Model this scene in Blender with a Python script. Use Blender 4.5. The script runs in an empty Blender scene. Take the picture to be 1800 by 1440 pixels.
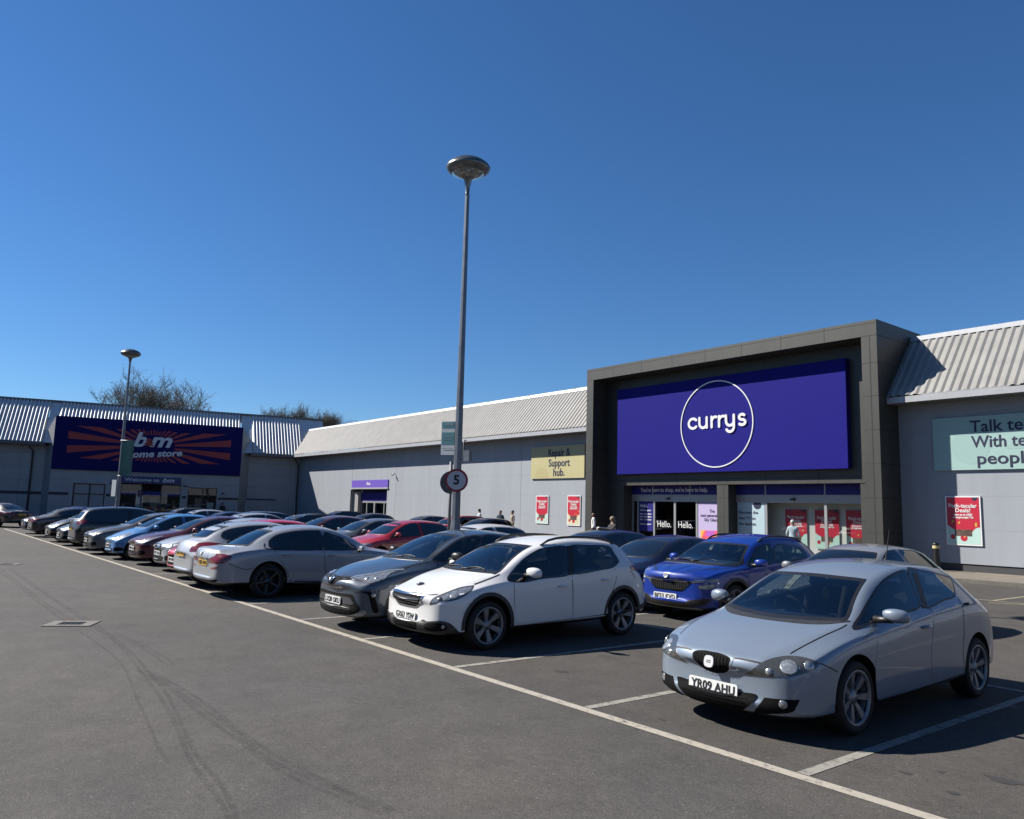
import bpy, bmesh, math, random
from mathutils import Vector, Matrix
from mathutils.bvhtree import BVHTree
from mathutils.geometry import delaunay_2d_cdt
R = math.radians
random.seed(7)
scn = bpy.context.scene
COL = scn.collection

# ------------------------------------------------------------------ materials
MATS = {}
ALB = 0.71      # albedo trim common to every surface
def mat(name, color, rough=0.5, metal=0.0, coat=0.0, spec=0.5, emit=None, noise=0.0, nscale=4.0, bump=0.0, bscale=60.0, streak=1.0):
    if name in MATS: return MATS[name]
    m = bpy.data.materials.new(name); m.use_nodes = True; color = tuple(x*ALB for x in color)
    nt = m.node_tree; b = nt.nodes['Principled BSDF']
    b.inputs['Base Color'].default_value = (*color, 1)
    b.inputs['Roughness'].default_value = rough
    b.inputs['Metallic'].default_value = metal
    b.inputs['Coat Weight'].default_value = coat
    b.inputs['Coat Roughness'].default_value = 0.03
    b.inputs['Specular IOR Level'].default_value = spec
    if noise or bump:
        tc = nt.nodes.new('ShaderNodeTexCoord')
    if noise:
        n = nt.nodes.new('ShaderNodeTexNoise'); n.inputs['Scale'].default_value = nscale; n.inputs['Detail'].default_value = 8
        n.inputs['Roughness'].default_value = 0.65
        mp = nt.nodes.new('ShaderNodeMapping'); mp.inputs['Scale'].default_value = (1, 1, streak)      # below 1: rain streaks run down the sheet
        nt.links.new(tc.outputs['Object'], mp.inputs['Vector']); nt.links.new(mp.outputs[0], n.inputs['Vector'])
        r = nt.nodes.new('ShaderNodeMapRange')
        r.inputs['From Min'].default_value = 0.3; r.inputs['From Max'].default_value = 0.7
        r.inputs['To Min'].default_value = 1 - noise; r.inputs['To Max'].default_value = 1 + noise * 0.5
        nt.links.new(n.outputs['Fac'], r.inputs['Value'])
        mx = nt.nodes.new('ShaderNodeMix'); mx.data_type = 'RGBA'; mx.blend_type = 'MULTIPLY'; mx.inputs[0].default_value = 1
        mx.inputs[6].default_value = (*color, 1)
        nt.links.new(r.outputs[0], mx.inputs[7]); nt.links.new(mx.outputs[2], b.inputs['Base Color'])
    if bump:
        n2 = nt.nodes.new('ShaderNodeTexNoise'); n2.inputs['Scale'].default_value = bscale; n2.inputs['Detail'].default_value = 4
        nt.links.new(tc.outputs['Object'], n2.inputs['Vector'])
        bp = nt.nodes.new('ShaderNodeBump'); bp.inputs['Strength'].default_value = bump; bp.inputs['Distance'].default_value = 0.02
        nt.links.new(n2.outputs['Fac'], bp.inputs['Height']); nt.links.new(bp.outputs[0], b.inputs['Normal'])
    if emit: 
        b.inputs['Emission Color'].default_value = (*emit[0], 1); b.inputs['Emission Strength'].default_value = emit[1]
    MATS[name] = m
    return m

def paint(name, color, metal=0.0):
    """car paint: base coat under clear lacquer, faint flake and road dust"""
    if name in MATS: return MATS[name]
    m = mat(name, color, rough=0.42 if metal else 0.45, metal=metal, coat=1.0, spec=0.4)
    nt = m.node_tree; b = nt.nodes['Principled BSDF']
    tc = nt.nodes.new('ShaderNodeTexCoord')
    n = nt.nodes.new('ShaderNodeTexNoise'); n.inputs['Scale'].default_value = 3.0; n.inputs['Detail'].default_value = 6
    nt.links.new(tc.outputs['Object'], n.inputs['Vector'])
    r = nt.nodes.new('ShaderNodeMapRange'); r.inputs['To Min'].default_value = 0.02; r.inputs['To Max'].default_value = 0.10
    nt.links.new(n.outputs['Fac'], r.inputs['Value']); nt.links.new(r.outputs[0], b.inputs['Coat Roughness'])
    if metal:
        v = nt.nodes.new('ShaderNodeTexNoise'); v.inputs['Scale'].default_value = 900
        nt.links.new(tc.outputs['Object'], v.inputs['Vector'])
        bp = nt.nodes.new('ShaderNodeBump'); bp.inputs['Strength'].default_value = 0.05; bp.inputs['Distance'].default_value = 0.001
        nt.links.new(v.outputs['Fac'], bp.inputs['Height']); nt.links.new(bp.outputs[0], b.inputs['Normal'])
    return m

def glassmat(name, tint, refl=1.0, rough=0.0, ior=1.6):
    """thin window glass: tinted see-through plus mirror by Fresnel"""
    if name in MATS: return MATS[name]
    m = bpy.data.materials.new(name); m.use_nodes = True
    nt = m.node_tree; nt.nodes.clear()
    o = nt.nodes.new('ShaderNodeOutputMaterial'); t = nt.nodes.new('ShaderNodeBsdfTransparent'); g = nt.nodes.new('ShaderNodeBsdfGlossy')
    f = nt.nodes.new('ShaderNodeFresnel'); mx = nt.nodes.new('ShaderNodeMixShader')
    ge = nt.nodes.new('ShaderNodeNewGeometry'); mr = nt.nodes.new('ShaderNodeMapRange')      # same index from either side of the pane
    mr.inputs[3].default_value = ior; mr.inputs[4].default_value = 1/ior
    nt.links.new(ge.outputs['Backfacing'], mr.inputs[0]); nt.links.new(mr.outputs[0], f.inputs['IOR'])
    t.inputs['Color'].default_value = (*tint, 1); g.inputs['Roughness'].default_value = rough
    g.inputs['Color'].default_value = (refl, refl, refl, 1)
    nt.links.new(f.outputs[0], mx.inputs[0]); nt.links.new(t.outputs[0], mx.inputs[1]); nt.links.new(g.outputs[0], mx.inputs[2])
    nt.links.new(mx.outputs[0], o.inputs['Surface'])
    MATS[name] = m
    return m

# ------------------------------------------------------------------ tagging
def tag(o, label=None, cat=None, group=None, kind=None):
    if label: o['label'] = label
    if cat: o['category'] = cat
    if group: o['group'] = group
    if kind: o['kind'] = kind
    return o
def empty(name, loc=(0, 0, 0), rz=0.0):
    o = bpy.data.objects.new(name, None); COL.objects.link(o)
    o.location = loc; o.rotation_euler = (0, 0, rz); o.empty_display_size = 0.3
    return o

# ------------------------------------------------------------------ mesh builder
class MB:
    def __init__(s, scale=1.0):
        s.v = []; s.f = []; s.m = []; s.sm = []; s.k = scale; s.xf = None
    def add(s, verts, faces, m=0, smooth=False):
        b = len(s.v)
        for p in verts:
            p = Vector(p)
            if s.xf is not None: p = s.xf @ p
            s.v.append(p * s.k)
        for f in faces:
            s.f.append([b + i for i in f]); s.m.append(m); s.sm.append(smooth)
        return s
    def box(s, x0, x1, y0, y1, z0, z1, m=0):
        v = [(x0,y0,z0),(x1,y0,z0),(x1,y1,z0),(x0,y1,z0),(x0,y0,z1),(x1,y0,z1),(x1,y1,z1),(x0,y1,z1)]
        return s.add(v, [(0,3,2,1),(4,5,6,7),(0,1,5,4),(1,2,6,5),(2,3,7,6),(3,0,4,7)], m)
    def quad(s, a, b, c, d, m=0): return s.add([a,b,c,d], [(0,1,2,3)], m)
    def prism(s, poly, d, m=0):
        """poly: 3-D polygon, d: extrusion vector"""
        n = len(poly); d = Vector(d); a = [Vector(p) for p in poly]; b = [p + d for p in a]
        nrm = sum(((a[i]-a[0]).cross(a[(i+1)%n]-a[0]) for i in range(1, n-1)), Vector())
        f = [list(range(n)), list(range(2*n-1, n-1, -1))]
        f += [(i+n, (i+1)%n+n, (i+1)%n, i) for i in range(n)]
        if nrm.dot(d) > 0: f = [list(reversed(q)) for q in f]
        return s.add(a+b, f, m)
    def tube(s, path, r, n=8, m=0, cap=True, smooth=True, squash=1.0):
        path = [Vector(p) for p in path]; rs = r if isinstance(r, (list, tuple)) else [r]*len(path)
        v = []; up = None
        for i, p in enumerate(path):
            t = (path[min(i+1, len(path)-1)] - path[max(i-1, 0)]).normalized()
            if up is None:
                up = Vector((0,0,1)) if abs(t.z) < 0.9 else Vector((1,0,0))
            a = t.cross(up).normalized(); b = a.cross(t).normalized(); up = b
            for k in range(n):
                an = 2*math.pi*k/n
                v.append(p + a*math.cos(an)*rs[i] + b*math.sin(an)*rs[i]*squash)
        f = []
        for i in range(len(path)-1):
            for k in range(n):
                f.append((i*n+k, i*n+(k+1)%n, (i+1)*n+(k+1)%n, (i+1)*n+k))
        s.add(v, f, m, smooth)
        if cap:
            b = len(s.v) - len(v)
            s.f.append([b+k for k in reversed(range(n))]); s.m.append(m); s.sm.append(False)
            e = b + (len(path)-1)*n
            s.f.append([e+k for k in range(n)]); s.m.append(m); s.sm.append(False)
        return s
    def lathe(s, prof, n=24, axis='z', origin=(0,0,0), m=0, smooth=True):
        """prof: (radius, height) pairs"""
        v = []; o = Vector(origin)
        for (r, h) in prof:
            for k in range(n):
                a = 2*math.pi*k/n; c, d = r*math.cos(a), r*math.sin(a)
                v.append(o + (Vector((c, d, h)) if axis == 'z' else Vector((h, c, d)) if axis == 'x' else Vector((c, h, d))))
        f = []
        for i in range(len(prof)-1):
            for k in range(n):
                q = (i*n+k, i*n+(k+1)%n, (i+1)*n+(k+1)%n, (i+1)*n+k)
                f.append(q if axis != 'y' else tuple(reversed(q)))
        return s.add(v, f, m, smooth)
    def ball(s, c, r, n=12, m=0):
        rx, ry, rz = r if isinstance(r, (list, tuple)) else (r, r, r); c = Vector(c); v = [c+Vector((0,0,-rz))]; f = []
        h = n//2
        for i in range(1, h):
            a = math.pi*i/h - math.pi/2
            for k in range(n):
                b = 2*math.pi*k/n
                v.append(c + Vector((rx*math.cos(a)*math.cos(b), ry*math.cos(a)*math.sin(b), rz*math.sin(a))))
        v.append(c+Vector((0,0,rz))); e = len(v)-1
        for k in range(n):
            f.append((0, 1+(k+1)%n, 1+k)); f.append((e, e-n+k, e-n+(k+1)%n))
        for i in range(h-2):
            for k in range(n):
                f.append((1+i*n+k, 1+i*n+(k+1)%n, 1+(i+1)*n+(k+1)%n, 1+(i+1)*n+k))
        return s.add(v, f, m, True)
    def build(s, name, mats, parent=None, loc=None):
        me = bpy.data.meshes.new(name)
        me.from_pydata([tuple(p) for p in s.v], [], s.f)
        for mm in (mats if isinstance(mats, (list, tuple)) else [mats]): me.materials.append(mm)
        me.polygons.foreach_set('material_index', s.m); me.polygons.foreach_set('use_smooth', s.sm)
        me.update()
        o = bpy.data.objects.new(name, me); COL.objects.link(o)
        if parent: o.parent = parent
        if loc: o.location = loc
        return o

def recalc(o):
    bm = bmesh.new(); bm.from_mesh(o.data); bmesh.ops.recalc_face_normals(bm, faces=bm.faces); bm.to_mesh(o.data); bm.free()
    return o

def text_obj(name, txt, size, m, parent=None, matrix=None, bold=0.0, shear=0.0, align='CENTER', depth=0.006, width=None, spacing=1.0, lines=1.0):
    """lettering as a real mesh, standing in its local XZ plane facing -Y"""
    cu = bpy.data.curves.new(name, 'FONT'); cu.body = txt; cu.size = size; cu.align_x = align; cu.align_y = 'CENTER'
    cu.extrude = depth/2; cu.offset = bold; cu.shear = shear; cu.space_character = spacing; cu.space_line = lines; cu.resolution_u = 3
    t = bpy.data.objects.new(name, cu); COL.objects.link(t)
    dg = bpy.context.evaluated_depsgraph_get(); dg.update()
    me = bpy.data.meshes.new_from_object(t.evaluated_get(dg))
    bpy.data.objects.remove(t); bpy.data.curves.remove(cu)
    if width and len(me.vertices):
        xs = [v.co.x for v in me.vertices]; k = width/(max(xs)-min(xs)); c = (max(xs)+min(xs))/2 if align == 'CENTER' else min(xs)
        for v in me.vertices: v.co.x = (v.co.x - c)*k
    me.transform(Matrix.Rotation(R(90), 4, 'X'))
    if matrix is not None: me.transform(matrix)
    me.materials.clear(); me.materials.append(m); me.name = name
    o = bpy.data.objects.new(name, me); COL.objects.link(o)
    if parent: o.parent = parent
    return o

def interp(pts):
    """monotone cubic through (t, value) pairs"""
    xs = [p[0] for p in pts]; ys = [p[1] for p in pts]; n = len(xs)
    h = [xs[i+1]-xs[i] for i in range(n-1)]; d = [(ys[i+1]-ys[i])/h[i] for i in range(n-1)]
    m = [0.0]*n; m[0] = d[0]; m[-1] = d[-1]
    for i in range(1, n-1):
        if d[i-1]*d[i] > 0:
            w1 = 2*h[i]+h[i-1]; w2 = h[i]+2*h[i-1]; m[i] = (w1+w2)/(w1/d[i-1]+w2/d[i])
    def f(x):
        if x <= xs[0]: return ys[0]
        if x >= xs[-1]: return ys[-1]
        i = max(j for j in range(n-1) if xs[j] <= x); t = (x-xs[i])/h[i]
        return ((1+2*t)*(1-t)**2*ys[i] + t*(1-t)**2*h[i]*m[i] + t*t*(3-2*t)*ys[i+1] + t*t*(t-1)*h[i]*m[i+1])
    return f

def smooth_poly(pts, n=4, closed=True, sharp=()):
    """Catmull-Rom refinement of a 2-D/3-D polygon; indices in sharp stay corners"""
    P = [Vector(p) for p in pts]; N = len(P); out = []
    for i in range(N if closed else N-1):
        p1 = P[i]; p2 = P[(i+1) % N]
        p0 = P[(i-1) % N] if (closed or i > 0) else p1
        p3 = P[(i+2) % N] if (closed or i+2 < N) else p2
        if i in sharp: p0 = p1
        if ((i+1) % N) in sharp: p3 = p2
        for k in range(n):
            t = k/n
            out.append(0.5*((2*p1)+(p2-p0)*t+(2*p0-5*p1+4*p2-p3)*t*t+(3*p1-p0-3*p2+p3)*t**3))
    if not closed: out.append(P[-1])
    return out
# ------------------------------------------------------------------ cars
from mathutils.interpolate import poly_3d_calc
BLACK = mat('black_trim', (0.012, 0.012, 0.013), 0.45, noise=0.3, nscale=9)
PLASTIC = mat('grey_plastic_cladding', (0.03, 0.031, 0.033), 0.55, noise=0.25, nscale=12)
DARKGLASS = mat('dark_glass', (0.006, 0.008, 0.009), 0.02, spec=1.0); DARKGLASS.node_tree.nodes['Principled BSDF'].inputs['IOR'].default_value = 1.6
CARGLASS = glassmat('car_glass', (0.42, 0.48, 0.47), ior=1.85)
GRILLE = mat('grille_recess_shade', (0.006, 0.006, 0.0065), 0.85, spec=0.12)  # near-black colour gives flat grille and recess panels the shade of depth
EMBLEM = mat('emblem_silver', (0.75, 0.76, 0.78), 0.35, 0.2)
TYRE = mat('tyre_rubber', (0.009, 0.009, 0.009), 0.8, bump=0.2, bscale=90)
RIMS = {'silver': mat('alloy_silver', (0.30, 0.31, 0.33), 0.40, 0.6, noise=0.25, nscale=14),
        'dark': mat('alloy_dark', (0.10, 0.10, 0.11), 0.35, 0.8, noise=0.2, nscale=14)}
RIMBACK = mat('wheel_inside', (0.010, 0.010, 0.011), 0.7)
CHROME = mat('chrome', (0.72, 0.73, 0.75), 0.12, 1.0)
LAMPBODY = mat('lamp_reflector', (0.42, 0.44, 0.46), 0.25, 0.55, coat=1.0, noise=0.55, nscale=22)
LAMPDARK = mat('lamp_dark_housing', (0.085, 0.088, 0.086), 0.3, 0.25, coat=1.0, noise=0.3, nscale=20)
LAMPLENS = mat('lamp_lens', (0.50, 0.53, 0.55), 0.22, 0.55, coat=1.0, noise=.5, nscale=40)
REDLAMP = mat('red_tail_lamp', (0.19, 0.006, 0.010), 0.22, 0.0, coat=1.0, noise=0.35, nscale=25)
REDDARK = mat('red_tail_lamp_core', (0.30, 0.02, 0.02), 0.15, 0.3, coat=1.0)
PLATE_W = mat('plate_white', (0.74, 0.75, 0.74), 0.45, noise=0.06)
PLATE_Y = mat('plate_yellow', (0.66, 0.40, 0.05), 0.45, noise=0.06)
INK = mat('black_ink', (0.01, 0.01, 0.012), 0.5)
TRIMGREY = mat('cabin_trim', (0.020, 0.021, 0.023), 0.75, noise=0.2, nscale=18)
TRIMLIGHT = mat('cabin_pillar_trim', (0.28, 0.27, 0.24), 0.7)
SEATCLOTH = mat('seat_cloth', (0.024, 0.025, 0.029), 0.9, noise=0.3, nscale=40)
PAINT0 = paint('paint_base', (0.3, 0.3, 0.3), 0.5)

def car_spec(L=4.2, W=0.87, H=1.47, noz=0.66, hood0=0.72, cowl=(1.1, 0.96), header=(1.85, 1.34), peak=2.5, rhead=(3.4, 1.40),
             rbase=(3.95, 1.05), tail=0.90, boot=False, wf=0.87, wr=3.42, r=0.315, xA=0.765, xr=0.62, xC=0.64, lip=0.20, belt0=0.88, belt1=1.0, **kw):
    sp = dict(L=L, W=W, H=H, wf=wf, wr=wr, r=r, cowl=cowl, header=header, rhead=rhead, rbase=rbase, xA=xA, xr=xr, xC=xC)
    ch = (cowl[0], header[0])
    sp['top'] = [(0, noz-0.05), (0.03, noz+0.01), (0.12, noz+0.035), (0.30, hood0+.01), (0.30+(cowl[0]-0.30)*0.5, hood0+(cowl[1]-hood0)*0.62), cowl,
                 (sum(ch)/2, (cowl[1]+header[1])/2+0.02), header, (header[0]+(peak-header[0])*0.5, H-0.02), (peak, H), rhead]
    if boot:
        sp['top'] += [((rhead[0]+rbase[0])/2, (rhead[1]+rbase[1])/2+0.02), rbase, (L-0.25, tail+0.01), (L-0.06, tail-0.02), (L-0.02, tail-0.12), (L, tail-0.2)]
    else:
        sp['top'] += [((rhead[0]+rbase[0])/2, (rhead[1]+rbase[1])/2+0.03), rbase, ((rbase[0]+L)/2, (rbase[1]+tail)/2+0.03), (L-0.04, tail-0.06), (L, tail-0.16)]
    sp['belt'] = [(0, noz-0.11), (0.12, noz-0.03), (0.32, hood0-0.06), (cowl[0]-0.1, belt0-0.03), (cowl[0]+0.2, belt0), (rhead[0], belt1), (rbase[0], min(belt1, tail-0.03)), (L-0.1, tail-0.16), (L, tail-0.24)]
    sp['sill'] = [(0, lip+0.09), (0.03, lip+0.02), (0.3, lip-0.02), (wf, lip), (wr-0.5, lip+0.02), (wr, lip+0.05), (L-0.2, lip+0.06), (L-0.03, lip+0.12), (L, lip+0.2)]
    sp['plan'] = [(0, 0.74), (0.03, 0.81), (0.12, 0.885), (0.32, 0.955), (0.7, 0.99), (1.3, 1.0), (wr-0.3, 1.0), (L-0.45, 0.975), (L-0.15, 0.92), (L-0.03, 0.84), (L, 0.74)]
    sp['railx'] = [(0, 0.5), (0.3, 0.60), (0.8, 0.73), (cowl[0], xA), ((cowl[0]+header[0])/2, (xA+xr)/2+0.01), (header[0], xr+0.01), (peak, xr), (rhead[0], xr-0.02), ((rhead[0]+rbase[0])/2, (xr+xC)/2), (rbase[0], xC), (L-0.05, xC-0.02), (L, xC-0.12)]
    sp['drop'] = [(0, 0.01), (0.5, 0.025), (cowl[0], 0.035), (header[0], 0.055), (peak, 0.06), (rhead[0], 0.055), (rbase[0], 0.04), (L, 0.015)]
    sp.update(kw)
    return sp

def car_stations(sp):
    L = sp['L']; c, h, rh, rb = sp['cowl'][0], sp['header'][0], sp['rhead'][0], sp['rbase'][0]
    st = [(0, .26), (.025, .26), (.11, .23), (.30, .14), (.62, .04), ((c+.62)/2+.04, .05), (c, .10), (c+(h-c)*.33, .09), (c+(h-c)*.67, .08), (h, .07),
          (h+(rh-h)*.3, .02), (h+(rh-h)*.65, 0), (rh, -.05), ((rh+rb)/2, -.06), (rb, -.06)]
    if L-rb > .55: st += [(rb+(L-rb)*.45, -.05), (L-.20, -.09)]
    elif L-rb > .3: st += [(L-.20, -.09)]
    st += [(L-.09, -.12), (L-.02, -.14), (L, -.14)]
    return st

def car_body(sp, level=2):
    fs = {k: interp(sp[k]) for k in ('top', 'belt', 'sill', 'plan', 'railx', 'drop')}
    W = sp['W']; verts = []; NK = 10; rings = []
    for (y, bow) in sp.get('stations') or car_stations(sp):
        w = W*fs['plan'](y); zt = fs['top'](y); zb = fs['sill'](y); xr = W*fs['railx'](y); xr = min(xr, w*.93)
        zr = zt-fs['drop'](y); zl = min(fs['belt'](y), zr-.012); hh = zl-zb
        bf = sp.get('beltfrac', .945)
        wb = max(w*bf, xr+.01)
        zk4 = zb+hh*.68; zk3 = zb+hh*.33
        R_ = [(0, zb), (w*.55, zb), (w*.90, zb+.005), (w*.985, zb+min(.07, hh*.14)), (w*1.0, zk3), (w*1.0, zk4), (w*.985, zl-min(.045, hh*.1)), (wb, zl), (xr, zr), (xr*.52, zt-.012), (0, zt)]
        ids = []
        for (x, z) in R_:
            verts.append((x, y+bow*(x/W)**2, z)); ids.append(len(verts)-1)
        rings.append(ids)
    for at, sg in ((0, 1), (len(rings)-1, -1)):                      # inner ring keeps the nose and tail face flat
        R0 = [verts[i] for i in rings[at]]; zm = (R0[0][2]+R0[-1][2])/2; ids = []
        for (x, y, z) in R0:
            bow0 = (y-R0[0][1]); verts.append((x*.72, R0[0][1]+bow0*.52-.004*sg, zm+(z-zm)*.72)); ids.append(len(verts)-1)
        if at == 0: rings.insert(0, ids)
        else: rings.append(ids)
    NK = len(rings[0]); n0 = len(verts)
    mir = {}
    for i, v in enumerate(list(verts)):
        if v[0] > 1e-6: mir[i] = len(verts); verts.append((-v[0], v[1], v[2]))
        else: mir[i] = i
    faces = []
    for a, b in zip(rings, rings[1:]):
        for k in range(NK-1):
            faces.append((a[k], a[k+1], b[k+1], b[k])); faces.append((mir[a[k]], mir[b[k]], mir[b[k+1]], mir[a[k+1]]))
    for a, fl in ((rings[0], 0), (rings[-1], 1)):
        for k in range(NK-1):
            q = [a[k], mir[a[k]], mir[a[k+1]], a[k+1]] if not fl else [a[k], a[k+1], mir[a[k+1]], mir[a[k]]]
            q = list(dict.fromkeys(q)); faces.append(tuple(q))
    me = bpy.data.meshes.new('body'); me.from_pydata(verts, [], faces); me.update()
    bm = bmesh.new(); bm.from_mesh(me); bmesh.ops.recalc_face_normals(bm, faces=bm.faces); bm.to_mesh(me); bm.free()
    cr = {}                                                 # shoulder, roof rail and sill stay crisp
    for a, b in zip(rings[2:-3], rings[3:-2]):
        for k, w_ in ((3, .55), (7, sp.get('shoulder', .55)), (8, .45)):
            cr[frozenset((a[k], b[k]))] = w_; cr[frozenset((mir[a[k]], mir[b[k]]))] = w_
    at = me.attributes.new('crease_edge', 'FLOAT', 'EDGE')
    for e in me.edges:
        w_ = cr.get(frozenset(e.vertices))
        if w_: at.data[e.index].value = w_
    o = bpy.data.objects.new('body', me); COL.objects.link(o)
    s = o.modifiers.new('s', 'SUBSURF'); s.levels = level; s.render_levels = level
    apply_mods(o)
    for p in o.data.polygons: p.use_smooth = True
    return o

def apply_mods(o):
    dg = bpy.context.evaluated_depsgraph_get(); dg.update()
    me = bpy.data.meshes.new_from_object(o.evaluated_get(dg))
    old = o.data; o.modifiers.clear(); o.data = me
    bpy.data.meshes.remove(old)

class Surf:
    def __init__(s, me):
        s.co = [v.co.copy() for v in me.vertices]; s.no = [v.normal.copy() for v in me.vertices]
        s.pf = [tuple(p.vertices) for p in me.polygons]
        s.t = BVHTree.FromPolygons(s.co, s.pf)
    def _n(s, loc, i):
        idx = s.pf[i]; w = poly_3d_calc([s.co[k] for k in idx], loc)
        return sum((s.no[k]*a for k, a in zip(idx, w)), Vector()).normalized()
    def ray(s, o, d):
        loc, n, i, dist = s.t.ray_cast(o, d)
        if loc is None: return None
        return loc, s._n(loc, i)
    def near(s, p):
        loc, n, i, d = s.t.find_nearest(p)
        return loc, s._n(loc, i)

VIEWS = {'side': ((0,1,0), (0,0,1), (-1,0,0)), 'front': ((1,0,0), (0,0,1), (0,1,0)), 'rear': ((1,0,0), (0,0,1), (0,-1,0)), 'top': ((1,0,0), (0,1,0), (0,0,-1))}
def view(v):
    if isinstance(v, str): return [Vector(q) for q in VIEWS[v]]
    a = R(abs(v)); s = 1 if v > 0 else -1           # angled look at a front (+) or rear (-) right corner
    return [Vector((math.cos(a), s*math.sin(a), 0)), Vector((0,0,1)), Vector((-math.sin(a), s*math.cos(a), 0))]

def resample(poly, step):
    out = []; n = len(poly)
    for i in range(n):
        a, b = poly[i], poly[(i+1) % n]; k = max(1, int((b-a).length/step))
        out += [a+(b-a)*(j/k) for j in range(k)]
    return out

def inside(p, poly):
    c = False; n = len(poly)
    for i in range(n):
        a, b = poly[i], poly[i-1]
        if (a.y > p.y) != (b.y > p.y) and p.x < (b.x-a.x)*(p.y-a.y)/(b.y-a.y)+a.x: c = not c
    return c

def shrink(poly, d):
    n = len(poly); out = []
    area = sum(poly[i-1].x*poly[i].y-poly[i].x*poly[i-1].y for i in range(n)); s = 1 if area > 0 else -1
    for i in range(n):
        e1 = (poly[i]-poly[i-1]); e2 = (poly[(i+1) % n]-poly[i])
        if e1.length < 1e-6 or e2.length < 1e-6: out.append(poly[i].copy()); continue
        n1 = Vector((-e1.y, e1.x)).normalized()*s; n2 = Vector((-e2.y, e2.x)).normalized()*s
        b = n1+n2; b = b/max(b.length_squared/2, 0.5) if b.length > 1e-6 else n1
        out.append(poly[i]+b*d)
    return out

def pdist(p, poly):
    m = 9e9
    for i in range(len(poly)):
        a, b = poly[i-1], poly[i]; e = b-a; t = max(0, min(1, (p-a).dot(e)/max(e.length_squared, 1e-12))); m = min(m, (p-a-e*t).length)
    return m
def inset(poly, d):
    q = [p for p in shrink(poly, d) if inside(p, poly) and pdist(p, poly) > d*.93]
    out = []
    for p in q:
        if not out or (p-out[-1]).length > .012: out.append(p)
    return out

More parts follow.
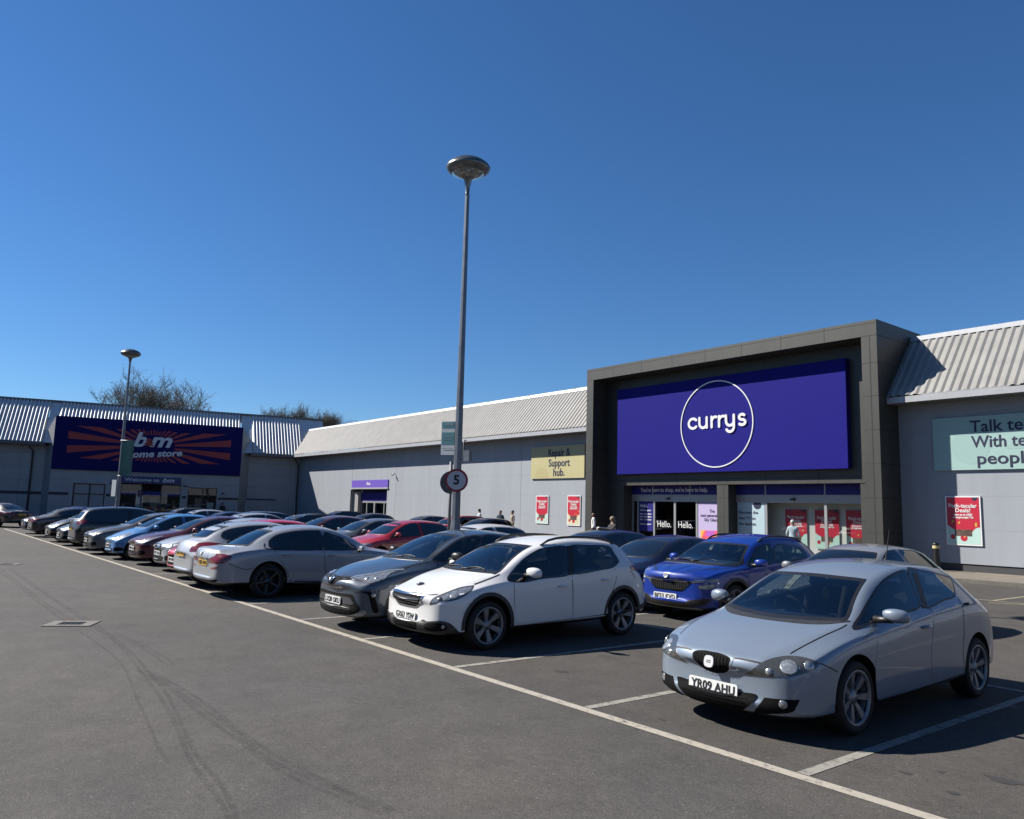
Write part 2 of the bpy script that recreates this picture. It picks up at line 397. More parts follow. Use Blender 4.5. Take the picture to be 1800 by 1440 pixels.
class Car:
    def __init__(s, name, sp, pm, level=2):
        s.sp = sp; s.root = empty(name); s.pm = pm
        s.body = car_body(sp, level); s.body.parent = s.root
        s.body.data.materials.clear(); s.body.data.materials.append(pm); s.body.data.materials.append(BLACK); s.body.data.materials.append(TRIMGREY)
        s.surf = Surf(s.body.data)
        for p in s.body.data.polygons:
            if p.normal.z < -0.75: p.material_index = 1
        s.cutters = []
    # -- a patch of the body surface
    def to2d(s, poly, vw):
        U, V, D = view(vw)
        return [Vector((Vector(p).dot(U), Vector(p).dot(V))) if len(p) == 3 else Vector(p) for p in poly]
    def snap(s, p2, vw):
        U, V, D = view(vw); o = U*p2.x+V*p2.y-D*6
        h = s.surf.ray(o, D)
        if h is None or h[1].dot(D) > 0.05:
            h = s.surf.near(U*p2.x+V*p2.y-D*1.0 if h is None else h[0])
        return h
    def panel(s, name, poly, vw, m, off=0.003, thick=0.0, both=False, step=0.05, smooth=True, sharp=(), parent=None, rim=None, rimw=0.02, n=4, flip=False):
        p2 = s.to2d(poly, vw)
        if smooth: p2 = smooth_poly(p2, n, True, sharp)
        p2 = [Vector((p[0], p[1])) for p in p2]
        outl = resample(p2, step)
        mats = [m]; obs = []
        ring_in = inset(outl, rimw) if rim else None
        if rim: mats.append(rim)
        xs = [p.x for p in outl]; ys = [p.y for p in outl]
        pts = list(outl); edges = []; N = len(outl)
        core = ring_in or outl
        if ring_in: pts += ring_in
        gx = min(xs)+step*.7
        clear = shrink(core, step*.35)
        while gx < max(xs):
            gy = min(ys)+step*.7
            while gy < max(ys):
                q = Vector((gx, gy))
                if inside(q, clear): pts.append(q)
                gy += step
            gx += step
        faces = [list(range(N))]
        ed = []
        if ring_in: ed = [(N+i, N+(i+1) % len(ring_in)) for i in range(len(ring_in))]
        vo, eo, fo, ov, oe, of = delaunay_2d_cdt(pts, ed, faces, 1, 1e-5)
        V = []; NO = []
        for p in vo:
            l, nn = s.snap(p, vw); V.append(l+nn*off); NO.append(nn)
        F = []; MI = []
        for f in fo:
            f = list(f)
            a = (V[f[1]]-V[f[0]]).cross(V[f[2]]-V[f[0]])
            if a.dot(NO[f[0]]) < 0: f.reverse()
            F.append(f)
            c = sum((vo[i] for i in f), Vector((0, 0)))/len(f)
            MI.append(1 if (ring_in and not inside(c, ring_in)) else 0)
        if thick:
            bd = {}
            for f in F:
                for i in range(len(f)):
                    e = (f[i], f[(i+1) % len(f)]); bd[e] = 1
            be = [e for e in bd if (e[1], e[0]) not in bd]; mp = {}
            for e in be:
                for i in e:
                    if i not in mp: mp[i] = len(V); V.append(V[i]-NO[i]*thick); NO.append(NO[i])
            for a, b in be: F.append([b, a, mp[a], mp[b]]); MI.append(1 if rim else 0)
        for sgn in ((1, -1) if both else ((-1,) if flip else (1,))):
            me = bpy.data.meshes.new(name)
            vv = [(v.x*sgn, v.y, v.z) for v in V]; ff = F if sgn > 0 else [list(reversed(f)) for f in F]
            me.from_pydata(vv, [], ff)
            for mm in mats: me.materials.append(mm)
            me.polygons.foreach_set('material_index', MI); me.polygons.foreach_set('use_smooth', [True]*len(F)); me.update()
            me.normals_split_custom_set_from_vertices([(v.x*sgn, v.y, v.z) for v in NO])
            o = bpy.data.objects.new(name, me); COL.objects.link(o)
            pr = parent if parent is not None else s.root
            o.parent = pr[len(obs)] if isinstance(pr, list) else pr
            obs.append(o)
        return obs
    def line(s, mb, pts, vw, w=0.008, off=0.002, m=0, closed=False, both=True, smooth=True, step=0.05):
        """narrow ribbon on the surface (shut lines, chrome strips)"""
        p2 = s.to2d(pts, vw)
        if smooth: p2 = smooth_poly(p2, 5, closed)
        p2 = [Vector((p[0], p[1])) for p in p2]
        if closed: p2.append(p2[0])
        q = []
        for a, b in zip(p2, p2[1:]):
            k = max(1, int((b-a).length/step)); q += [a+(b-a)*(j/k) for j in range(k)]
        q.append(p2[-1])
        L_, R_ = [], []
        for i, p in enumerate(q):
            t = q[min(i+1, len(q)-1)]-q[max(i-1, 0)]
            nn = Vector((-t.y, t.x)).normalized()*w/2
            for lst, pp in ((L_, p+nn), (R_, p-nn)):
                l, no = s.snap(pp, vw); lst.append(l+no*off)
        for sg in ((1, -1) if both else (1,)):
            v = [Vector((a.x*sg, a.y, a.z)) for a in L_]+[Vector((a.x*sg, a.y, a.z)) for a in R_]; k = len(L_)
            mb.add(v, [(i, i+1, k+i+1, k+i) for i in range(k-1)], m, True)
    # -- holes
    def wheel_arches(s, ra=None):
        sp = s.sp; ra = ra or sp['r']+0.055
        for y in (sp['wf'], sp['wr']):
            for sg in (1, -1):
                mb = MB(); x1, x0 = sp['W']+.1, sp['W']-.30
                mb.lathe([(0, x0), (ra, x0), (ra, x1), (0, x1)], 40, 'x', (0, y, sp['r']+.015), 0, False)
                if sg < 0: mb.v = [Vector((-v.x, v.y, v.z)) for v in mb.v]
                s.cutters.append((mb, BLACK))
    def hole(s, poly, vw, a, b, d=0.012, smooth=True, sharp=()):
        p2 = s.to2d(poly, vw)
        if smooth: p2 = smooth_poly(p2, 4, True, sharp)
        p2 = inset([Vector((p[0], p[1])) for p in p2], d)
        U, V, D = view(vw)
        mb = MB(); mb.prism([U*p.x+V*p.y+D*a for p in p2], D*(b-a)); s.cutters.append((mb, BLACK))
    def cabin(s):
        sp = s.sp; fs = {k: interp(sp[k]) for k in ('top', 'belt', 'plan', 'railx', 'drop')}; W = sp['W']
        c, h, rh, rb = sp['cowl'][0], sp['header'][0], sp['rhead'][0], sp['rbase'][0]
        rings = []; v = []
        for y in (c+.10, c+(h-c)*.5, h, h+.3, (h+rh)/2, rh-.25, rh-.02, rh+(rb-rh)*.5, rb-.06):
            w = W*fs['plan'](y)-.07; zt = fs['top'](y)-.055; xr = W*fs['railx'](y)-.06; zr = fs['top'](y)-fs['drop'](y)-.06
            zl = min(fs['belt'](y)-.02, zr-.03); wb = max(W*fs['plan'](y)*.945-.07, xr+.02)
            pts = [(0, .36), (w-.04, .36), (w, .42), (w, zl-.05), (wb, zl), (xr, zr), (xr*.5, zt-.005), (0, zt)]
            full = [Vector((x, y, z)) for x, z in pts]+[Vector((-x, y, z)) for x, z in reversed(pts[1:-1])]
            rings.append(len(v)); v += full
        N = 14; f = []
        for a, b in zip(rings, rings[1:]):
            for k in range(N): f.append((a+k, a+(k+1) % N, b+(k+1) % N, b+k))
        f.append(tuple(reversed(range(rings[0], rings[0]+N)))); f.append(tuple(range(rings[-1], rings[-1]+N)))
        mb = MB(); mb.add(v, f); s.cutters.append((mb, TRIMGREY))
    def cut(s):
        bt = []
        for mb, m in s.cutters:
            o = mb.build('cutter', m); bm = bmesh.new(); bm.from_mesh(o.data)
            bmesh.ops.remove_doubles(bm, verts=bm.verts, dist=1e-5); bmesh.ops.dissolve_degenerate(bm, edges=bm.edges, dist=1e-5)
            bmesh.ops.triangulate(bm, faces=[f for f in bm.faces if len(f.verts) > 4]); bmesh.ops.recalc_face_normals(bm, faces=bm.faces)
            if bm.calc_volume(signed=True) < 0: bmesh.ops.reverse_faces(bm, faces=bm.faces)
            bm.to_mesh(o.data); bm.free()
            md = s.body.modifiers.new('b', 'BOOLEAN'); md.operation = 'DIFFERENCE'; md.solver = 'EXACT'; md.object = o
            md.material_mode = 'TRANSFER'
            apply_mods(s.body); bpy.data.objects.remove(o)
        me = s.body.data
        me.set_sharp_from_angle(angle=R(38))
        s.body.name = 'body'
    # -- wheels
    def wheels(s, style='five', rim='silver'):
        sp = s.sp; r = sp['r']
        for y in (sp['wf'], sp['wr']):
            for sg in (1, -1):
                t, rm = wheel_meshes(r, style, rim)
                o = bpy.data.objects.new('wheel', t); COL.objects.link(o); o.parent = s.root
                o.location = (sg*(sp['W']-.125-sp.get('inset', 0.0)), y, r); o.rotation_euler = (R(17*(y > 2)+9), 0, 0 if sg > 0 else math.pi)
                q = bpy.data.objects.new('rim', rm); COL.objects.link(q); q.parent = o
    def plate(s, txt, x, z, rear=False, yellow=False, w=0.52, h=0.111, tilt=0.0, pad=0.012):
        sp = s.sp; sg = -1 if rear else 1
        vw = 'rear' if rear else 'front'
        y = s.snap(Vector((x, z)), vw)[0].y - sg*pad
        mb = MB(); bx = smooth_poly([(-w/2, -h/2), (w/2, -h/2), (w/2, h/2), (-w/2, h/2)], 1, True)
        k = .012; pl = [(-w/2+k, -h/2), (w/2-k, -h/2), (w/2, -h/2+k), (w/2, h/2-k), (w/2-k, h/2), (-w/2+k, h/2), (-w/2, h/2-k), (-w/2, -h/2+k)]
        mb.prism([(a, 0, b) for a, b in pl], (0, .008, 0))
        o = mb.build('number_plate', PLATE_Y if yellow else PLATE_W, s.root); recalc(o)
        o.location = (x, y, z); o.rotation_euler = (-sg*tilt if not rear else tilt, 0, math.pi if rear else 0)
        if txt:
            t = text_obj('lettering', txt, 0.1, INK, o, Matrix.Translation((0, -.003, 0)), bold=0.0022, depth=0.003, width=w*.90, spacing=1.05)
            zs = [v.co.z for v in t.data.vertices]; c = (max(zs)+min(zs))/2; kz = h*.70/(max(zs)-min(zs))
            for v in t.data.vertices: v.co.z = (v.co.z-c)*kz
        return o
    def mirrors(s, y, z, x=None, m=None, size=(.11, .075, .075), m2=None):
        sp = s.sp; x = x or sp['W']+.045
        for sg in (1, -1):
            mb = MB()
            c = (sg*x, y, z); n = 14
            mb.ball((0, 0, 0), (1, 1, 1), 20, 0)
            for i in range(len(mb.v)):                      # rounded shell, flat on the glass side, tapering inwards
                d = mb.v[i]; q = [math.copysign(abs(t)**.72, t) for t in d]
                tp = 1-.30*max(0, -q[0])
                yy = q[1] if q[1] < 0 else q[1]*.35
                mb.v[i] = Vector((c[0]+sg*q[0]*size[0], c[1]+yy*size[1]+.035*(q[0] > 0)*q[0], c[2]+q[2]*size[2]*tp-.012*q[0]))
            if sg < 0: mb.f = [list(reversed(f)) for f in mb.f]
            xb = sp['W']*.93
            mb.tube([(sg*(xb-.05), y+.0, z-.055), (sg*(x-.02), y+.005, z-.045)], [.035, .028], 8, 1)
            o = mb.build('mirror', [m or s.pm, BLACK], s.root)
    def handle(s, door, y, z, w=0.17, m=None):
        for k, sg in zip(range(2), (1, -1)):
            l, n = s.snap(Vector((y, z)), 'side'); x = l.x
            mb = MB()
            mb.tube([(sg*(x-.005), y-w/2, z), (sg*(x+.026), y-w/2+.02, z+.003), (sg*(x+.03), y, z+.005), (sg*(x+.026), y+w/2-.02, z+.003), (sg*(x-.005), y+w/2, z)], [.010, .014, .016, .014, .010], 8, 0)
            o = mb.build('door_handle', m or s.pm, door[k])
    def interior(s):
        sp = s.sp; c, h = sp['cowl'][0], sp['header'][0]; W = sp['W']; zc = sp['cowl'][1]
        mb = MB(); xw = W*.80
        pts = [(c+.14, .55), (c+.14, zc-.10), (c+.30, zc-.055), (c+.55, zc-.06), (c+.66, zc-.14), (c+.66, .55)]
        mb.prism([(-xw, a, b) for a, b in pts], (2*xw, 0, 0))
        o = mb.build('dashboard', TRIMGREY, s.root); recalc(o)
        # right-hand drive: the wheel is on the car's own right (-x when the nose points to -y)
        mb = MB(); cx, cy, cz = -.36, c+.80, zc-.09; rr = .185; path = []
        for i in range(25):
            a = 2*math.pi*i/24; path.append((cx+rr*math.cos(a), cy-rr*math.sin(a)*.42, cz+rr*math.sin(a)*.9))
        mb.tube(path, .016, 6, 0, False)
        mb.ball((cx, cy, cz), (.07, .04, .06), 10, 0)
        for a in (0, math.pi, -math.pi/2): mb.tube([(cx, cy, cz), (cx+rr*math.cos(a), cy-rr*math.sin(a)*.42, cz+rr*math.sin(a)*.9)], .014, 6)
        mb.build('steering_wheel', TRIMGREY, s.root)
        rows = [(h+.42, -.36), (h+.42, .36), (min(h+1.25, sp['rhead'][0]-.25), -.38), (min(h+1.25, sp['rhead'][0]-.25), .38)]
        zr = sp['H']
        for (y, x) in rows:
            mb = MB()
            for (a0, b0, a1, b1, wd, th) in ((y-.5, .47, y-.02, .50, .24, .07), (y, .50, y+.17, zr-.42, .225, .065)):
                p = [(x, a0, b0), (x, a0+(a1-a0)*.5, b0+(b1-b0)*.5), (x, a1, b1)]
                mb.tube(p, [wd*.93, wd, wd*.86], 12, 0, True, True, th/wd)
            mb.tube([(x, y+.175, zr-.40), (x, y+.19, zr-.30), (x, y+.20, zr-.17)], [.03, .13, .11], 10, 0, True, True, .5)
            mb.build('seat', SEATCLOTH, s.root)

WH = {}
def wheel_meshes(r, style, rim):
    key = (r, style, rim)
    if key in WH: return WH[key]
    rr = r*.735; mb = MB()
    mb.lathe([(rr*.97, -.085), (rr+.012, -.10), (r-.03, -.105), (r-.006, -.08), (r, -.04), (r, .04), (r-.006, .085), (r-.03, .107), (rr+.03, .112), (rr+.008, .10), (rr*.97, .085)], 40, 'x')
    t = mb.build('wheel', TYRE); mt = t.data; bpy.data.objects.remove(t)
    mb = MB()
    mb.lathe([(rr*.99, .088), (rr+.010, .100), (rr+.008, .106), (rr-.012, .104), (rr-.020, .085), (rr-.028, .02)], 40, 'x')   # lip
    mb.lathe([(rr-.02, -.04), (.02, -.04)], 40, 'x', m=1); mb.lathe([(rr-.022, -.05), (rr-.022, .085)], 40, 'x', m=1)
    mb.lathe([(rr*.66, -.005), (rr*.66, .0), (rr*.2, .0)], 32, 'x', m=2)
    mb.lathe([(0.0, .082), (.028, .082), (.034, .076), (.060, .070), (.075, .045), (.075, 0)], 24, 'x')
    def spoke(a, w0, w1, d0=.062, d1=.088, sk=0.0, m=0):
        ca, sa = math.cos(a), math.sin(a)
        def P(rad, w, x): return Vector((x, ca*rad-sa*w, sa*rad+ca*w))
        ra, rb = .045, rr-.012; th = .03; v = []
        N = 5
        for i in range(N+1):
            u = i/N; rad = ra+(rb-ra)*u; w = w0+(w1-w0)*u; x = d0+(d1-d0)*u**1.5+.006*math.sin(u*3.1); c = sk*math.sin(u*1.5)
            v += [P(rad, c-w, x-th), P(rad, c-w*.82, x), P(rad, c+w*.82, x), P(rad, c+w, x-th)]
        f = []
        for i in range(N):
            b = 4*i
            for k in range(4): f.append((b+k, b+(k+1) % 4, b+4+(k+1) % 4, b+4+k))
        mb.add(v, f, m)
    if style == 'seven':
        for i in range(7): spoke(2*math.pi*i/7+1.57, .020, .041)
    elif style == 'six':
        for i in range(6): spoke(2*math.pi*i/6+1.57, .024, .050)
    elif style == 'double':
        for i in range(5):
            a = 2*math.pi*i/5+1.57
            for d in (-.19, .19): spoke(a+d, .013, .014, sk=-.03*math.copysign(1, d))
    elif style == 'five':
        for i in range(5): spoke(2*math.pi*i/5+1.57, .030, .036)
    elif style == 'cover':
        for i in range(9): spoke(2*math.pi*i/9, .022, .036)
    o = mb.build('rim', [RIMS[rim], RIMBACK, mat('brake_disc', (.12, .11, .10), .5, .7)]); recalc(o)
    m2 = o.data; bpy.data.objects.remove(o)
    WH[key] = (mt, m2)
    return WH[key]

def copy_tree(o, parent=None, pm=None, pm0=None):
    c = o.copy(); COL.objects.link(c); c.parent = parent
    if pm is not None and o.type == 'MESH':
        for i, sl in enumerate(c.material_slots):
            if sl.material == pm0: sl.link = 'OBJECT'; sl.material = pm
    for ch in list(o.children): copy_tree(ch, c, pm, pm0)
    return c
# ------------------------------------------------------------------ the place: ground, markings, buildings, lamps
K = 1.04          # measured units to metres
# camera: read off the photograph's vanishing points
def camera():
    M = ((0.6238, 0.7811, 0.0270), (0.0841, -0.1016, 0.9913), (-0.7770, 0.6161, 0.1291))
    cd = bpy.data.cameras.new('camera'); c = bpy.data.objects.new('camera', cd); COL.objects.link(c)
    r, u, f = (Vector(q).normalized() for q in M)
    u = (u-r*u.dot(r)).normalized(); f = u.cross(r)
    m = Matrix(((r.x, u.x, -f.x, 0), (r.y, u.y, -f.y, 0), (r.z, u.z, -f.z, 1.872), (0, 0, 0, 1)))
    c.matrix_world = m
    cd.sensor_fit = 'HORIZONTAL'; cd.sensor_width = 36; cd.lens = 36*1360/1800; cd.clip_start = 0.1; cd.clip_end = 3000
    scn.camera = c
camera()

# ---- light
SUN_DIR = Vector((0.92, 0.70, -0.98)).normalized()
def lighting():
    w = bpy.data.worlds.new('World'); scn.world = w; w.use_nodes = True
    nt = w.node_tree; bg = nt.nodes['Background']
    sk = nt.nodes.new('ShaderNodeTexSky'); sk.sky_type = 'NISHITA'; sk.sun_disc = False
    el = math.asin(-SUN_DIR.z); az = math.atan2(-SUN_DIR.x, -SUN_DIR.y)
    sk.sun_elevation = el; sk.sun_rotation = az
    sk.altitude = 0; sk.air_density = SKY['air']; sk.dust_density = SKY['dust']; sk.ozone_density = SKY['ozone']
    hs = nt.nodes.new('ShaderNodeHueSaturation'); hs.inputs['Saturation'].default_value = SKY['sat']; hs.inputs['Hue'].default_value = SKY.get('hue', .5)
    nt.links.new(sk.outputs[0], hs.inputs['Color']); nt.links.new(hs.outputs[0], bg.inputs[0]); bg.inputs[1].default_value = SKY['strength']
    l = bpy.data.lights.new('sun', 'SUN'); l.energy = SKY['sun']; l.angle = R(0.53); l.color = (1.0, 0.95, 0.87)
    o = bpy.data.objects.new('sun', l); COL.objects.link(o)
    o.rotation_euler = SUN_DIR.to_track_quat('-Z', 'Y').to_euler(); o.location = (0, 0, 30)
    vs = scn.view_settings; vs.view_transform = 'Standard'; vs.look = 'None'; vs.exposure = SKY['exposure']; vs.gamma = 1
SKY = dict(air=1.0, dust=0.0, ozone=10.0, strength=0.052, sun=5.0, exposure=1.1, sat=1.07)
lighting()

# ---- asphalt
def asphalt(name, base, tint, worn=0.0):
    m = bpy.data.materials.new(name); m.use_nodes = True; nt = m.node_tree; b = nt.nodes['Principled BSDF']
    tc = nt.nodes.new('ShaderNodeTexCoord'); L = nt.links.new
    def noise(s, d, rg=.6):
        n = nt.nodes.new('ShaderNodeTexNoise'); n.inputs['Scale'].default_value = s; n.inputs['Detail'].default_value = d; n.inputs['Roughness'].default_value = rg
        L(tc.outputs['Object'], n.inputs['Vector']); return n
    def rng(n, a, c, lo, hi):
        r = nt.nodes.new('ShaderNodeMapRange'); r.inputs[1].default_value = a; r.inputs[2].default_value = c; r.inputs[3].default_value = lo; r.inputs[4].default_value = hi
        L(n.outputs['Fac'], r.inputs[0]); return r
    def mul(a, c):
        x = nt.nodes.new('ShaderNodeMath'); x.operation = 'MULTIPLY'; L(a.outputs[0], x.inputs[0]); L(c.outputs[0], x.inputs[1]); return x
    big = rng(noise(.22, 5), .3, .7, .84, 1.12); mid = rng(noise(1.9, 7, .75), .3, .72, .76, 1.18); fin = rng(noise(60, 3, .8), .28, .75, .50, 1.6); grit = rng(noise(14, 5, .85), .3, .7, .74, 1.26)
    f = mul(mul(big, mid), mul(fin, grit))
    # pale stone chips and dark oil drips with their own shape
    vo = nt.nodes.new('ShaderNodeTexVoronoi'); vo.inputs['Scale'].default_value = 9; L(tc.outputs['Object'], vo.inputs['Vector'])
    chip = nt.nodes.new('ShaderNodeMapRange'); chip.inputs[1].default_value = .06; chip.inputs[2].default_value = .10; chip.inputs[3].default_value = 1.9; chip.inputs[4].default_value = 1.0
    L(vo.outputs['Distance'], chip.inputs[0]); f = mul(f, chip)
    oil = rng(noise(.9, 3, .5), .66, .72, 1.0, .72 if worn else .86); f = mul(f, oil)
    mx = nt.nodes.new('ShaderNodeMix'); mx.data_type = 'RGBA'; mx.blend_type = 'MULTIPLY'; mx.inputs[0].default_value = 1
    mc = nt.nodes.new('ShaderNodeMix'); mc.data_type = 'RGBA'; mc.inputs[6].default_value = (*[x*ALB for x in base], 1); mc.inputs[7].default_value = (*[x*ALB for x in tint], 1)
    L(rng(noise(.5, 4), .35, .65, 0, 1).outputs[0], mc.inputs[0])
    L(mc.outputs[2], mx.inputs[6]); L(f.outputs[0], mx.inputs[7]); L(mx.outputs[2], b.inputs['Base Color'])
    b.inputs['Roughness'].default_value = .88; b.inputs['Specular IOR Level'].default_value = .3
    bp = nt.nodes.new('ShaderNodeBump'); bp.inputs['Strength'].default_value = .55; bp.inputs['Distance'].default_value = .006
    L(noise(110, 2).outputs['Fac'], bp.inputs['Height']); L(bp.outputs[0], b.inputs['Normal'])
    return m
ASPH = asphalt('asphalt_aisle', (.077, .0728, .0688), (.084, .0775, .0705))
ASPH2 = asphalt('asphalt_bays', (.072, .0668, .0612), (.081, .0748, .068), 1)
def worn_paint(name, col, under, amt=.5):
    m = mat(name, col, .75); nt = m.node_tree; b = nt.nodes['Principled BSDF']; tc = nt.nodes.new('ShaderNodeTexCoord')
    n = nt.nodes.new('ShaderNodeTexNoise'); n.inputs['Scale'].default_value = 9; n.inputs['Detail'].default_value = 9; n.inputs['Roughness'].default_value = .75
    nt.links.new(tc.outputs['Object'], n.inputs['Vector'])
    r = nt.nodes.new('ShaderNodeMapRange'); r.inputs[1].default_value = amt; r.inputs[2].default_value = amt+.12
    nt.links.new(n.outputs['Fac'], r.inputs[0])
    mx = nt.nodes.new('ShaderNodeMix'); mx.data_type = 'RGBA'; mx.inputs[6].default_value = (*[x*ALB for x in col], 1); mx.inputs[7].default_value = (*[x*ALB for x in under], 1)
    nt.links.new(r.outputs[0], mx.inputs[0]); nt.links.new(mx.outputs[2], b.inputs['Base Color'])
    return m
LINE = worn_paint('line_paint', (.41, .37, .31), (.12, .11, .10), .53)
LINE2 = worn_paint('line_paint_worn', (.30, .285, .25), (.10, .092, .084), .50)
YLINE = worn_paint('line_paint_yellowed', (.32, .285, .19), (.10, .092, .084), .52)

def ground():
    mb = MB(); mb.quad((-700, -700, -.02), (500, -700, -.02), (500, 700, -.02), (-700, 700, -.02))
    tag(mb.build('ground', mat('far_ground', (.10, .105, .08), .9, noise=.3, nscale=.05)), kind='structure')
    mb = MB(); mb.quad((-140, -40, 0), (70, -40, 0), (70, 5.39, 0), (-140, 5.39, 0)); tag(mb.build('access_road', ASPH), kind='structure')
    mb = MB(); mb.quad((-140, 5.39, 0), (70, 5.39, 0), (70, 33, 0), (-140, 33, 0)); tag(mb.build('car_park', ASPH2), kind='structure')
    mb = MB(); z = .004
    def strip(x0, y0, x1, y1, w, m=0, zz=z):
        a = Vector((x0, y0, zz)); b = Vector((x1, y1, zz)); t = (b-a).normalized(); n = Vector((-t.y, t.x, 0))*w/2
        k = max(1, int((b-a).length/1.5))
        for i in range(k):
            p, q = a+(b-a)*(i/k), a+(b-a)*((i+1)/k); mb.add([p-n, q-n, q+n, p+n], [(0, 1, 2, 3)], m)
    strip(-54.2, 5.39, 14, 5.39, .115)
    xs = [-3.32, -5.59, -7.84, -10.12, -12.3, -14.62, -16.94]
    while xs[-1] > -52: xs.append(xs[-1]-2.31)
    xs = [3.5, 1.22, -1.05]+xs
    for x in xs:
        strip(x, 5.46, x, 10.15, .10, 1); strip(x, 10.25, x, 15.1, .10, 1)
    strip(-54.2, 10.2, 8, 10.2, .10, 1)
    for x in xs:
        strip(x+.1, 21.3, x+.1, 24.6, .10, 2)
    strip(-54, 21.25, 12, 21.25, .10, 2)
    strip(-7.6, 20.6, -6.6, 21.25, .10, 2)
    tag(mb.build('road_markings', [LINE, LINE2, YLINE]), kind='structure')
    # tyre marks: thin scuffs of rubber lying on the aisle
    mb = MB(); rnd = random.Random(3); zt = [0]
    def track(pts, w, n=1, spread=.0):
        zt[0] += .0012
        p = smooth_poly([(a, b, 0) for a, b in pts], 10, False)
        for k in range(n):
            o = (k-(n-1)/2)*spread; L_, R_ = [], []
            for i, q in enumerate(p):
                t = (p[min(i+1, len(p)-1)]-p[max(i-1, 0)]).normalized(); nn = Vector((-t.y, t.x, 0)); ww = w*(.85+.2*rnd.random())
                c = q+nn*(o+.010*math.sin(i*.23+k*2)); L_.append(c+nn*ww/2+Vector((0, 0, .0028+.0004*k+zt[0]))); R_.append(c-nn*ww/2+Vector((0, 0, .0028+.0004*k+zt[0])))
            K_ = len(p); mb.add(L_+R_, [(i, i+1, K_+i+1, K_+i) for i in range(K_-1)])
    track([(-24.6, 2.38), (-17.3, 2.32), (-14, 2.34), (-13.2, 2.4)], .05, 2, .09)
    track([(-24.2, 2.62), (-16.9, 2.56), (-13.6, 2.58), (-12.9, 2.57), (-10.9, 2.51), (-8.74, 2.32), (-7.44, 2.15), (-6.15, 1.95), (-5.48, 1.88), (-4.84, 1.79), (-3.8, 1.6)], .042, 2, .06)
    track([(-12.75, 2.28), (-10.69, 2.29), (-9.61, 2.24), (-7.96, 1.99), (-6.72, 1.82), (-6.06, 1.76)], .03, 1)
    track([(-12.3, 2.62), (-11.2, 2.72), (-10.3, 2.74), (-9.6, 2.70)], .03, 2, .07)
    track([(-9.5, 2.38), (-8.36, 2.43), (-7.37, 2.42), (-6.44, 2.40), (-5.78, 2.39), (-5.2, 2.45), (-4.4, 2.6)], .05, 3, .055)
    m = bpy.data.materials.new('tyre_scuff'); m.use_nodes = True; nt = m.node_tree; b = nt.nodes['Principled BSDF']; b.inputs['Base Color'].default_value = (.022, .021, .020, 1); b.inputs['Roughness'].default_value = .8
    tc = nt.nodes.new('ShaderNodeTexCoord'); n = nt.nodes.new('ShaderNodeTexNoise'); n.inputs['Scale'].default_value = 5; n.inputs['Detail'].default_value = 9; n.inputs['Roughness'].default_value = .8
    r = nt.nodes.new('ShaderNodeMapRange'); r.inputs[1].default_value = .36; r.inputs[2].default_value = .74; r.inputs[3].default_value = 0; r.inputs[4].default_value = .36
    nt.links.new(tc.outputs['Object'], n.inputs['Vector']); nt.links.new(n.outputs['Fac'], r.inputs[0]); nt.links.new(r.outputs[0], b.inputs['Alpha'])
    tag(mb.build('tyre_marks', m), kind='structure')
    # stains
    mb = MB()
    for (x, y, a, b) in ((-2.39, 6.6, .12, .07), (-2.5, 6.0, .05, .03), (-3.3, 9.26, .16, .08), (-2.9, 6.15, .05, .035), (-2.75, 6.4, .03, .02), (-7.0, 6.4, .09, .06), (-6.4, 7.9, .06, .04), (-13.2, 7.5, .12, .08), (-6.7, 8.6, .14, .08), (-4.9, 5.75, .05, .02)):
        n = 22; ph = rnd.random()*6
        mb.add([(x+a*math.cos(6.283*i/n)*(1+.18*math.sin(3*6.283*i/n+ph)+.1*math.sin(5*6.283*i/n)), y+b*math.sin(6.283*i/n)*(1+.2*math.sin(2*6.283*i/n+ph)), .0025) for i in range(n)], [tuple(range(n))])
    tag(mb.build('oil_stains', mat('oil_stain', (.046, .042, .039), .7, noise=.35, nscale=8)), kind='structure')
    # old patch seam, drains
    def drain(x, y, rz, label):
        t = tag(empty('drain', (x, y, 0), rz), label, 'drain', 'drains in the access road'); t.scale = (.86, .86, 1)
        mb = MB(); a, b, c, d = -.38, .38, -.30, .30; i = .17; j = .2; zz = .012
        for q in ((a, -j, c, d), (j, b, c, d), (-j, j, c, -i), (-j, j, i, d)): mb.box(*q, .0, zz)
        mb.build('surround', mat('drain_concrete', (.17, .155, .14), .85, noise=.3, nscale=9), t)
        mb = MB(); mb.quad((-j, -i, .0042), (j, -i, .0042), (j, i, .0042), (-j, i, .0042), 1)
        for k in range(5): mb.box(-j+.02+k*.085-.013, -j+.02+k*.085+.013, -i, i, .0045, .0115)
        for k in (-1, 0, 1): mb.box(-j, j, k*.15-.012, k*.15+.012, .0045, .0118)
        mb.build('grate', [mat('cast_iron', (.028, .029, .033), .6, .5), mat('drain_hole', (.004, .004, .005), .9)], t)
    drain(-13.42, 2.32, R(62), 'iron road drain in a pale surround crossed by tyre marks')
    drain(-25.9, 2.72, R(62), 'small far drain lying at the edge of the road near the frame side')
    # pavement before the shops
    mb = MB(); mb.box(-66, 40, 26.75, 32.0, -.01, .12); mb.box(-66, 40, 26.55, 26.75, -.01, .115, 1)
    tag(mb.build('pavement', [mat('paving', (.225, .195, .155), .85, noise=.25, nscale=2.5), mat('kerb_stone', (.15, .135, .115), .85, noise=.3, nscale=5)]), kind='structure')
    mb = MB()
    x = -66
    while x < 40: mb.box(x, x+.008, 26.76, 30.6, .12, .1215); x += .9
    for y in (27.6, 28.5, 29.4): mb.box(-66, 40, y, y+.008, .12, .122)
    tag(mb.build('paving_joints', mat('joint', (.12, .105, .09), .9)), kind='structure')
    mb = MB(); mb.box(-100, -66.5, -30, 26.5, -.01, .11)
    mb.v = []; mb.f = []; mb.m = []; mb.sm = []
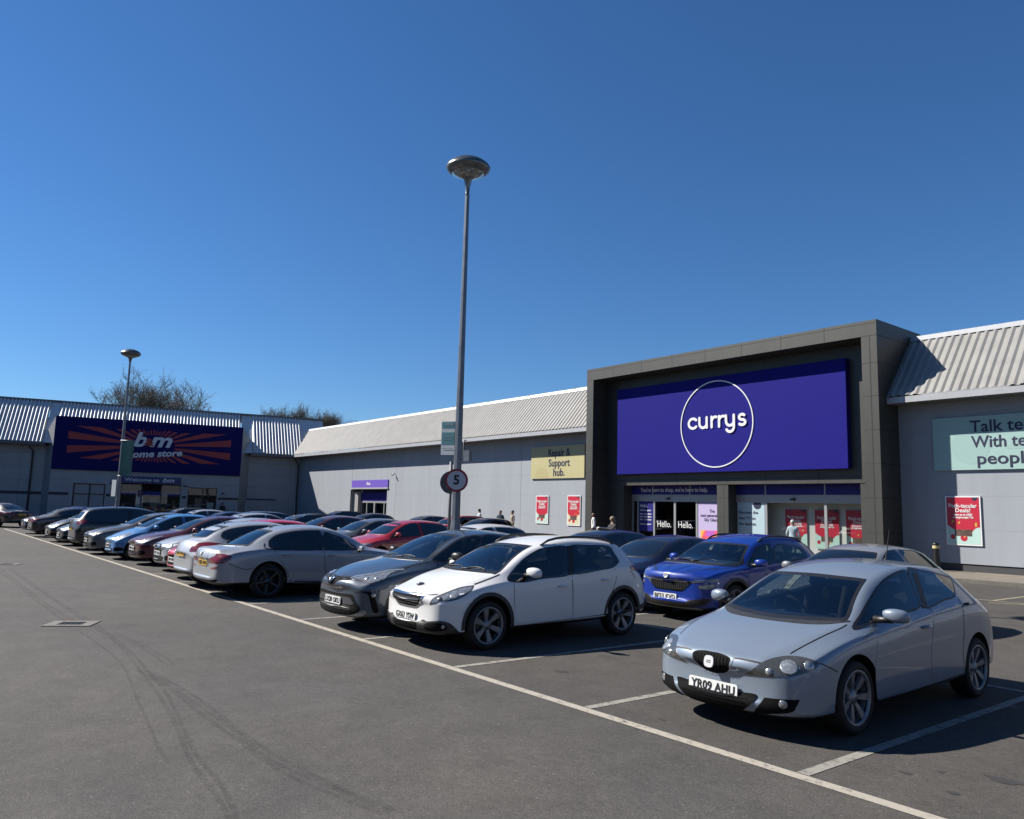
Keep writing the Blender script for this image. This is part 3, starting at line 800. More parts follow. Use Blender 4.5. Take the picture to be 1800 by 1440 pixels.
    P, N, D = bmframe(); a = P+D*-70; b = P+D*2
    q = [a+N*1.0, b+N*1.0, b-N*3, a-N*3]; mb.prism([(p.x, p.y, -.01) for p in q], (0, 0, .125))
    tag(mb.build('pavement', MATS['paving']), kind='structure')

def bmframe():
    return Vector((-68*K, 28.5*K, 0)), Vector((.968, -.25, 0)).normalized(), Vector((.25, .968, 0)).normalized()
ground()

# ---- buildings
WALL = mat('wall_panel_grey', (.33, .355, .39), .55, noise=.09, nscale=1.6, streak=.12)
WALLJ = mat('wall_joint', (.16, .165, .18), .7)
PLINTH = mat('dark_plinth', (.045, .046, .05), .7)
ROOFM = mat('roof_sheet_grey', (.31, .30, .285), .55, 0.0, noise=.16, nscale=1.3)
ROOFB = mat('roof_sheet_pale', (.60, .62, .66), .45, noise=.12, nscale=1.1)
FLASH = mat('flashing_white', (.42, .43, .45), .45, noise=.1)
RIDGE = mat('ridge_cap', (.34, .34, .35), .5, noise=.15, nscale=1)
RIDGED = mat('ridge_cap_dark', (.10, .105, .11), .5, noise=.15, nscale=1)
GUTTERD = mat('gutter_dark', (.09, .095, .105), .5)
CLAD = mat('portal_cladding', (.050, .050, .044), .5, 0.1, noise=.2, nscale=2.2, streak=.2)
CLADJ = mat('portal_joint', (.018, .018, .018), .7)
SHOPGLASS = glassmat('shop_glass', (.84, .87, .86))
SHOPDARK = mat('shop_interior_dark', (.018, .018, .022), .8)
FRAMEM = mat('door_frame_alloy', (.33, .34, .35), .45, .3)
PURPLE = mat('sign_purple', (.015, .0135, .20), .6, spec=.06, noise=.04, nscale=.5)
PURPLED = mat('fascia_purple', (.016, .014, .18), .5, spec=.25)
PURPLEL = mat('fascia_lilac', (.17, .105, .50), .4)
WHITE = mat('sign_white', (.80, .80, .80), .45)
NAVYTXT = mat('sign_navy_text', (.012, .012, .05), .5)

def corrugated(mb, a, along, up, width, height, pitch=.28, depth=.055, m=0, s0=0.0, pr=(.36, .46, .72)):
    """profiled roof sheet: a = lower corner, along/up unit vectors"""
    a = Vector(a); al = Vector(along); u = Vector(up); n = al.cross(u).normalized()
    prof = []; x = s0
    while x < width:
        for dx, h in ((0, 0), (pr[0], 0), (pr[1], 1), (pr[2], 1), (1.0, 0)):
            q = x+dx*pitch
            if q <= width+1e-6 and (not prof or q > prof[-1][0]+1e-6): prof.append((q, h*depth))
        x += pitch
    v = [a+al*q+n*h for q, h in prof]+[a+al*q+n*h+u*height for q, h in prof]; k = len(prof)
    mb.add(v, [(i, i+1, k+i+1, k+i) for i in range(k-1)], m)

def shops():
    # ---------------- long unit (light grey wall, corrugated mansard)
    root = tag(empty('retail_unit', (-30, 31, 0)), 'long light grey shop unit with corrugated roof and dark portal', 'shop building')
    inv = Matrix.Translation((30, -31, 0))
    def B(mb, name, mats, parent=root):
        o = mb.build(name, mats, parent)
        if parent is root: o.data.transform(inv)
        return o
    y = 29.44
    # wall in three stretches round the portal and the side door
    mb = MB(K)
    DX0, DX1, DZ = -58.15, -52.1, 3.15
    for x0, x1, z0, z1 in ((-69.2, DX0, 0, 6.35), (DX0, DX1, DZ, 6.35), (DX1, -28.95, 0, 6.35), (-13.66, 30, 0, 6.35)):
        mb.box(x0, x1, y, y+.3, z0 if z0 else .38, z1, 0)
    for x0, x1 in ((-69.2, DX0), (DX1, -28.95), (-13.66, 30)): mb.box(x0, x1, y+.04, y+.3, 0, .38, 2)
    for x in (-66.3, -57.95, -50.9, -43.4, -36.07, -9, -2, 5):
        z0 = DZ+.2 if DX0 < x < DX1 else .38
        mb.box(x-.014, x+.014, y-.003, y+.01, z0, 6.3, 1)
    for z in (1.55, 2.72, 3.9, 5.05):
        for x0, x1 in ((-69.2, DX0), (DX1, -28.95), (-13.66, 30)):
            mb.box(x0, x1, y-.0015, y+.01, z-.006, z+.006, 3)
    B(mb, 'wall', [WALL, WALLJ, PLINTH, mat('wall_joint_faint', (.27, .28, .30), .7)])
    # roof: eaves overhang, corrugated slope, ridge capping
    gy0, gz0, ry, rz = 28.52, 6.33, 30.72, 8.86
    up = Vector((0, ry-gy0, rz-gz0)); ul = up.length; up.normalize()
    mb = MB(K)
    corrugated(mb, (-71.5, gy0, gz0), (1, 0, 0), up, 71.5-28.98, ul, .285, .05)
    corrugated(mb, (-13.62, gy0, gz0), (1, 0, 0), up, 45, ul, .285, .05)
    for x0, x1 in ((-71.5, -28.98), (-13.62, 31.4)):
        mb.quad((x0, ry, rz), (x1, ry, rz), (x1, ry+9, rz+.5), (x0, ry+9, rz+.5), 1)
        mb.quad((x0, gy0+.02, gz0-.24), (x0, y+.2, gz0-.24), (x1, y+.2, gz0-.24), (x1, gy0+.02, gz0-.24), 2)
    roof = B(mb, 'roof', [ROOFM, RIDGE, mat('soffit', (.16, .165, .18), .7)])
    for x0, x1 in ((-69.2, -29.0), (-13.6, 31.4)):
        mb = MB(K)
        mb.prism([(x0, gy0-.03, gz0-.25), (x0, gy0-.03, gz0-.03), (x0, gy0+.06, gz0-.03), (x0, gy0+.06, gz0-.25)], (x1-x0, 0, 0))
        recalc(B(mb, 'gutter', FLASH, roof)).data.transform(inv)
    for x0, x1 in ((-70.6, -29.0), (-13.6, 31.4)):
        x = x0; mb = MB(K)
        while x < x1:
            e = min(x+4.2, x1); mb.prism([(x, ry-.16, rz-.10), (x, ry-.05, rz+.10), (x, ry+.2, rz+.10), (x, ry+.2, rz-.02)], (e-x-.03, 0, 0)); x = e
            if e < x1: mb.box(e-.10, e+.05, ry-.08, ry+.1, rz+.08, rz+.14)
        recalc(B(mb, 'ridge_capping', mat('ridge_cap_light', (.40, .41, .43), .45, noise=.12), roof)).data.transform(inv)
    # ---------------- portal
    yp = 27.95; X0, X1, H = -28.98, -13.63, 9.22; ix0, ix1, iz = -28.50, -14.22, 8.63; yb = 29.02; yg = 29.68
    mb = MB(K)
    mb.box(X0, ix0, yp, 31.4, 0, iz); mb.box(ix1, X1, yp, 31.4, 0, iz); mb.box(X0, X1, yp, 31.6, iz, H)
    mb.box(ix0, ix1, yb, yb+.25, 3.2, iz, 0)                       # back wall above the shopfront
    mb.box(ix0, -27.3, yb+.0, yg, 0, 3.2, 0)
    mb.box(ix0, ix1, yb+.25, 31.3, 3.25, 3.4, 0)
    j = .012
    xs = [-27.1, -25.2, -23.3, -21.4, -19.5, -17.6, -15.7]
    for x in xs: mb.box(x-j, x+j, yp-.004, yp+.02, iz, H-.004, 1)
    mb.box(X0, X1, yp-.005, yp+.02, H-.12, H-.10, 1)
    for z in (1.35, 2.6, 3.85, 5.1, 6.35, 7.6, 8.63):
        mb.box(ix1, X1, yp-.004, yp+.02, z-j, z+j, 1); mb.box(X0, ix0, yp-.004, yp+.02, z-j, z+j, 1)
        mb.box(X1-.02, X1+.004, yp, 31.2, z-j, z+j, 1); mb.box(ix0-.02, ix0+.004, yp, yb, z-j, z+j, 1)
    mb.box(-13.93, -13.89, yp-.006, yp+.02, 0, iz, 1)
    for z in (3.45,): mb.box(ix0, ix1, yb-.004, yb+.01, z-j, z+j, 1)
    for x in (-26.3, -23.9, -21.5, -19.1, -16.7): mb.box(x-j, x+j, yb-.003, yb+.01, 3.2, 3.9, 1)
    portal = B(mb, 'entrance_portal', [CLAD, CLADJ])
    PXL, PXR = -21.62, -21.02
    mb = MB(K); mb.box(PXL, PXR, yb+.02, yg+.02, 0, 3.2)
    for z in (.9, 1.75, 2.6): mb.box(PXL, PXR+.004, yb+.016, yb+.03, z-j, z+j, 1)
    mb.box(PXL+.36, PXL+.375, yb+.015, yb+.03, 0, 3.2, 1)
    B(mb, 'pillar', [CLAD, CLADJ], portal).data.transform(inv)
    mb = MB(K); mb.box(-14.98, ix1, yb+.02, yg+.02, 0, 3.2)
    for z in (.9, 1.75, 2.6): mb.box(-14.98, ix1, yb+.016, yb+.03, z-j, z+j, 1)
    B(mb, 'pillar', [CLAD, CLADJ], portal).data.transform(inv)
    # shopfront: frames, purple transom, doors, glass
    mb = MB(K)
    mb.box(-27.3, PXL, yg-.05, yg+.05, 2.42, 2.76); mb.box(PXR, -14.98, yg-.05, yg+.05, 2.42, 2.76)
    for x in (-27.28, -26.9, -25.83, -24.53, -23.22, -21.7, -19.52, -16.77, -15.05):
        w = .05 if x in (-26.9, -25.83, -23.22) else .06
        mb.box(x-w, x+w, yg-.04, yg+.04, 0, 2.42)
    mb.box(-27.3, PXL, yg-.04, yg+.04, 0, .09); mb.box(PXR, -14.98, yg-.04, yg+.04, 0, .09)
    B(mb, 'door_frame', FRAMEM, portal).data.transform(inv)
    mb = MB(K); mb.box(-27.3, PXL, yg-.06, yg+.04, 2.76, 3.2); mb.box(PXR, -14.98, yg-.06, yg+.04, 2.76, 3.2)
    for x in (-25.9, -23.6, -19.52, -16.77): mb.box(x-.03, x+.03, yg-.065, yg+.0, 2.76, 3.2, 1)
    tr = B(mb, 'transom', [PURPLED, FRAMEM], portal); tr.data.transform(inv)
    text_obj('lettering', "You're here to shop, we're here to help.", .3, WHITE, root, inv @ Matrix.Translation((-24.62*K, (yg-.075)*K, 2.985*K)), width=4.15*K, depth=.004, bold=.003)
    # pane by pane
    for x0, x1, nm in ((-27.22, -26.95, 'window'), (-26.85, -25.88, 'window'), (-25.78, -24.59, 'door'), (-24.47, -23.27, 'door'), (-23.17, -21.76, 'window'), (PXR, -19.58, 'window'), (-19.46, -16.83, 'window'), (-16.71, -15.11, 'window')):
        mb = MB(K); mb.quad((x0, yg, .09), (x1, yg, .09), (x1, yg, 2.42), (x0, yg, 2.42)); B(mb, nm, SHOPGLASS, portal).data.transform(inv)
    # dark shop beyond the doors, white window bay
    mb = MB(K)
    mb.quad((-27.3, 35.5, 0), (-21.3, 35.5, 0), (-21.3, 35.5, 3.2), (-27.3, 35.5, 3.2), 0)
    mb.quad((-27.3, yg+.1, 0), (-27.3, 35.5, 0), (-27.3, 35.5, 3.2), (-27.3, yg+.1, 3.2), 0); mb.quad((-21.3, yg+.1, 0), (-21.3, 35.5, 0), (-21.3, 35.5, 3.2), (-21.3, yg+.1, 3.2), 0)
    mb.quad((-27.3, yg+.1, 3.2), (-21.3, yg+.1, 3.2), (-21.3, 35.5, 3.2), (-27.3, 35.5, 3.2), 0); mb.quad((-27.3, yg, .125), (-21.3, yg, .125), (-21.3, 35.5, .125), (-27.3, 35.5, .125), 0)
    for k in range(7):
        x = -26.6+k*.8; mb.box(x, x+.55, 32.2+(k % 3)*.8, 32.7+(k % 3)*.8, .12, 1.1+.25*(k % 4), 1+(k % 3))
    mb.quad((-21.25, yg+.55, .12), (-14.9, yg+.55, .12), (-14.9, yg+.55, 3.2), (-21.25, yg+.55, 3.2), 4)
    mb.quad((-21.25, yg+.05, .13), (-14.9, yg+.05, .13), (-14.9, yg+.55, .13), (-21.25, yg+.55, .13), 4)
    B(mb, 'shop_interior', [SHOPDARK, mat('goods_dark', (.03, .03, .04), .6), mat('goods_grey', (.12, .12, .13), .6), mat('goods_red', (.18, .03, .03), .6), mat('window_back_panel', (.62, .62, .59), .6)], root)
    # overdoor sensor, gooseneck pipe
    mb = MB(K)
    mb.box(-25.0, -24.8, yg-.12, yg-.05, 2.52, 2.62); B(mb, 'door_sensor', BLACK, portal).data.transform(inv)
    mb = MB(K); mb.box(-18.3, -18.1, yg-.12, yg-.05, 2.52, 2.62); B(mb, 'door_sensor', BLACK, portal).data.transform(inv)
    # side door (left)
    yd = y+.55
    mb = MB(K)
    mb.box(DX0, DX0+.02, y, yd+.5, 0, DZ, 1); mb.box(DX1-.02, DX1, y, yd+.5, 0, DZ, 1); mb.box(DX0, DX1, y, yd+.5, DZ-.02, DZ, 1)
    mb.box(DX0+.02, DX0+.9, yd-.3, yd+.02, 0, 2.95, 1)
    mb.box(DX0+.9, DX1-.02, yd-.05, yd+.05, 2.08, 2.22, 0); 
    for x in (DX0+1.0, DX0+1.95, DX0+3.15, DX0+3.25, DX1-1.3, DX1-.1): mb.box(x-.05, x+.05, yd-.05, yd+.05, 0, 2.08, 0)
    sd = B(mb, 'side_entrance', [FRAMEM, mat('reveal_grey', (.30, .30, .30), .6)])
    mb = MB(K); mb.box(DX0+.9, DX1-.02, yd-.03, yd+.03, 2.22, 2.92); B(mb, 'transom', PURPLED, sd).data.transform(inv)
    for x0, x1, nm in ((DX0+1.05, DX0+1.9, 'window'), (DX0+2.0, DX0+3.1, 'door'), (DX0+3.3, DX1-1.35, 'door'), (DX1-1.25, DX1-.15, 'window')):
        mb = MB(K); mb.quad((x0, yd, 0), (x1, yd, 0), (x1, yd, 2.08), (x0, yd, 2.08)); B(mb, nm, SHOPGLASS, sd).data.transform(inv)
    mb = MB(K); mb.box(DX0+.9, DX1, yd+2.5, yd+2.6, 0, 3, 0); mb.box(DX0+1.9, DX0+2.4, yd+.9, yd+1.3, .1, 1.3, 1); mb.box(DX0+3.6, DX0+4.4, yd+1.2, yd+1.5, .1, 1.0, 1)
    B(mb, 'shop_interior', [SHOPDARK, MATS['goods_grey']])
    # building mass behind
    mb = MB(K); mb.box(-69, 30, 36.2, 60, 0, 8.6, 0); B(mb, 'rear_wall', WALL)

    # ---------------- second unit (facing the camera)
    P, N, D = bmframe()
    r2 = tag(empty('retail_unit', tuple(P)), 'grey shop unit with striped pale roof and navy sunburst board', 'shop building')
    fr = Matrix(((D.x, -N.x, 0, 0), (D.y, -N.y, 0, 0), (0, 0, 1, 0), (0, 0, 0, 1)))      # local x along the front, y inwards, z up
    # local frame: s along D, depth inwards -> right-handed?  D x (-N) = up
    def B2(mb, name, mats, parent=r2):
        o = mb.build(name, mats, parent); o.data.transform(fr); recalc(o); return o
    w = .97; bs0, bs1, bz0, bz1 = -19.1, -4.55, 4.12, 8.47; cs0, cs1 = -19.75, -3.75
    GREYB = mat('wall_panel_pale', (.33, .345, .365), .55, noise=.10, nscale=1.5, streak=.12)
    mb = MB(K)
    mb.box(-70, cs0, w, w+.3, 0, 6.3); mb.box(cs1, 1.0, w, w+.3, 0, 6.3)
    for z in (1.15, 3.2, 4.3, 5.4):
        mb.box(-70, cs0, w-.003, w+.01, z-.012, z+.012, 1); mb.box(cs1, 1.0, w-.003, w+.01, z-.012, z+.012, 1)
    for s in (-21.4, -25, -29, 0.45): mb.box(s-.012, s+.012, w-.003, w+.01, 0, 6.2, 1)
    mb.box(-70, cs0, w-.03, w+.02, 2.04, 2.28, 2); mb.box(cs1, -1.2, w-.03, w+.02, 2.02, 2.22, 2)
    B2(mb, 'wall', [GREYB, WALLJ, mat('navy_band', (.012, .014, .035), .5)])
    # roof
    ro, rzz = 3.3, 9.98; up = Vector((0, ro, rzz-6.25)); ul = up.length; up.normalize()
    mb = MB(K)
    corrugated(mb, (-70, 0, 6.25), (1, 0, 0), up, 50.1, ul, .275, .11, pr=(.06, .56, .66))
    t0 = .555
    corrugated(mb, (-19.2, t0*ro, 6.25+t0*(rzz-6.25)), (1, 0, 0), up, 14.7, ul*(1-t0), .275, .11, pr=(.06, .56, .66))
    corrugated(mb, (-3.6, 0, 6.25), (1, 0, 0), up, 4.3, ul, .275, .11, pr=(.06, .56, .66))
    for s0, s1 in ((-19.9, -19.15), (-4.5, -3.62)):
        mb.quad((s0, -.0, 6.25), (s1, 0, 6.25), (s1, ro, rzz), (s0, ro, rzz), 0)
    mb.quad((-70, ro, rzz), (3.0, ro, rzz), (3.0, ro+12, rzz+.4), (-70, ro+12, rzz+.4), 1)
    mb.add([(.7, 0.0, 6.25), (3.0, 1.9, 8.4), (3.0, ro, rzz), (.7, ro, rzz)], [(0, 1, 2, 3)], 0)
    roof2 = B2(mb, 'roof', [ROOFB, RIDGED])
    mb = MB(K)
    mb.box(-70, cs0, -.12, .08, 6.02, 6.27); mb.box(cs1, .7, -.12, .08, 6.02, 6.27)
    mb.box(-70, cs0, .08, w, 6.02, 6.06); mb.box(cs1, .7, .08, w, 6.02, 6.06)
    B2(mb, 'gutter', GUTTERD, roof2)
    mb = MB(K); mb.box(-70, 3.05, ro-.12, ro+.25, rzz-.05, rzz+.14); B2(mb, 'ridge_capping', RIDGED, roof2)
    mb = MB(K)
    for s in (-20.62,):
        mb.tube([(s-.25, .05, 6.05), (s-.22, .3, 5.85), (s, w-.1, 5.6), (s, w-.1, 0)], .075, 8)
    B2(mb, 'downpipe', GUTTERD); mb = MB(K)
    mb.tube([(.2, .05, 6.05), (.25, .3, 5.85), (.62, w-.1, 5.5), (.62, w-.1, 0)], .06, 8)
    B2(mb, 'downpipe', GUTTERD)
    # projecting bay that carries the board, splayed cheeks
    f = -.25
    mb = MB(K)
    mb.add([(bs0, f, 0), (bs0, f, bz1), (cs0, w, 7.35), (cs0, w, 0)], [(0, 1, 2, 3)], 1); mb.add([(bs1, f, 0), (cs1, w, 0), (cs1, w, 7.35), (bs1, f, bz1)], [(0, 1, 2, 3)], 1)
    mb.quad((bs0, f, bz1), (bs1, f, bz1), (bs1, 2.4, bz1), (bs0, 2.4, bz1), 0)
    mb.add([(bs0, f, bz1), (bs0, 2.4, bz1), (cs0, w, 7.35)], [(0, 1, 2)], 0); mb.add([(bs1, f, bz1), (cs1, w, 7.35), (bs1, 2.4, bz1)], [(0, 1, 2)], 0)
    ops = [(-17.4, -15.05, 0, 3.05), (-13.9, -9.28, 0, 3.2), (-8.7, -6.35, 0, 3.0)]
    s = bs0
    for (a, b, z0, z1) in ops: mb.box(s, a, f, f+.25, 0, bz0, 0); mb.box(a, b, f, f+.25, z1, bz0, 0); s = b
    mb.box(s, bs1, f, f+.25, 0, bz0, 0); mb.box(bs0, bs1, f, f+.25, bz0, bz1, 0)
    for z in (1.15, 3.3): 
        for (a, b) in ((bs0, -17.4), (-15.05, -13.9), (-9.28, -8.7), (-6.35, bs1)): mb.box(a, b, f-.003, f+.02, z-.012, z+.012, 2)
    mb.box(bs0+.0, -17.7, f-.03, f+.02, 2.06, 2.28, 3); mb.box(-14.95, -14.2, f-.03, f+.02, 2.04, 2.26, 3); mb.box(-9.15, -8.8, f-.03, f+.02, 2.04, 2.26, 3); mb.box(-6.25, bs1, f-.03, f+.02, 2.02, 2.22, 3)
    mb.box(-14.75, -14.4, f-.12, f, 3.05, 3.15, 3); mb.box(-9.1, -8.75, f-.12, f, 3.05, 3.15, 3); mb.box(-5.95, -5.75, f-.15, f, 2.5, 2.62, 3)
    mb.box(bs0, bs1, f-.05, f+.1, bz0-.07, bz0, 0)
    B2(mb, 'shopfront_bay', [GREYB, mat('cheek_panel', (.29, .30, .32), .5, noise=.1), WALLJ, MATS['navy_band']])
    # shutter door, entrance, second door
    mb = MB(K); mb.box(-17.4, -15.05, f+.18, f+.24, 0, 3.05, 0)
    for s in (-17.36, -16.2, -15.09): mb.box(s-.05, s+.05, f+.12, f+.2, 0, 3.05, 1)
    mb.box(-17.4, -15.05, f+.12, f+.2, 2.15, 2.22, 1); mb.box(-17.4, -15.05, f+.12, f+.2, 2.97, 3.05, 1)
    B2(mb, 'panelled_door', [mat('door_panel_grey', (.32, .33, .355), .5, noise=.1), MATS['navy_band']])
    mb = MB(K)
    for a, b, z in ((-13.9, -9.28, 3.2), (-8.7, -6.35, 3.0)):
        mb.quad((a, f+1.6, 0), (b, f+1.6, 0), (b, f+1.6, z), (a, f+1.6, z), 0)
        mb.quad((a, f+.2, 0), (a, f+1.6, 0), (a, f+1.6, z), (a, f+.2, z), 0); mb.quad((b, f+.2, 0), (b, f+1.6, 0), (b, f+1.6, z), (b, f+.2, z), 0)
        mb.quad((a, f+.2, z-.01), (b, f+.2, z-.01), (b, f+1.6, z-.01), (a, f+1.6, z-.01), 0)
    rr = random.Random(5)
    for k in range(26):
        s = -13.8+rr.random()*4.2; z = .2+rr.random()*1.5; mb.box(s, s+.15+.3*rr.random(), f+.9, f+1.2, z, z+.15+.3*rr.random(), 1+k % 4)
    for s, z0, z1, c in ((-12.7, 1.2, 2.1, 5), (-11.6, 1.1, 2.1, 3), (-8.1, 1.0, 2.1, 3), (-7.1, .8, 1.75, 5)): mb.box(s, s+.55, f+.22, f+.24, z0, z1, c)
    mb.box(-13.9, -9.28, f+.25, f+.30, 2.2, 2.55, 6)
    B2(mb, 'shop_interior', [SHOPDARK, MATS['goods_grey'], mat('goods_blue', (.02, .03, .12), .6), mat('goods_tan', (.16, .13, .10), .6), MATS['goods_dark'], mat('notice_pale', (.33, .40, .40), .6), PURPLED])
    for a, b, z, nm in ((-13.9, -12.3, 3.2, 'window'), (-12.3, -10.8, 2.3, 'door'), (-10.8, -9.28, 3.2, 'window'), (-8.7, -6.35, 3.0, 'window')):
        mb = MB(K); mb.quad((a+.04, f+.2, .05), (b-.04, f+.2, .05), (b-.04, f+.2, z-.05), (a+.04, f+.2, z-.05)); o = mb.build(nm, SHOPGLASS, r2); o.data.transform(fr)
    mb = MB(K)
    for s in (-13.9, -12.3, -10.8, -9.28, -8.7, -7.5, -6.35): mb.box(s-.04, s+.04, f+.15, f+.22, 0, 3.0, 0)
    B2(mb, 'door_frame', mat('frame_dark', (.03, .03, .04), .5))
    mb = MB(K); mb.box(-70, 1, 14, 40, 0, 9.6); B2(mb, 'rear_wall', WALL)

    # ---------------- unseen unit added behind the viewpoint to block horizon glare from the shop glass
    t = tag(empty('retail_unit', (-40, -38, 0)), 'long brown unseen unit added across the access road to darken glass reflections', 'shop building')
    mb = MB(); mb.box(-110, 100, -14, 0, 0, 7.2, 0); mb.build('wall', mat('brick_brown', (.16, .115, .09), .85, noise=.3, nscale=.6), t)
    mb = MB(); mb.box(-110.3, 100.3, -14.3, .5, 7.2, 7.6); corrugated(mb, (100, .3, 7.6), (-1, 0, 0), Vector((0, -.75, .66)), 210, 4.6, .6, .05); mb.build('roof', ROOFM, t)
    for k in range(14): mb = MB(); mb.box(-104+k*14.6, -96+k*14.6, .0, .06, .2, 3.2); mb.build('shopfront', mat('shopfront_dark', (.02, .022, .025), .15), t)
    # ---------------- unseen wing added on the open side to block horizon glow in the reflections
    t = tag(empty('retail_unit', (46, 6, 0)), 'grey unseen wing added right of the car park to block horizon reflections', 'shop building')
    mb = MB(); mb.box(0, 14, -42, 60, 0, 6.4); mb.build('wall', WALL, t)
    mb = MB(); corrugated(mb, (-.9, 60, 6.4), (0, -1, 0), Vector((.66, 0, .75)), 102, 3.6, .3, .05); mb.box(1.4, 14, -42, 60, 6.4, 9.0); mb.build('roof', ROOFM, t)
    for k in range(5): mb = MB(); mb.box(-.06, 0, -36+k*19, -24+k*19, .1, 3.4); mb.build('shopfront', MATS['shopfront_dark'], t)
    # ---------------- boards and signs, each a thing
    def sign_root(name, label, cat, group=None, loc=(0, 0, 0)): return tag(empty(name, loc), label, cat, group)
    # navy sunburst board
    t = sign_root('shop_board', 'huge navy board with orange sunburst and white b&m home store letters', 'shop sign', None, tuple(P))
    mb = MB(K); mb.box(bs0, bs1, f-.16, f-.002, bz0, bz1, 0); o = mb.build('board', mat('board_navy', (.008, .008, .105), .6, spec=.10, noise=.1, nscale=.6), t); o.data.transform(fr); recalc(o)
    mb = MB(K); cx, cz = -11.75, 6.38; NR = 34
    for k in range(NR):
        a0 = 2*math.pi*(k+.24)/NR; a1 = 2*math.pi*(k+.76)/NR
        def edge(a, r0):
            c, s_ = math.cos(a), math.sin(a)
            hx = 6.25 if c > 0 else 6.35; hz = 1.32
            t_ = min(hx/abs(c) if abs(c) > 1e-6 else 99, hz/abs(s_) if abs(s_) > 1e-6 else 99)
            if abs(c)*t_ < hx-1e-4: t_ = t_*(1+.04*math.sin(9*a))
            return (cx+c*t_, cz+s_*t_)
        def ell(a): c, s_ = math.cos(a), math.sin(a); q = 1/math.sqrt((c/1.75)**2+(s_/.95)**2); return (cx+c*q, cz+s_*q)
        p = [ell(a0), edge(a0, 0), edge(a1, 0), ell(a1)]
        mb.add([(x, f-.166, z) for x, z in p], [(0, 1, 2, 3)])
    o = mb.build('sunburst', mat('sunburst_orange', (.34, .030, .034), .6), t); o.data.transform(fr); recalc(o)
    def sf(s, z, d=f-.17): return fr @ Matrix.Translation((s*K, d*K, z*K))
    navy = MATS['board_navy']
    for tx, s, z, sz, wd in (('b', -12.72, 6.82, 1.75, 1.05), ('m', -11.12, 6.86, 1.75, 1.75)):
        text_obj('lettering', tx, sz, mat('letter_pale', (.66, .69, .74), .5), t, sf(s, z, f-.20), bold=.05, shear=.28, width=wd*K, depth=.05)
    text_obj('lettering', '&', .9, MATS['sunburst_orange'], t, sf(-12.02, 6.66, f-.26), bold=.03, depth=.05, width=.72*K)
    text_obj('lettering', 'home store', .8, MATS['letter_pale'], t, sf(-11.55, 5.72, f-.20) @ Matrix.Rotation(R(-5), 4, 'Y'), bold=.025, shear=.2, width=4.3*K, depth=.05)
    t = sign_root('fascia_sign', 'navy entrance fascia reading Welcome to bm under the sunburst board', 'shop sign', None, tuple(P))
    mb = MB(K); mb.box(-13.95, -9.3, f-.12, f-.002, 3.2, 3.78); o = mb.build('board', mat('fascia_navy', (.014, .017, .13), .4), t); o.data.transform(fr); recalc(o)
    text_obj('lettering', 'Welcome to', .4, MATS['letter_pale'], t, sf(-12.35, 3.49, f-.125), bold=.006, width=2.65*K, depth=.01)
    text_obj('lettering', 'bm', .5, MATS['letter_pale'], t, sf(-10.3, 3.52, f-.125), bold=.014, shear=.3, width=.95*K, depth=.01)
    # railings before the navy-banded wall
    t = tag(empty('railing', tuple(P)), 'thin pale tubular railing before the striped roof unit in the corner', 'railing')
    mb = MB(K)
    for s in (-3.9, -1.85, .3): mb.tube([(s, -.6, 0), (s, -.6, 2.05)], .035, 8)
    mb.tube([(-3.9, -.6, 2.03), (.3, -.6, 2.05)], .035, 8)
    o = mb.build('rails', mat('rail_pale', (.38, .40, .42), .4, .3), t); o.data.transform(fr)
    mb = MB(K)
    for k in range(3): mb.tube([(-3.9, -.6, .5+.5*k), (.3, -.6, .5+.5*k)], .012, 6)
    o = mb.build('wires', MATS['rail_pale'], t); o.data.transform(fr)

    # big purple sign
    ys = 28.72
    t = sign_root('shop_sign', 'giant purple lightbox with currys in a thin white ring inside portal', 'shop sign', None, (-21.4*K, ys*K, 5.9*K))
    T = Matrix.Translation((21.4*K, -ys*K, -5.9*K))
    mb = MB(K); mb.box(-27.52, -15.28, ys, yb-.002, 3.755, 8.08); o = mb.build('panel', PURPLE, t); o.data.transform(T)
    mb = MB(K); n = 96; c = (-21.42, 5.91); ri, ra = 1.925, 1.975; v = []
    for k in range(n):
        a = 2*math.pi*k/n
        for rr_ in (ri, ra):
            for d in (0, -.03): v.append((c[0]+rr_*math.cos(a), ys+d-.002, c[1]+rr_*math.sin(a)))
    fcs = []
    for k in range(n):
        b = 4*k; e = 4*((k+1) % n)
        for q in ((0, 1, 3, 2),): pass
        fcs += [(b+1, e+1, e+3, b+3), (b, b+1, e+1, e)[::-1], (b+2, b+3, e+3, e+2)]
    mb.add(v, fcs); o = mb.build('ring', WHITE, t); o.data.transform(T); recalc(o)
    # rounded geometric wordmark drawn as strokes
    mb = MB(K); W_ = .132; st_n = [0]
    def stroke(pts, m=0):
        path = [Vector((p[0], 0, p[1])) for p in pts]; L_, R_ = [], []
        for i, p in enumerate(path):
            tt = (path[min(i+1, len(path)-1)]-path[max(i-1, 0)]).normalized(); nn = Vector((-tt.z, 0, tt.x))*W_/2
            L_.append(p+nn); R_.append(p-nn)
        e = path[-1]; te = (path[-1]-path[-2]).normalized(); s_ = path[0]; ts = (path[1]-path[0]).normalized()
        def cap(c, d): return [c+Matrix.Rotation(an, 3, 'Y') @ (d*W_/2) for an in [R(x) for x in (-90, -60, -30, 0, 30, 60, 90)]]
        loop = L_+cap(e, te)[1:-1]+list(reversed(R_))+cap(s_, -ts)[1:-1]; st_n[0] += 1
        k = len(path); y1 = ys-.022-.003*st_n[0]
        for a in range(k-1):
            mb.add([Vector((q.x, y1, q.z)) for q in (L_[a], L_[a+1], R_[a+1], R_[a])], [(0, 1, 2, 3)], m)
        for c_, d in ((e, te), (s_, -ts)):
            cc = cap(c_, d); mb.add([Vector((q.x, y1, q.z)) for q in [c_]+cc], [(0, i, i+1) for i in range(1, 7)], m)
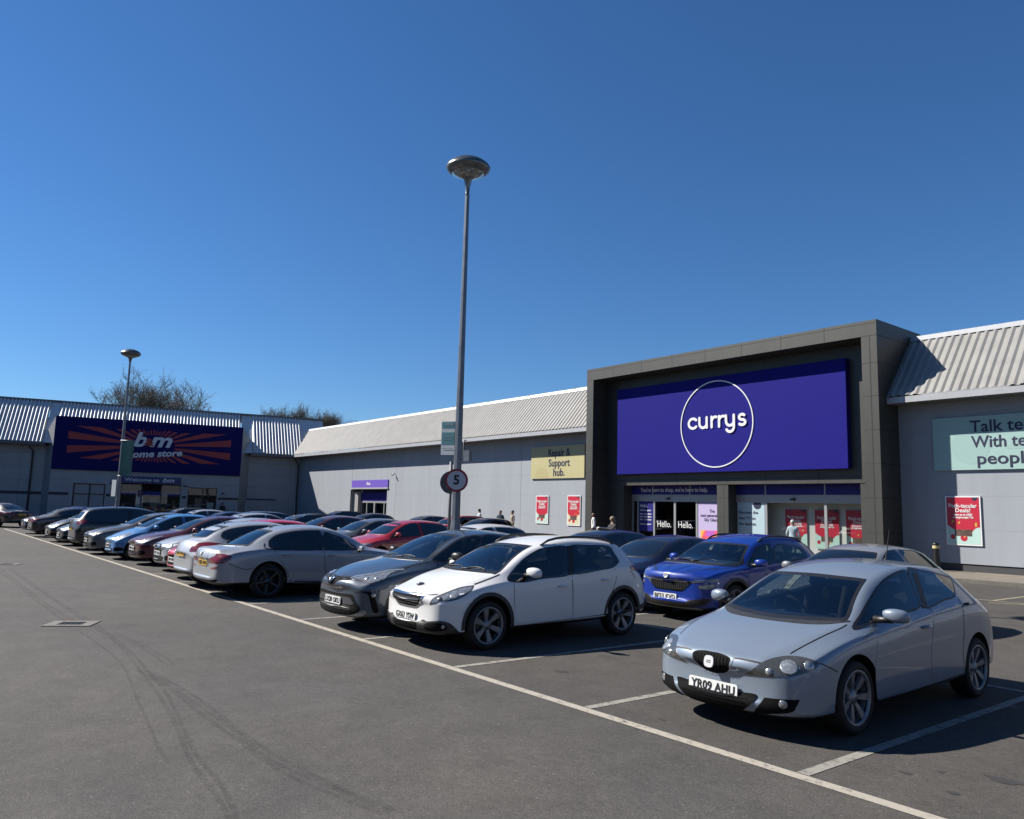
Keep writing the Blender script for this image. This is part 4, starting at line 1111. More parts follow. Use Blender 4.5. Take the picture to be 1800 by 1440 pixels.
        lo = [Vector((q.x, y1, q.z)) for q in loop]; hi = [Vector((q.x, ys, q.z)) for q in loop]; n_ = len(lo)
        mb.add(lo+hi, [(i, (i+1) % n_, n_+(i+1) % n_, n_+i) for i in range(n_)], m)
    def arc(cx_, cz_, rx, rz_, a0, a1, n=14): return [(cx_+rx*math.cos(R(a0+(a1-a0)*i/n)), cz_+rz_*math.sin(R(a0+(a1-a0)*i/n))) for i in range(n+1)]
    b0 = 5.66; xh = .58; rr_ = xh/2-W_/2+.06
    x = -23.02
    zc = b0+.30; rc = .245
    stroke(arc(x+.30, zc, rc+.02, rc, 42, 318))                                        # c
    x += .62; stroke([(x+.08, b0+.55)]+arc(x+.30, b0+.27, .22, .22, 180, 360)+[(x+.52, b0+.55)]); stroke([(x+.52, b0+.55), (x+.52, b0+.05)])   # u
    x += .74; stroke([(x+.08, b0+.05), (x+.08, b0+.55)]); stroke([(x+.08, b0+.30)]+arc(x+.30, b0+.30, .22, .24, 180, 75, 8))   # r
    x += .44; stroke([(x+.08, b0+.05), (x+.08, b0+.55)]); stroke([(x+.08, b0+.30)]+arc(x+.30, b0+.30, .22, .24, 180, 75, 8))   # r
    x += .42; stroke([(x+.06, b0+.55)]+arc(x+.29, b0+.28, .22, .22, 180, 360)+[(x+.51, b0+.55)]); stroke([(x+.51, b0+.55), (x+.51, b0-.02)]+arc(x+.29, b0-.02, .22, .22, 0, -150, 8))   # y
    x += .70; stroke(arc(x+.27, b0+.42, .16, .125, 40, 270, 10)+arc(x+.27, b0+.17, .18, .125, 90, -140, 10))  # s
    o = mb.build('lettering', WHITE, t); o.data.transform(T @ Matrix.Translation((-21.42*K, 0, 5.91*K)) @ Matrix.Diagonal((.925, 1, .925, 1)) @ Matrix.Translation((21.36*K, 0, -5.86*K)))

    def panel_sign(name, label, cat, x0, x1, z0, z1, m, th=.09, group=None, border=None, yy=y):
        t = sign_root(name, label, cat, group, ((x0+x1)/2*K, yy*K, z0*K)); TT = Matrix.Translation((-(x0+x1)/2*K, -yy*K, -z0*K))
        mb = MB(K); mb.box(x0, x1, yy-th, yy-.001, z0, z1, 0); o = mb.build('panel', border or m, t); o.data.transform(TT)
        return t, TT, yy-th
    def lines(t, TT, yf, rows, m, bold=0.004):
        for tx, xc, zc_, sz, wd in rows:
            text_obj('lettering', tx, sz, m, t, TT @ Matrix.Translation((xc*K, (yf-.004)*K, zc_*K)), width=wd*K if wd else None, bold=bold, depth=.006)
    def disc(t, TT, yf, x, z, r, m, name, a0=0, a1=360, sz=1.0):
        mb = MB(K); n = 40; mb.add([(x+r*math.cos(R(a0+(a1-a0)*k/n)), yf-.003, z+r*sz*math.sin(R(a0+(a1-a0)*k/n))) for k in range(n)], [tuple(range(n))[::1]])
        o = mb.build(name, m, t); o.data.transform(TT); return o
    CREAM = mat('sign_cream', (.50, .455, .235), .5, noise=.05); CREAM2 = mat('sign_cream_disc', (.46, .40, .20), .5)
    t, TT, yf = panel_sign('wall_sign', 'pale yellow wall sign reading Repair & Support hub beside the portal', 'wall sign', -35.05, -30.55, 3.66, 5.5, CREAM)
    disc(t, TT, yf, -34.1, 3.66+.02, .62, CREAM2, 'disc', 0, 180)
    lines(t, TT, yf-.002, (('Repair &', -32.6, 5.10, .62, 1.86), ('Support', -32.6, 4.52, .62, 1.78), ('hub.', -32.6, 3.98, .62, .95)), NAVYTXT, .012)
    AQUA = mat('sign_aqua', (.35, .52, .49), .5, noise=.05); AQUA2 = mat('sign_aqua_disc', (.315, .48, .455), .5)
    t, TT, yf = panel_sign('wall_sign', 'large pale aqua wall sign reading Talk tech right of the portal', 'wall sign', -12.38, -7.6, 3.63, 5.5, AQUA)
    disc(t, TT, yf, -11.15, 4.45, .62, AQUA2, 'disc'); disc(t, TT, yf, -9.3, 3.95, .8, AQUA2, 'disc', 24, 156)
    lines(t, TT, yf-.003, (('Talk tech.', -9.98, 5.12, .6, 2.3), ('With tech', -10.03, 4.58, .6, 2.16), ('people.', -10.0, 4.0, .6, 1.88)), NAVYTXT, .008)
    LIL = PURPLEL
    t, TT, yf = panel_sign('fascia_sign', 'small lilac fascia reading Exit above the far side door', 'wall sign', -57.85, -51.95, 3.27, 3.86, LIL, .07)
    lines(t, TT, yf, (('Exit', -55.0, 3.57, .3, .62),), WHITE, .008)
    mb = MB(K); mb.box(-57.9, -51.9, y-.10, y-.001, 3.16, 3.265); o = mb.build('ledge', FLASH, t); o.data.transform(TT)
    RED = mat('poster_red', (.52, .016, .045), .4); PALE = mat('poster_aqua', (.48, .68, .62), .45); YEL = mat('poster_yellow', (.65, .45, .05), .5); PIC = mat('poster_picture', (.12, .07, .05), .5, noise=.9, nscale=9)
    def poster(label, x0, x1, z0, z1, yy=y, frame=True, bottom=PALE, group='red offer posters'):
        t, TT, yf = panel_sign('poster', label, 'poster', x0, x1, z0, z1, WHITE, .05 if frame else .01, group, None, yy)
        w, h = x1-x0, z1-z0; m_ = .045 if frame else 0; a, b, c_, d = x0+m_, x1-m_, z0+m_, z1-m_; xm = (x0+x1)/2; zs = z0+h*.40
        mb = MB(K); mb.quad((a, yf-.0025, c_), (b, yf-.0025, c_), (b, yf-.0025, d), (a, yf-.0025, d)); o = mb.build('sheet', bottom, t); o.data.transform(TT)
        mb = MB(K); ed = [(a, zs+.02)]+[(a+(b-a)*i/12, zs-.13*h*math.sin(math.pi*i/12)*(1 if i != 9 else 1.4)) for i in range(1, 12)]+[(b, zs-.05)]
        mb.add([(q, yf-.0045, z) for q, z in [(a, d)]+ed+[(b, d)]], [tuple(range(len(ed)+2))]); 
        for xx, zz, r_ in ((a+.15*w, z0+.17*h, .075*w), (xm, z0+.15*h, .10*w)):
            mb.add([(xx+r_*math.cos(6.283*k/16), yf-.0055, zz+r_*math.sin(6.283*k/16)) for k in range(16)], [tuple(range(16))])
        o = mb.build('splash', RED, t); o.data.transform(TT); recalc(o)
        mb = MB(K); rr = random.Random(int(x0*10))
        for k in range(7):
            q = a+w*(.1+.75*rr.random()); z = z0+h*(.08+.5*rr.random()); r_ = w*.035
            mb.add([(q-r_, yf-.0065, z), (q+r_*.3, yf-.0065, z+r_*1.6), (q+r_, yf-.0065, z+r_*.9), (q-.2*r_, yf-.0065, z-r_)], [(0, 1, 2, 3)])
        o = mb.build('confetti', YEL, t); o.data.transform(TT)
        mb = MB(K); mb.box(xm-.25*w, xm+.23*w, yf-.009, yf-.006, z0+.19*h, z0+.32*h); o = mb.build('product_picture', PIC, t); o.data.transform(TT)
        mb = MB(K); r_ = .10*w; mb.add([(b-.12*w-r_ + 2*r_*k/8 if k < 9 else b-.12*w+r_-2*r_*(k-8)/8, yf-.007, d if k < 9 else d-r_*1.1*math.sin(math.pi*(k-8)/8)) for k in range(16)], [tuple(range(16))]); o = mb.build('badge', NAVYTXT, t); o.data.transform(TT); recalc(o)
        lines(t, TT, yf-.006, (('Peck-tacular', xm, z0+.80*h, .2, w*.80), ('Deals!', xm, z0+.705*h, .2, w*.42), ('Save up to £500', xm, z0+.62*h, .1, w*.52), ('on large-screen TVs', xm, z0+.565*h, .1, w*.58)), WHITE, .004)
        return t
    poster('red poster with pale aqua foot, left of the pair under yellow sign', -34.58, -33.5, 1.09, 2.68)
    poster('red poster with cream foot, right of the pair under yellow sign', -31.9, -30.85, 1.05, 2.7, bottom=mat('poster_cream', (.62, .60, .42), .5))
    poster('red poster on lit wall below the pale aqua sign, beside bollard', -12.08, -10.93, 1.01, 2.72)
    poster('red poster in the shop window, nearest the pale blue card', -18.92, -17.92, .57, 2.15, yg+.5, False)
    poster('red poster in the middle of the row of three in shop window', -17.55, -16.5, .57, 2.15, yg+.5, False)
    poster('red poster in the shop window against the portal pillar', -16.2, -15.15, .57, 2.15, yg+.5, False)
    # window cards
    def card(label, x0, x1, z0, z1, m, rows, tm, yy=yg-.02, extra=None):
        t, TT, yf = panel_sign('window_card', label, 'window card', x0, x1, z0, z1, m, .008, None, None, yy)
        lines(t, TT, yf, rows, tm, .003)
        if extra: extra(t, TT, yf)
    card('purple opening hours card with white text left of the glass doors', -26.82, -25.9, .95, 2.40, PURPLED, (('Hello.', -26.5, 2.2, .25, .5), ("We're open", -26.4, 1.98, .12, .7), ('Mon  9am-8pm', -26.38, 1.8, .1, .75), ('Sat  9am-8pm', -26.38, 1.66, .1, .75), ('Sun  11am-5pm', -26.38, 1.52, .1, .75), ('See you soon', -26.38, 1.3, .1, .7)), WHITE)
    def fade(t, TT, yf):
        mb = MB(K); mb.quad((-23.0, yf-.003, .15), (-22.0, yf-.003, .15), (-22.0, yf-.003, 1.12), (-23.0, yf-.003, 1.12)); o = mb.build('picture', gradient(), t); o.data.transform(TT)
    def gradient():
        m = mat('card_gradient', (.7, .2, .1), .5); nt = m.node_tree; b = nt.nodes['Principled BSDF']; tc = nt.nodes.new('ShaderNodeTexCoord')
        n = nt.nodes.new('ShaderNodeTexNoise'); n.inputs['Scale'].default_value = 1.6; n.inputs['Detail'].default_value = 1
        cr = nt.nodes.new('ShaderNodeValToRGB'); e = cr.color_ramp.elements
        e[0].position = .35; e[0].color = (.30, .08, .42, 1); e[1].position = .65; e[1].color = (.75, .42, .04, 1); q = e.new(.5); q.color = (.68, .05, .06, 1)
        nt.links.new(tc.outputs['Object'], n.inputs['Vector']); nt.links.new(n.outputs['Fac'], cr.inputs[0]); nt.links.new(cr.outputs[0], b.inputs['Base Color']); return m
    card('lilac window card with orange and red picture beside the pillar', -23.14, -21.8, .12, 2.40, mat('card_lilac', (.50, .42, .66), .5), (('The', -22.35, 2.0, .2, .3), ('next generation', -22.42, 1.8, .2, 1.15), ('Sky Glass', -22.42, 1.6, .2, .75)), NAVYTXT, extra=fade)
    def tv(t, TT, yf):
        mb = MB(K); mb.box(-20.45, -19.65, yf-.02, yf-.002, .55, 1.05); o = mb.build('picture', mat('card_picture', (.10, .11, .12), .5, noise=.8, nscale=6), t); o.data.transform(TT)
        mb = MB(K); mb.add([(-19.95+.2*math.cos(6.283*k/20), yf-.006, 2.33+.2*math.sin(6.283*k/20)) for k in range(20)], [tuple(range(20))]); o = mb.build('badge', NAVYTXT, t); o.data.transform(TT)
    card('pale blue window card reading Discover the best TV', -20.98, -19.6, .12, 2.42, mat('card_blue', (.42, .56, .62), .5), (('Discover the', -20.42, 1.98, .2, 1.0), ('best TV on', -20.48, 1.73, .2, .85), ('the market.', -20.46, 1.48, .2, .9)), NAVYTXT, extra=tv)
    for x, s in ((-25.2, 'leftmost pane'), (-23.9, 'right pane')):
        t = tag(empty('door_sticker', (x*K, (yg-.02)*K, 1.0*K)), 'white Hello lettering on the %s of the sliding doors' % ('left leaf' if x < -24.5 else 'right leaf'), 'door lettering')
        text_obj('lettering', 'Hello.', .45, WHITE, t, Matrix.Translation((0, 0, .33)), width=.86*K, bold=.0, depth=.003)
    # CCTV on the wall
    t = tag(empty('security_camera', (-51.0*K, (y-.3)*K, 4.2*K)), 'small white security camera high on the lit grey wall', 'camera')
    mb = MB(); mb.tube([(0, .31, .08), (0, .16, .08), (0, .14, .03)], .022, 8); mb.build('bracket', GUTTERD, t)
    mb = MB(); mb.tube([(-.03, .2, .02), (.05, -.02, -.05)], [.065, .065], 10); mb.build('housing', WHITE, t)
    # bollard and hoop rail
    t = tag(empty('bollard', (-12.1*K, 28.55*K, .12)), 'black bollard with a pale band standing before the lit wall', 'bollard')
    mb = MB(); mb.lathe([(.115, 0), (.115, .80)], 20); mb.lathe([(.115, .90), (.115, .97), (.10, 1.0), (0, 1.0)], 20); mb.build('post', mat('bollard_black', (.012, .012, .013), .4), t)
    mb = MB(); mb.lathe([(.117, .80), (.117, .90)], 20); mb.build('band', mat('reflective_band', (.62, .52, .26), .4), t)
    t = tag(empty('hoop_barrier', (-26.8*K, 27.2*K, .12)), 'low white tubular barrier beside the portal entrance', 'barrier')
    mb = MB(); 
    for a in (-.55, 0, .55): mb.tube([(a, 0, 0), (a, 0, 1.0)], .03, 8)
    mb.tube([(-.55, 0, 1.0), (.55, 0, 1.0)], .03, 8); mb.tube([(-.55, 0, .75), (.55, 0, .75)], .025, 8)
    mb.build('rails', mat('rail_white', (.6, .6, .6), .4), t)
shops()

# ---- lamp columns
GALV = mat('galvanised', (.22, .24, .27), .42, .55, noise=.25, nscale=3)
def lamp(loc, label, banner=False):
    t = tag(empty('lamp_column', loc), label, 'lamp post', 'tall car park lamp columns')
    mb = MB(); mb.lathe([(.125, 0), (.125, 1.4), (.105, 1.6), (.058, 9.55), (.058, 9.72)], 8, smooth=False); mb.build('pole', GALV, t)
    mb = MB(); mb.lathe([(.05, 9.7), (.062, 9.74), (.05, 9.78), (.06, 9.95), (.10, 10.12), (.13, 10.2), (.42, 10.30), (.54, 10.40), (.565, 10.46), (.53, 10.47)], 32)
    mb.lathe([(.565, 10.46), (.53, 10.52), (.42, 10.61), (.26, 10.68), (.12, 10.71), (0, 10.715)], 32)
    hd = mb.build('lamp_head', mat('lamp_head_metal', (.20, .21, .21), .32, .75, noise=.2, nscale=5), t)
    mb = MB(); mb.lathe([(.14, 10.19), (.41, 10.288), (.40, 10.33)], 32); mb.ball((.16, -.1, 10.30), (.10, .10, .07), 10)
    mb.build('lens', mat('lamp_bowl', (.30, .30, .27), .12, 0, coat=1, noise=.9, nscale=14), hd)
    return t
lamp((-15.45, 10.62, 0), 'tall grey lamp column with domed head carrying the speed sign')
lamp((-49.35, 10.25, 0), 'distant grey lamp column with a green banner before the navy board')
def pole_things():
    # speed roundels clipped to the near column, back to back
    def disc(name, label, loc, rz, face):
        t = tag(empty(name, loc, rz), label, 'road sign')
        mb = MB(); mb.lathe([(0, .0), (.275, .0), (.275, .012), (0, .012)], 40, 'y', smooth=False); mb.build('plate', mat('sign_back', (.10, .105, .11), .5, .3), t)
        if face:
            mb = MB(); mb.lathe([(.222, -.003), (.273, -.003)], 48, 'y'); o = mb.build('border', mat('sign_red', (.33, .015, .02), .4), t); recalc(o)
            mb = MB(); mb.lathe([(0, -.0025), (.225, -.0025)], 48, 'y'); recalc(mb.build('face', mat('sign_face', (.60, .61, .63), .5), t))
            text_obj('numeral', '5', .31, INK, t, Matrix.Translation((0, -.006, .0)), bold=.010, depth=.004)
        mb = MB(); mb.box(-.10, .10, .012, .06, -.14, -.10); mb.box(-.10, .10, .012, .06, .10, .14); mb.build('bracket', GALV, t)
    disc('speed_sign', 'round white speed sign with red rim and black 5 on lamp column', (-15.24, 10.46, 2.54), R(57), True)
    disc('speed_sign', 'plain dark back of a round sign behind the 5 roundel', (-15.68, 10.60, 2.50), R(57+180-20), False)
    t = tag(empty('notice_board', (-15.66, 10.46, 3.16), R(30)), 'teal and white parking notice fixed to the near lamp column', 'notice')
    mb = MB(); mb.box(-.18, .18, -.015, .0, 0, .82); mb.build('plate', mat('notice_white', (.66, .70, .70), .5), t)
    mb = MB(); mb.box(-.172, .172, -.019, -.014, .66, .80); mb.box(-.172, .172, -.019, -.014, .26, .55); mb.build('teal_bands', mat('notice_teal', (.10, .30, .31), .5), t)
    text_obj('lettering', 'PARKING', .07, MATS['notice_white'], t, Matrix.Translation((.03, -.021, .74)), width=.22, depth=.002)
    text_obj('lettering', 'Customer parking only\nMaximum stay 3 hours\nConditions apply', .03, MATS['notice_white'], t, Matrix.Translation((0, -.021, .41)), width=.28, depth=.002, lines=1.5)
    text_obj('lettering', 'Enforcement charge applies', .03, INK, t, Matrix.Translation((0, -.021, .15)), width=.28, depth=.002)
    t = tag(empty('control_box', (-15.18, 10.66, 3.0), R(20)), 'small grey equipment box on the shaded side of lamp column', 'equipment box')
    mb = MB(); mb.box(-.02, .14, -.07, .07, 0, .26); mb.build('housing', GALV, t)
    mb = MB(); mb.tube([(-.06, 0, .02), (-.06, 0, .5), (.0, 0, .5)], .02, 6); mb.build('bracket', GALV, t)
    t = tag(empty('signal_pole', (-19.1, 12.9, 0)), 'thin dark post standing just behind the near lamp column', 'post')
    mb = MB(); mb.tube([(0, 0, 0), (0, 0, 3.25)], .045, 8); mb.build('post', GUTTERD, t)
    t = tag(empty('banner', (-49.0, 10.1, 3.25), R(50)), 'hanging green banner fixed to the distant lamp column', 'banner')
    mb = MB(); n = 8
    for i in range(n):
        a, b = i/n, (i+1)/n
        mb.quad((.05+.72*a, .05*math.sin(5*a), 0), (.05+.72*b, .05*math.sin(5*b), 0), (.05+.72*b, .04*math.sin(5*b+1), 2.0), (.05+.72*a, .04*math.sin(5*a+1), 2.0))
    mb.build('cloth', mat('banner_green', (.10, .22, .17), .7, noise=.35, nscale=1.2), t)
    mb = MB(); mb.tube([(-.05, 0, 2.02), (.85, 0, 2.02)], .02, 6); mb.tube([(-.05, 0, -.02), (.85, 0, -.02)], .02, 6); mb.build('arm', GALV, t)
    t = tag(empty('notice_board', (-49.55, 10.05, 2.05), R(25)), 'small pale notice low on the distant lamp column', 'notice')
    mb = MB(); mb.box(-.18, .18, -.015, 0, 0, .95); mb.build('plate', MATS['notice_white'], t)
pole_things()
# ------------------------------------------------------------------ trees, people
BARK = mat('bark', (.085, .078, .068), .9, noise=.35, nscale=3)
TWIG = mat('twigs', (.088, .082, .070), .9, noise=.3, nscale=1)
BUD = mat('spring_buds', (.13, .12, .055), .8, noise=.3, nscale=2)
def bare_tree(loc, h, spread, label, seed, lean=0.0):
    rnd = random.Random(seed)
    t = tag(empty('bare_tree', loc), label, 'tree', 'bare spring trees behind the shops')
    mb = MB(); tw = MB(); bu = MB()
    def twig(p, d, l, r):
        q = p+d*l*.55+Vector((rnd.uniform(-1, 1), rnd.uniform(-1, 1), rnd.uniform(-.3, .8)))*l*.12; e = q+(d+Vector((rnd.uniform(-.6, .6), rnd.uniform(-.6, .6), rnd.uniform(-.1, .6)))).normalized()*l*.5
        tw.tube([p, q, e], [r, r*.75, r*.35], 3, 0, False)
        return q, e
    def grow(p, d, l, r, lev):
        n = 4; path = [p]; dd = d.copy()
        for i in range(n):
            dd = (dd+Vector((rnd.uniform(-.22, .22), rnd.uniform(-.22, .22), rnd.uniform(-.02, .17)))).normalized(); path.append(path[-1]+dd*l/n)
        rs = [r*(1-.45*i/n) for i in range(n+1)]
        mb.tube(path, rs, 7 if lev < 2 else 5 if lev < 3 else 4, 0, False)
        if lev >= 4:
            for k in range(8):
                u = rnd.random(); b = path[1+int(u*(n-1))]
                dv = (dd+Vector((rnd.uniform(-1, 1), rnd.uniform(-1, 1), rnd.uniform(-.4, .9)))).normalized()
                q, e = twig(b, dv, h*.050*rnd.uniform(.6, 1.3), .022)
                for j in range(2):
                    dv2 = (dv+Vector((rnd.uniform(-1, 1), rnd.uniform(-1, 1), rnd.uniform(-.4, .8)))).normalized(); q2, e2 = twig(q if j else e, dv2, h*.032*rnd.uniform(.5, 1.2), .017)
                    for s in range(2):
                        if rnd.random() < .55:
                            c = e2+Vector((rnd.uniform(-1, 1), rnd.uniform(-1, 1), rnd.uniform(-1, 1)))*.12; z = .035+.05*rnd.random()
                            a = Vector((rnd.uniform(-1, 1), rnd.uniform(-1, 1), rnd.uniform(-1, 1))).normalized()*z; b2 = a.cross(Vector((rnd.uniform(-1, 1), rnd.uniform(-1, 1), 1))).normalized()*z*.6
                            bu.add([c-a, c+b2, c+a, c-b2], [(0, 1, 2, 3)])
            return
        k = rnd.choice((3, 4)) if lev else 6
        for i in range(k):
            a = 6.283*(i+rnd.random()*.7)/k; sp = rnd.uniform(.35, .95)*(1.0 if lev else .8)*spread
            side = Vector((math.cos(a), math.sin(a), 0)); nd = (dd+side*sp+Vector((0, 0, .12))).normalized()
            st = path[-1] if (i % 2 == 0 or lev == 0) else path[-2]
            grow(st, nd, l*rnd.uniform(.66, .86), rs[-1]*rnd.uniform(.62, .80), lev+1)
    grow(Vector((0, 0, 0)), Vector((lean, 0, 1)), h*.27, h*.021, 0)
    mb.build('trunk', BARK, t); cr = tw.build('crown', TWIG, t); bu.build('buds', BUD, cr)
    return t
bare_tree((-106, 26, 0), 20.8, .98, 'largest bare tree, rising behind the navy sunburst board', 11)
bare_tree((-103, 41.5, 0), 17.6, .72, 'smaller bare tree behind the striped roof, next to corner', 23)
bare_tree((-112, 54.2, 0), 18.6, .62, 'bare tree peeping over the junction of the two roofs', 31)
bare_tree((-104, 61, 0), 17.4, .5, 'thin bare tree top just above the long grey roof', 45)

def person(loc, face, label, h=1.75, top=(.6, .6, .6), legs=(.02, .02, .03), skin=(.32, .19, .13), hair=(.05, .04, .03), stride=.12, bald=False, long_hair=False, arms=0.12, key=''):
    """one continuous skinned body; clothing colour by region, hair as a child"""
    t = tag(empty('person', loc, face), label, 'person', 'people walking along the shop fronts')
    s = h/1.75; V = []; E = []; RAD = []
    def v(x, y, z, r, par=None):
        V.append((x*s, y*s, z*s)); RAD.append(r*s)
        if par is not None: E.append((par, len(V)-1))
        return len(V)-1
    pel = v(0, 0, .95, .135); ab = v(0, -.005, 1.10, .125, pel); ch = v(0, -.01, 1.28, .15, ab); sh = v(0, 0, 1.42, .105, ch); nk = v(0, 0, 1.50, .055, sh); h0 = v(0, -.012, 1.58, .075, nk); h1 = v(0, -.022, 1.655, .090, h0); h2 = v(0, -.015, 1.715, .062, h1)
    v(0, -.105, 1.625, .016, h0)
    for sg in (1, -1):
        v(sg*.088, .0, 1.63, .014, h1)
    for sg in (1, -1):
        so = v(sg*.175, 0, 1.405, .066, sh); el = v(sg*(.235+arms*.2), .02+arms*.1*sg, 1.13, .047, so); wr = v(sg*(.245), -.07-arms*.5*sg, .90, .032, el)
        pm_ = v(sg*.245, -.09-arms*.5*sg, .845, .036, wr)
        for i, (fx, l) in enumerate(((-.026, .066), (-.009, .074), (.009, .070), (.026, .055))):
            k1 = v(sg*.245+fx*.3, -.10-arms*.5*sg+fx, .80, .0095, pm_); v(sg*.245-sg*.012, -.105-arms*.5*sg+fx, .80-l, .008, k1)
        v(sg*.23, -.135-arms*.5*sg, .815, .0095, pm_)
    for sg in (1, -1):
        hp = v(sg*.092, 0, .88, .098, pel); kn = v(sg*.098, -sg*stride*.6-.02, .48, .062, hp); an = v(sg*.095, -sg*stride+.03, .09, .043, kn); he = v(sg*.098, -sg*stride+.0, .045, .042, an); v(sg*.105, -sg*stride-.15, .035, .034, he)
    me = bpy.data.meshes.new('body'); me.from_pydata(V, E, []); o = bpy.data.objects.new('body', me); COL.objects.link(o)
    sk = o.modifiers.new('k', 'SKIN'); sk.use_smooth_shade = True
    for i, q in enumerate(me.skin_vertices[0].data): q.radius = (RAD[i], RAD[i]); q.use_root = (i == 0)
    for i in (1, 2, 3): me.skin_vertices[0].data[i].radius = (RAD[i]*1.25, RAD[i]*.85)
    sb = o.modifiers.new('s', 'SUBSURF'); sb.levels = 2; apply_mods(o); o.parent = t
    ms = [mat('shirt_'+key, top, .85), mat('legs_'+key, legs, .85), mat('skin_'+key, skin, .6), mat('shoes', (.02, .02, .02), .6), mat('face_dark', (.02, .015, .012), .6)]
    for m in ms: o.data.materials.append(m)
    for p in o.data.polygons:
        c = p.center/s
        p.material_index = 3 if c.z < .085 else 2 if c.z > 1.49 else 2 if (abs(c.x) > .19 and c.z < .93) else 1 if c.z < .97 else 0
        if c.z > 1.49:
            if c.y < -.08 and 1.635 < c.z < 1.655 and .015 < abs(c.x) < .05: p.material_index = 4
        p.use_smooth = True
    mb = MB()
    if not bald:
        mb.ball((0, .004*s, 1.672*s), (.098*s, .105*s, .098*s), 16)
        mb.f, mb.m, mb.sm = zip(*[(f, a, b) for f, a, b in zip(mb.f, mb.m, mb.sm) if not (all(mb.v[i].y < -.045*s for i in f) and all(mb.v[i].z < 1.70*s for i in f)) and sum(mb.v[i].z for i in f)/len(f) > 1.60*s]) 
        mb.f, mb.m, mb.sm = list(mb.f), list(mb.m), list(mb.sm)
        if long_hair: mb.tube([(0, .05*s, 1.70*s), (0, .085*s, 1.58*s), (0, .09*s, 1.44*s)], [.09*s, .10*s, .05*s], 10, 0, True, True, .6)
    else:
        mb.lathe([(.097*s, 1.615*s), (.099*s, 1.65*s), (.094*s, 1.675*s)], 16, 'z', (0, .004*s, 0))
        mb.f, mb.m, mb.sm = zip(*[(f, a, b) for f, a, b in zip(mb.f, mb.m, mb.sm) if sum(mb.v[i].y for i in f)/len(f) > -.02*s]); mb.f, mb.m, mb.sm = list(mb.f), list(mb.m), list(mb.sm)
    mb.build('hair', mat('hair_'+key, hair, .7), t)
    return t
person((-40.4, 29.6, .12), R(160), 'person in a pale blue shirt walking away by the lit wall', 1.78, (.46, .52, .62), hair=(.02, .017, .015), key='a')
person((-38.2, 29.6, .12), R(30), 'person in a navy jacket walking beside the lit wall', 1.72, (.03, .045, .085), skin=(.3, .18, .12), hair=(.10, .08, .06), key='b')
person((-37.0, 29.6, .12), R(-20), 'person in a beige coat next to the navy jacketed walker', 1.74, (.30, .25, .19), legs=(.15, .14, .13), hair=(.06, .045, .03), key='c')
person((-28.3, 27.9, .12), R(-40), 'bald person in a white T-shirt standing at portal corner', 1.76, (.74, .74, .74), skin=(.20, .11, .075), hair=(.03, .02, .02), bald=True, key='d')
person((-19.72, 20.4, 0), R(170), 'fair haired person in a dark jacket seen from behind near barrier', 1.74, (.022, .022, .026), hair=(.27, .20, .12), key='e')
person((-71.6, 23.6, .12), R(70), 'person in dark clothes beside the second door of navy board shop', 1.72, (.02, .022, .03), hair=(.02, .018, .016), key='f')
person((-18.6, 30.2, .12), R(200), 'person in a pale blue top looking into the shop window', 1.66, (.40, .52, .58), hair=(.5, .5, .5), key='g')
# ------------------------------------------------------------------ hero cars
FEAT = {}
def hero_specs():
    S = {}
    S['leon'] = car_spec(L=4.36, W=.885, H=1.452, noz=.66, hood0=.755, cowl=(1.10, .955), header=(1.83, 1.33), peak=2.55, rhead=(3.60, 1.40), rbase=(4.10, 1.07), tail=.92, wf=.95, wr=3.54, r=.316, lip=.185, belt0=.86, belt1=1.02, xA=.775, xr=.63, xC=.66)
    S['peug'] = car_spec(L=4.20, W=.87, H=1.505, noz=.74, hood0=.81, cowl=(1.07, 1.03), header=(1.77, 1.375), peak=2.5, rhead=(3.60, 1.455), rbase=(3.95, 1.10), tail=.93, wf=.84, wr=3.44, r=.325, lip=.22, belt0=.91, belt1=1.08, xA=.79, xr=.66, xC=.72)
    S['chr'] = car_spec(L=4.39, W=.90, H=1.535, noz=.77, hood0=.86, cowl=(1.22, 1.075), header=(1.95, 1.44), peak=2.5, rhead=(3.5, 1.44), rbase=(4.1, 1.10), tail=.98, wf=.94, wr=3.58, r=.34, lip=.22, belt0=.96, belt1=1.12, xA=.80, xr=.62, xC=.66)
    S['bmw'] = car_spec(L=4.92, W=.93, H=1.455, noz=.70, hood0=.78, cowl=(1.45, .98), header=(2.10, 1.33), peak=2.75, rhead=(3.60, 1.375), rbase=(4.30, 1.03), tail=.975, boot=True, wf=.86, wr=3.84, r=.335, lip=.20, belt0=.93, belt1=.985, xA=.77, xr=.60, xC=.66)
    S['kamiq'] = car_spec(L=4.24, W=.895, H=1.55, noz=.86, hood0=.94, cowl=(1.12, 1.08), header=(1.80, 1.44), peak=2.4, rhead=(3.55, 1.47), rbase=(3.98, 1.10), tail=.98, wf=.85, wr=3.50, r=.335, lip=.24, belt0=.98, belt1=1.10, xA=.80, xr=.66, xC=.70)
    return S
HS = hero_specs()
POSE = {'leon': ((-4.465, 5.87, 0), 0), 'peug': ((-9.37, 5.62, 0), 0), 'chr': ((-11.20, 5.42, 0), 0), 'bmw': ((-16.22, 4.98+4.92, 0), math.pi), 'kamiq': ((-9.30, 11.0, 0), 0)}
PM = {'leon': paint('paint_silver_blue', (.235, .285, .355), .28), 'peug': paint('paint_white', (.80, .80, .795)), 'chr': paint('paint_slate', (.045, .066, .10), .25),
      'bmw': paint('paint_silver', (.345, .365, .40), .28), 'kamiq': paint('paint_blue', (.003, .032, .28), .15)}
FEAT = {}
